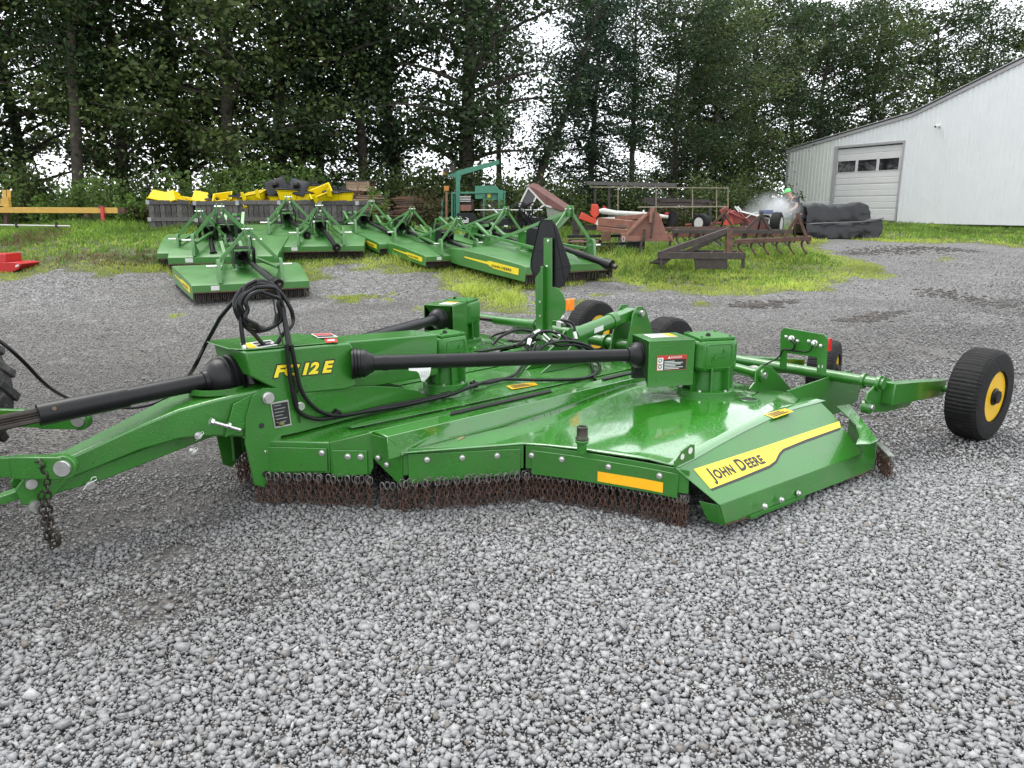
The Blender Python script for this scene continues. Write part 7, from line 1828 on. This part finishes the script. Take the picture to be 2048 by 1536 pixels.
# ================================================================== TARPAULIN-COVERED LOAD, MAN WITH PRESSURE WASHER
Y = 26.8
tc_ = at(1668, 470, Y); tz = terr(tc_.x, Y)
tp_ = empty('tarp_covered_boat', (tc_.x, Y, tz), 0, 'large black crumpled tarpaulin draped over a boat before the white building', 'tarpaulin')
def tarp(prof, y0, y1, amp, seed, n=64, m=18):
    g = []
    for i in range(n + 1):
        t = i / n; row = []
        for j in range(m + 1):
            u = j / m
            # section: front skirt up, over the top, down behind
            for (pa, pb_) in zip(prof, prof[1:]):
                if pa[0] <= t <= pb_[0] + 1e-9:
                    k = (t - pa[0]) / (pb_[0] - pa[0]); xx = pa[1] + (pb_[1] - pa[1]) * k; zb, zt = pa[2] + (pb_[2] - pa[2]) * k, pa[3] + (pb_[3] - pa[3]) * k
            a = u * math.pi; yy = y0 + (y1 - y0) * (1 - math.cos(a)) / 2; zz = zb + (zt - zb) * min(1, math.sin(a) * 1.5)
            nv = mnoise.noise_vector(V3((xx * 1.6, yy * 2.6, zz * 3.2 + seed))) * amp + mnoise.noise_vector(V3((xx * 4.2 + zz * 3, yy * 4, zz * 6.5 + seed))) * amp * .6
            row.append(V3((xx, yy, max(.005, zz))) + V3((nv.x * .6, nv.y, nv.z * .7 if u > .12 and u < .9 else nv.z * .25)))
        g.append(row)
    return g
def X(px): return at(px, 440, Y).x - tc_.x
def Z(py, yy=Y): return at(1668, py, yy).z - tz
low = MB(); low.quads(tarp([(0, X(1598), .02, Z(447)), (.2, X(1625), .0, Z(444)), (.6, X(1690), .0, Z(443)), (.92, X(1738), .02, Z(438)), (1, X(1749), Z(455), Z(439))], -.75, .55, .085, 1.0, 90, 26))
lo1 = low.build('lower_tarp', M_TARP, tp_, smooth=60)
up = MB(); up.quads(tarp([(0, X(1609), Z(445), Z(412)), (.3, X(1640), Z(448), Z(408)), (.42, X(1655), Z(448), Z(412)), (.55, X(1675), Z(446), Z(411)), (.8, X(1716), Z(442), Z(405)), (.97, X(1733), Z(438), Z(408)), (1, X(1735), Z(436), Z(428))], -.25, 1.3, .085, 5.0, 90, 26))
up.build('upper_tarp', M_TARP, tp_, smooth=60)
hu = MB(); hu.loft([[(X(1600), -.3, .15), (X(1600), .6, .15), (X(1600), .6, .5), (X(1600), -.3, .5)], [(X(1735), -.4, .25), (X(1735), .8, .25), (X(1735), .8, .6), (X(1735), -.4, .6)]]); hu.build('boat_hull', M_BLACKPAINT, tp_, bevel=.05)
rm = MB(); rm.tube(catmull([(X(1600), -.62, Z(448)), (X(1640), -.72, Z(445)), (X(1700), -.74, Z(443)), (X(1735), -.72, Z(438)), (X(1748), -.68, Z(436))], 5), .025, 6); rm.build('edge_roll', simple('grey_tarp_hem', (.10, .10, .10), .4), tp_)
rm = MB(); rm.tube([(X(1697) + .26 * math.cos(a), -.86, .04 + .22 * math.sin(a)) for a in [R(10 + 16 * k) for k in range(11)]], .014, 6); rm.build('wheel_arch_hoop', M_TARP, tp_)
# man, bent forward over the boat
PY = 27.6; pb0 = at(1587, 470, PY); pzg = terr(pb0.x, PY)
man = empty('person', (pb0.x, PY, pzg), 0, 'man in a neon green cap and black shirt bending over with a spray lance', 'person')
hd = at(1576, 386, PY) - man.location; sho = at(1587, 397, PY) - man.location; hip = at(1601, 430, PY) - man.location
def skin_body(name, verts, edges, mat, root_i=0):
    me = bpy.data.meshes.new(name); me.from_pydata([v[:3] for v in verts], edges, []); o = bpy.data.objects.new(name, me); COL.objects.link(o); o.parent = man
    m = o.modifiers.new('skin', 'SKIN')
    if not me.skin_vertices: me.skin_vertices.new()
    for i, v in enumerate(verts): me.skin_vertices[0].data[i].radius = (v[3], v[4] if len(v) > 4 else v[3]); me.skin_vertices[0].data[i].use_root = (i == root_i)
    o.modifiers.new('smooth', 'SUBSURF').levels = 1; o.modifiers['smooth'].render_levels = 2
    me.materials.append(mat); return o
B = [(*hip, .15, .12), (*(hip.lerp(sho, .5)), .145, .115), (*(hip.lerp(sho, .9)), .165, .11), (*(sho + V3((-.07, 0, .03))), .06), (*(hd + V3((.05, 0, -.07))), .055), (*(hd + V3((0, 0, .0))), .085, .095), (*(hd + V3((-.01, -.0, .07))), .07),
     (*(sho + V3((.02, -.20, -.03))), .06), (*(sho + V3((.03, -.30, -.28))), .048), (*(sho + V3((-.16, -.30, -.42))), .038), (*(sho + V3((-.24, -.28, -.44))), .035),
     (*(sho + V3((.02, .20, -.03))), .06), (*(sho + V3((-.06, .28, -.28))), .048), (*(sho + V3((-.26, .18, -.38))), .036), (*(sho + V3((-.33, .14, -.39))), .035),
     (hip.x + .02, -.11, hip.z - .10, .095), (hip.x - .02, -.12, .50, .07), (hip.x + .06, -.12, .09, .05), (hip.x - .10, -.13, .05, .045),
     (hip.x + .02, .11, hip.z - .10, .095), (hip.x + .0, .12, .50, .07), (hip.x + .10, .12, .09, .05), (hip.x - .06, .13, .05, .045)]
Eg = [(0, 1), (1, 2), (2, 3), (3, 4), (4, 5), (5, 6), (2, 7), (7, 8), (8, 9), (9, 10), (2, 11), (11, 12), (12, 13), (13, 14), (0, 15), (15, 16), (16, 17), (17, 18), (0, 19), (19, 20), (20, 21), (21, 22)]
body = skin_body('body', B, Eg, M_SKIN)
sh_ = skin_body('shirt', [(*(hip + V3((0, 0, -.04))), .20, .18), (*(hip.lerp(sho, .5)), .205, .18), (*(hip.lerp(sho, .95)), .20, .16), (*(sho + V3((.02, -.20, -.03))), .10), (*(sho + V3((.028, -.27, -.19))), .085), (*(sho + V3((.02, .20, -.03))), .10), (*(sho + V3((-.03, .25, -.18))), .085)], [(0, 1), (1, 2), (2, 3), (3, 4), (2, 5), (5, 6)], M_SHIRT)
tr_ = skin_body('trousers', [(*hip, .19, .17), (hip.x + .02, -.11, hip.z - .10, .13), (hip.x - .02, -.12, .50, .08), (hip.x + .06, -.12, .10, .065), (hip.x + .02, .11, hip.z - .10, .105), (hip.x, .12, .50, .08), (hip.x + .10, .12, .10, .065)], [(0, 1), (1, 2), (2, 3), (0, 4), (4, 5), (5, 6)], M_TROUSER)
cp_ = MB(); cc = hd + V3((.0, 0, .045)); ax_ = V3((-.35, 0, 1)).normalized()
cp_.lathe(cc, ax_, [(0, .118), (.05, .115), (.09, .09), (.115, .05), (.12, .0)], 20); cp_.prism([cc + V3((-.09, -.08, -.02)), cc + V3((-.23, -.05, -.07)), cc + V3((-.23, .05, -.07)), cc + V3((-.09, .08, -.02))], (0, 0, .014)); cp_.build('cap', M_GREEN_CAP, man, smooth=50)
fc = MB(); 
for sgn in (-1, 1): fc.lathe(hd + V3((-.088, sgn * .035, .0)), (-1, sgn * .3, 0), [(0, .012), (.006, .008)], 8)
fc.build('eye', M_INK, man)
fc = MB(); fc.prism([hd + V3((-.10, -.012, -.045)), hd + V3((-.10, .012, -.045)), hd + V3((-.085, 0, .0))], (-.02, 0, -.008)); fc.bar(hd + V3((-.092, -.025, -.068)), hd + V3((-.092, .025, -.068)), .01, .008)
for sgn in (-1, 1): fc.box(hd + V3((.01, sgn * .10, -.01)), (.03, .015, .055))
fc.build('nose_mouth_ears', M_SKIN, man, bevel=.003)
def hand(c, s):
    hm = MB(); c = V3(c)
    hm.box(c, (.075, .03, .07))
    for k, L_ in enumerate((.05, .058, .055, .045)):
        y = -.0; b0 = c + V3((-.035, 0, .027 - .018 * k)); hm.tube([b0, b0 + V3((-.022, s * .016, 0)), b0 + V3((-.018, s * .036, -.004)), b0 + V3((.0, s * .042, -.004))], [.010, .009, .008, .007], 6)
    hm.tube([c + V3((.02, 0, .03)), c + V3((-.005, s * .02, .05)), c + V3((-.03, s * .03, .042))], [.011, .010, .008], 6)
    return hm.build('hand', M_SKIN, man, bevel=.006, smooth=60)
h1_ = sho + V3((-.27, -.28, -.45)); h2_ = sho + V3((-.36, .13, -.40))
hand(h1_, 1); hand(h2_, -1)
ln = empty('spray_lance', man.location + h1_, 0, 'thin pressure washer lance held out level over the tarpaulin', 'lance')
lnp = MB(); wv = at(1578, 405, PY - .12) - ln.location
l0 = at(1574, 404.5, PY - .25) - ln.location; l1 = at(1660, 404.5, PY - .3) - ln.location
lnp.cyl(l0, l1, .014, 8); lnp.build('lance_tube', M_GREYINK, ln)
lnp = MB(); lnp.cyl(l0 + V3((-.02, 0, 0)), l0 + V3((.12, 0, 0)), .03, 10); lnp.bar(l0 + V3((.1, 0, 0)), l0 + V3((.14, 0, -.12)), .03, .04); lnp.build('trigger_grip', M_BLACKPAINT, ln)
# mist of the spray
def mist(name, lab, c, size, dens, seed):
    mb = MB(); bm_ = bmesh.new(); bmesh.ops.create_icosphere(bm_, subdivisions=3, radius=1.0)
    me = bpy.data.meshes.new(name); bm_.to_mesh(me); bm_.free()
    o = bpy.data.objects.new(name, me); COL.objects.link(o); o.location = c; o.scale = size
    m = bpy.data.materials.new(name + '_air'); m.use_nodes = True; N, L = m.node_tree.nodes, m.node_tree.links; N.clear()
    out = N.new('ShaderNodeOutputMaterial'); pv = N.new('ShaderNodeVolumePrincipled'); pv.inputs['Color'].default_value = (.95, .97, 1, 1); pv.inputs['Anisotropy'].default_value = .2
    tcn = N.new('ShaderNodeTexCoord'); ln_ = N.new('ShaderNodeVectorMath'); ln_.operation = 'LENGTH'; L.new(tcn.outputs['Object'], ln_.inputs[0])
    fa = N.new('ShaderNodeMapRange'); fa.interpolation_type = 'SMOOTHSTEP'; fa.inputs['From Min'].default_value = 1.0; fa.inputs['From Max'].default_value = .1; L.new(ln_.outputs['Value'], fa.inputs['Value'])
    nz = N.new('ShaderNodeTexNoise'); nz.inputs['Scale'].default_value = 1.3; nz.inputs['Detail'].default_value = 1.5; L.new(tcn.outputs['Object'], nz.inputs['Vector'])
    nr = N.new('ShaderNodeMapRange'); nr.inputs['From Min'].default_value = .30; nr.inputs['From Max'].default_value = .72; nr.inputs['To Max'].default_value = dens; L.new(nz.outputs['Fac'], nr.inputs['Value'])
    mu = N.new('ShaderNodeMath'); mu.operation = 'MULTIPLY'; L.new(fa.outputs['Result'], mu.inputs[0]); L.new(nr.outputs['Result'], mu.inputs[1]); L.new(mu.outputs[0], pv.inputs['Density'])
    L.new(pv.outputs['Volume'], out.inputs['Volume']); me.materials.append(m)
    tag(o, lab, 'mist', kind='stuff')
mist('spray_mist', 'white spray mist drifting left of the man', at(1545, 425, 26.6), (1.25, .7, .85), 3.2, 1)
mist('spray_mist', 'dense white spray right in front of the man', at(1556, 416, 26.9), (.45, .4, .50), 8.0, 2)
# ================================================================== TREES AND BUSHES
def leaf_quads(C, size, flat, r_):
    """C (n,3) centres -> kite leaves"""
    n = len(C); d = r_.normal(size=(n, 3)); d[:, 2] *= flat; d /= np.linalg.norm(d, axis=1)[:, None]
    u = r_.normal(size=(n, 3)); u -= d * np.sum(u * d, 1)[:, None]; u /= np.linalg.norm(u, axis=1)[:, None]
    s = (size * r_.uniform(.6, 1.35, n))[:, None]
    V = np.stack([C - d * s * .5, C + u * s * .30, C + d * s * .55, C - u * s * .30], 1).reshape(-1, 3)
    F = np.arange(n * 4).reshape(-1, 4)
    return V, F
def make_tree(name, seed, H, base, rad, nl, per, leaf, mat, shape='round', trunk_path=None, r0=.22, sig=(.5, .5, .32), ivy=False, inner=0):
    r_ = np.random.default_rng(seed); rp_ = random.Random(seed)
    root = empty('tree'); tk = MB()
    if trunk_path is None:
        trunk_path = [V3((0, 0, -.1))]; x = y = 0
        for k in range(1, 9):
            wob = .05 if shape == 'vase' else .16; x += rp_.uniform(-wob, wob); y += rp_.uniform(-wob, wob); trunk_path.append(V3((x, y, H * k / 8)))
    sm = catmull(trunk_path, 3); n = len(sm)
    tk.tube(sm, [r0 * (1 - .86 * i / (n - 1)) * (1.35 if i == 0 else 1) for i in range(n)], 9)
    def tp(t): f = t * (n - 1); i = min(int(f), n - 2); return sm[i].lerp(sm[i + 1], f - i)
    cl = []
    for k in range(nl):
        t = base + (.97 - base) * ((k + rp_.uniform(0, .8)) / nl); p = tp(t); az = k * 2.399 + rp_.uniform(-.5, .5)
        q = (t - base) / (1 - base)
        if shape == 'round': L = rad * (.50 + .62 * math.sin(math.pi * min(1, q * .85 + .12))) * rp_.uniform(.7, 1.15)
        elif shape == 'cone': L = rad * (1.08 - q * .85) * rp_.uniform(.75, 1.1)
        else: L = rad * (.35 + .8 * q) * rp_.uniform(.6, 1.15)
        rise = {'round': .42, 'cone': .05, 'vase': .8}[shape] * rp_.uniform(.5, 1.4)
        d = V3((math.cos(az), math.sin(az), rise)).normalized()
        b1 = p + d * L * .5 + V3((rp_.uniform(-.2, .2), rp_.uniform(-.2, .2), .1)); b2 = p + d * L + V3((rp_.uniform(-.3, .3), rp_.uniform(-.3, .3), -.12 * L if shape == 'cone' else -.06 * L))
        rr0 = max(.02, r0 * .38 * (1 - .6 * t))
        lm = catmull([p, b1, b2], 3); tk.tube(lm, [rr0 * (1 - .8 * i / (len(lm) - 1)) for i in range(len(lm))], 5, cap=False)
        for j in range(5):
            f = .35 + .65 * j / 4; c = lm[min(int(f * (len(lm) - 1)), len(lm) - 1)]
            e = c + V3((rp_.gauss(0, .4), rp_.gauss(0, .4), rp_.gauss(.1, .25))) * (L / 2.6)
            tk.tube([c, e], [rr0 * .3, .008], 4, cap=False); cl.append(e)
            if rp_.random() < .5: cl.append(c.lerp(e, .4))
    tk.build('trunk', M_BARK, root, smooth=60)
    cl = np.array([c[:] for c in cl]); m = len(cl)
    C = np.repeat(cl, per, 0) + r_.normal(size=(m * per, 3)) * np.array(sig) * r_.uniform(.5, 1.3, (m, 1)).repeat(per, 0)
    if ivy:
        t = r_.uniform(.0, .75, 2600); P = np.array([tp(x)[:] for x in t]); a = r_.uniform(0, 6.28, len(t)); C = np.vstack([C, P + np.stack([np.cos(a), np.sin(a), np.zeros(len(t))], 1) * (r0 + r_.uniform(0, .35, len(t)))[:, None]])
    C = C[C[:, 2] > .2]
    V, F = leaf_quads(C, leaf, .75 if shape != 'cone' else .4, r_)
    if inner:      # larger leaf sprays deep in the crown
        ci = cl[r_.integers(0, m, inner)]; zt = np.clip((ci[:, 2] - .3) / H, 0, 1); ax = np.array([tp(t)[:] for t in zt])
        Ci = ax + (ci - ax) * r_.uniform(.25, .85, (inner, 1)) + r_.normal(0, .25, (inner, 3)); Ci[:, 2] = np.maximum(Ci[:, 2], .5)
        V2, F2 = leaf_quads(Ci, .42, .8, r_); F = np.vstack([F, F2 + len(V)]); V = np.vstack([V, V2])
    bigmesh('crown', V, F, mat, root)
    return root
T = {}
T['broad'] = make_tree('t', 1, 13.0, .10, 3.9, 46, 74, .155, M_LEAF, 'round', ivy=False, sig=(.46, .46, .28), inner=260)
T['olive'] = make_tree('t', 2, 12.5, .08, 3.6, 46, 70, .155, M_LEAF2, 'round', sig=(.44, .44, .26), inner=240)
T['cedar'] = make_tree('t', 3, 11.0, .05, 2.7, 62, 56, .125, M_LEAF3, 'cone', sig=(.42, .42, .16), r0=.17, inner=150)
T['open'] = make_tree('t', 4, 14.0, .30, 3.1, 36, 42, .15, M_LEAF, 'vase', sig=(.45, .45, .35), r0=.19)
T['ivy'] = make_tree('t', 5, 14.0, .14, 3.4, 42, 66, .155, M_LEAF, 'round', sig=(.5, .5, .36), r0=.30, ivy=True, inner=260)
T['lean'] = make_tree('t', 6, 13.5, .24, 2.8, 32, 40, .15, M_LEAF3, 'vase', trunk_path=[V3((0, 0, -.1)), V3((.1, 0, 1.6)), V3((.45, 0, 3.2)), V3((1.3, .1, 5.2)), V3((1.9, 0, 6.8)), V3((2.3, .1, 8.6)), V3((2.9, 0, 10.6)), V3((3.2, 0, 13.0))], sig=(.45, .45, .35), r0=.24)
TREES = [('broad', -260, 27, .95, 'leafy tree out at the far left of the tree line'), ('broad', -60, 27.5, 1.0, 'dark leafy tree at the left edge behind the yellow beam'), ('olive', 60, 31, 1.05, 'olive green tree second from the left edge'),
         ('open', 162, 25.8, 1.02, 'tall tree with a pale straight trunk left of the bins'), ('olive', 265, 28.5, 1.05, 'olive tree with drooping branches left of the bins'), ('broad', 370, 31, 1.12, 'large dense tree above the leftmost wooden bin'),
         ('olive', 470, 27.5, 1.08, 'olive leafy tree above the third wooden bin'), ('broad', 575, 29.5, 1.12, 'dark dense tree above the blue bucket'), ('cedar', 640, 30.5, 1.15, 'very dark cedar right of the blue bucket'),
         ('open', 733, 31, 1.05, 'thin open tree with bare trunk above the lumber piles'), ('ivy', 800, 34, 1.0, 'dark ivy covered tree between the lumber and the teal crane'), ('ivy', 930, 30.5, 1.08, 'big dark ivy clad tree right behind the teal crane'),
         ('lean', 1068, 32, .78, 'tree with a forked trunk leaning right behind the wrecked cab'), ('cedar', 1178, 35, .98, 'slender conical tree with straight trunk right of the leaning one'), ('open', 1262, 37, .78, 'open crowned tree above the pipe rack'),
         ('broad', 1345, 39, .80, 'leafy tree above the faded red scraper'), ('olive', 1425, 43, .90, 'olive tree above the right end of the pipe rack'), ('ivy', 1480, 49, .92, 'dark tree just left of the building corner'),
         ('broad', 1625, 50, .98, 'tree rising behind the left eave of the building'), ('olive', 1730, 52, 1.02, 'olive tree behind the building above the overhead door'), ('broad', 1840, 54, 1.04, 'large tree behind the roof break of the building'),
         ('open', 1930, 56, .98, 'open tree behind the steep part of the roof'), ('olive', 2040, 55, 1.06, 'olive tree behind the roof at the right edge'), ('broad', 2170, 56, 1.05, 'tree beyond the right edge behind the building'),
         ('cedar', 1395, 44, .95, 'cedar standing further back right of the pipe rack'), 
         ('broad', 1570, 56, 1.1, 'tree further back at the left corner of the building'), ('open', 1000, 38, .82, 'sparse tree further back right of the big ivy tree')]
seen = set()
for i, (k, px, Y, sc, lab) in enumerate(TREES):
    o = T[k] if k not in seen else copy_tree(T[k])
    x = (px - 1024) / FPX * (Y * math.cos(PITCH) + .6 * math.sin(PITCH))
    o.location = (x, Y, terr(x, Y) - .05); wx = 1.14 if px > 1150 and k != 'cedar' else 1.08
    o.scale = (sc * wx, sc * wx, sc)
    o.rotation_euler = (0, 0, 0 if k == 'lean' else (i * 2.1) % 6.28); seen.add(k)
    if px == 162: o.rotation_euler = (0, R(6), 0)      # this one leans a little to the right
    tag(o, lab, 'tree', 'tree line behind the yard')
def make_bush(seed, rx, ry, rz, n, leaf, mat):
    r_ = np.random.default_rng(seed); root = empty('bush')
    nb = 26; cen = r_.normal(size=(nb, 3)); cen /= np.linalg.norm(cen, axis=1)[:, None]; cen *= r_.uniform(.35, .95, (nb, 1)); cen *= np.array([rx, ry, rz]); cen[:, 2] = np.abs(cen[:, 2]) * 1.0 + rz * .15
    C = np.repeat(cen, n // nb, 0); C = C + r_.normal(size=C.shape) * np.array([rx * .24, ry * .24, rz * .22]); C = C[C[:, 2] > 0]
    V, F = leaf_quads(C, leaf, .9, r_); bigmesh('foliage', V, F, mat, root)
    st = MB()
    for c in cen[:14]: st.tube([V3((c[0] * .15, c[1] * .15, -.05)), V3((c[0] * .6, c[1] * .6, c[2] * .6)), V3(c)], [.03, .02, .008], 5, cap=False)
    st.build('stem', M_BARK, root); return root
BU_ = {'a': make_bush(1, 1.3, 1.0, 1.3, 4200, .12, M_BUSH), 'b': make_bush(2, 1.0, .9, 1.0, 3000, .12, M_BUSH2), 'c': make_bush(3, 1.5, 1.0, 1.7, 4600, .13, M_LEAF2)}
BUSH = [('c', -120, 23.5, 1.1, 'dark bush at the left edge behind the beam'), ('a', 150, 23.8, .75, 'green bush behind the middle of the yellow beam'), ('a', 225, 24.2, .95, 'taller green bush behind the right end of the yellow beam'), ('c', 60, 25.5, 1.15, 'dark bush behind the left part of the yellow beam'),
        ('c', 330, 25, .95, 'dark bush behind the leftmost bin'), ('a', 460, 25.2, 1.15, 'broad green bush behind the second and third bins'), ('a', 540, 25.6, 1.30, 'large pale green bush above the middle bins'), ('a', 600, 26.8, 1.25, 'upright light green bush above the blue bucket'), ('b', 655, 25.2, 1.0, 'reddish brown bush between the bins and the crate'),
        ('c', 880, 30, 1.25, 'dark bush left of the crane post'), ('c', 840, 29, 1.15, 'dark bush behind the brown weeds'), ('c', 985, 33, 1.1, 'dark bush low behind the crane jib'), ('c', 1075, 34, 1.2, 'dark bush at the foot of the leaning tree'), ('c', 1165, 34, 1.1, 'dark bush at the foot of the conical tree'), ('c', 1290, 35, 1.1, 'dark bush low behind the rack uprights'), ('c', 770, 28, 1.0, 'dark bush behind the lumber'), ('b', 850, 26.2, .95, 'brownish weedy bush left of the orange topped post'), ('b', 800, 27.5, 1.1, 'olive brown bush behind the dark lumber'), ('c', 1030, 29, 1.0, 'dark bush behind the teal crane'), ('c', 1120, 30, .95, 'dark bush behind the wrecked cab'), ('b', 1330, 31, .9, 'bush with reddish leaves behind the pipe rack'),
        ('c', 1400, 33, 1.1, 'dark bush right of the reddish one'), ('c', 1510, 38, 1.25, 'dark bush left of the building behind the mist'), ('a', 1525, 46, 1.1, 'green bush beside the building corner'), ('c', 1220, 33, 1.0, 'dark bush behind the orange disc mower'), ('c', 940, 31, 1.1, 'dark bush at the foot of the ivy clad tree'), ('c', 710, 30, 1.15, 'dark bush behind the wooden crate'), ('c', 1460, 34, 1.0, 'dark bush behind the red hay machine')]
seen = set()
for i, (k, px, Y, sc, lab) in enumerate(BUSH):
    o = BU_[k] if k not in seen else copy_tree(BU_[k]); seen.add(k)
    x = (px - 1024) / FPX * (Y * math.cos(PITCH) + .6 * math.sin(PITCH)); o.location = (x, Y, terr(x, Y) - .05); o.scale = (sc, sc, sc); o.rotation_euler = (0, 0, i * 1.7)
    tag(o, lab, 'bush', 'bushes along the tree line')
# tall weeds
def make_weed(seed, h, n, mat):
    r_ = np.random.default_rng(seed); root = empty('weed'); C = []; st = MB()
    for k in range(n):
        x, y = r_.normal(0, .14, 2); hh_ = h * r_.uniform(.6, 1.1); lx, ly = r_.normal(0, .10, 2)
        st.tube([(x, y, -.02), (x + lx * .5, y + ly * .5, hh_ * .5), (x + lx, y + ly, hh_)], [.008, .007, .003], 4, cap=False)
        t = r_.uniform(.15, 1.0, 60); C.append(np.stack([x + lx * t + r_.normal(0, .05, 60), y + ly * t + r_.normal(0, .05, 60), hh_ * t], 1))
    V, F = leaf_quads(np.vstack(C), .10, .8, r_); bigmesh('foliage', V, F, mat, root); st.build('stem', mat, root); return root
WD = {'a': make_weed(1, 1.25, 7, M_BUSH), 'b': make_weed(2, .9, 6, M_GRASSD), 'c': make_weed(3, .7, 9, M_BUSH2)}
WEED = [('a', 140, 21.9, 1.0, 'tall weeds behind the beam, left clump'), ('a', 172, 22.2, 1.1, 'tall weeds behind the white label of the beam'), ('a', 226, 22.0, 1.15, 'tall pale weeds just left of the bins'), ('b', 255, 21.6, 1.0, 'weeds between the beam end and the bins'), ('a', 8, 22.2, 1.2, 'tall weeds by the yellow fork'), ('b', 90, 22, 1.0, 'low weeds behind the left part of the beam'),
        ('a', 355, 22.4, 1.35, 'plume of tall grass weeds behind the leftmost bin'), ('a', 490, 22.4, 1.05, 'weed tuft above the third bin'), ('a', 425, 22.5, 1.0, 'weed tuft above the second bin'), ('b', 760, 22.9, 1.1, 'pale weeds right of the crate'), ('c', 850, 22.4, 1.2, 'brown weeds left of the orange topped post'), ('a', 992, 22.6, .8, 'small weed growing in front of the teal crane'),
        ('b', 745, 25, 1.3, 'pale weeds beside the wooden crate'), ('c', 1215, 18.2, .55, 'leafy weeds at the foot of the marked steel frame'), ('c', 1165, 18.0, .5, 'leafy weeds left of the marked steel frame'), ('b', 280, 22.4, 1.1, 'weeds at the left end of the bins'), ('c', 275, 21.8, 1.0, 'dry weeds beside the leftmost bin')]
seen = set()
for i, (k, px, Y, sc, lab) in enumerate(WEED):
    o = WD[k] if k not in seen else copy_tree(WD[k]); seen.add(k)
    x = (px - 1024) / FPX * (Y * math.cos(PITCH) + .6 * math.sin(PITCH)); o.location = (x, Y, terr(x, Y) - .02); o.scale = (sc, sc, sc); o.rotation_euler = (0, 0, i * 1.3)
    tag(o, lab, 'weeds', 'tall weeds before the trees')
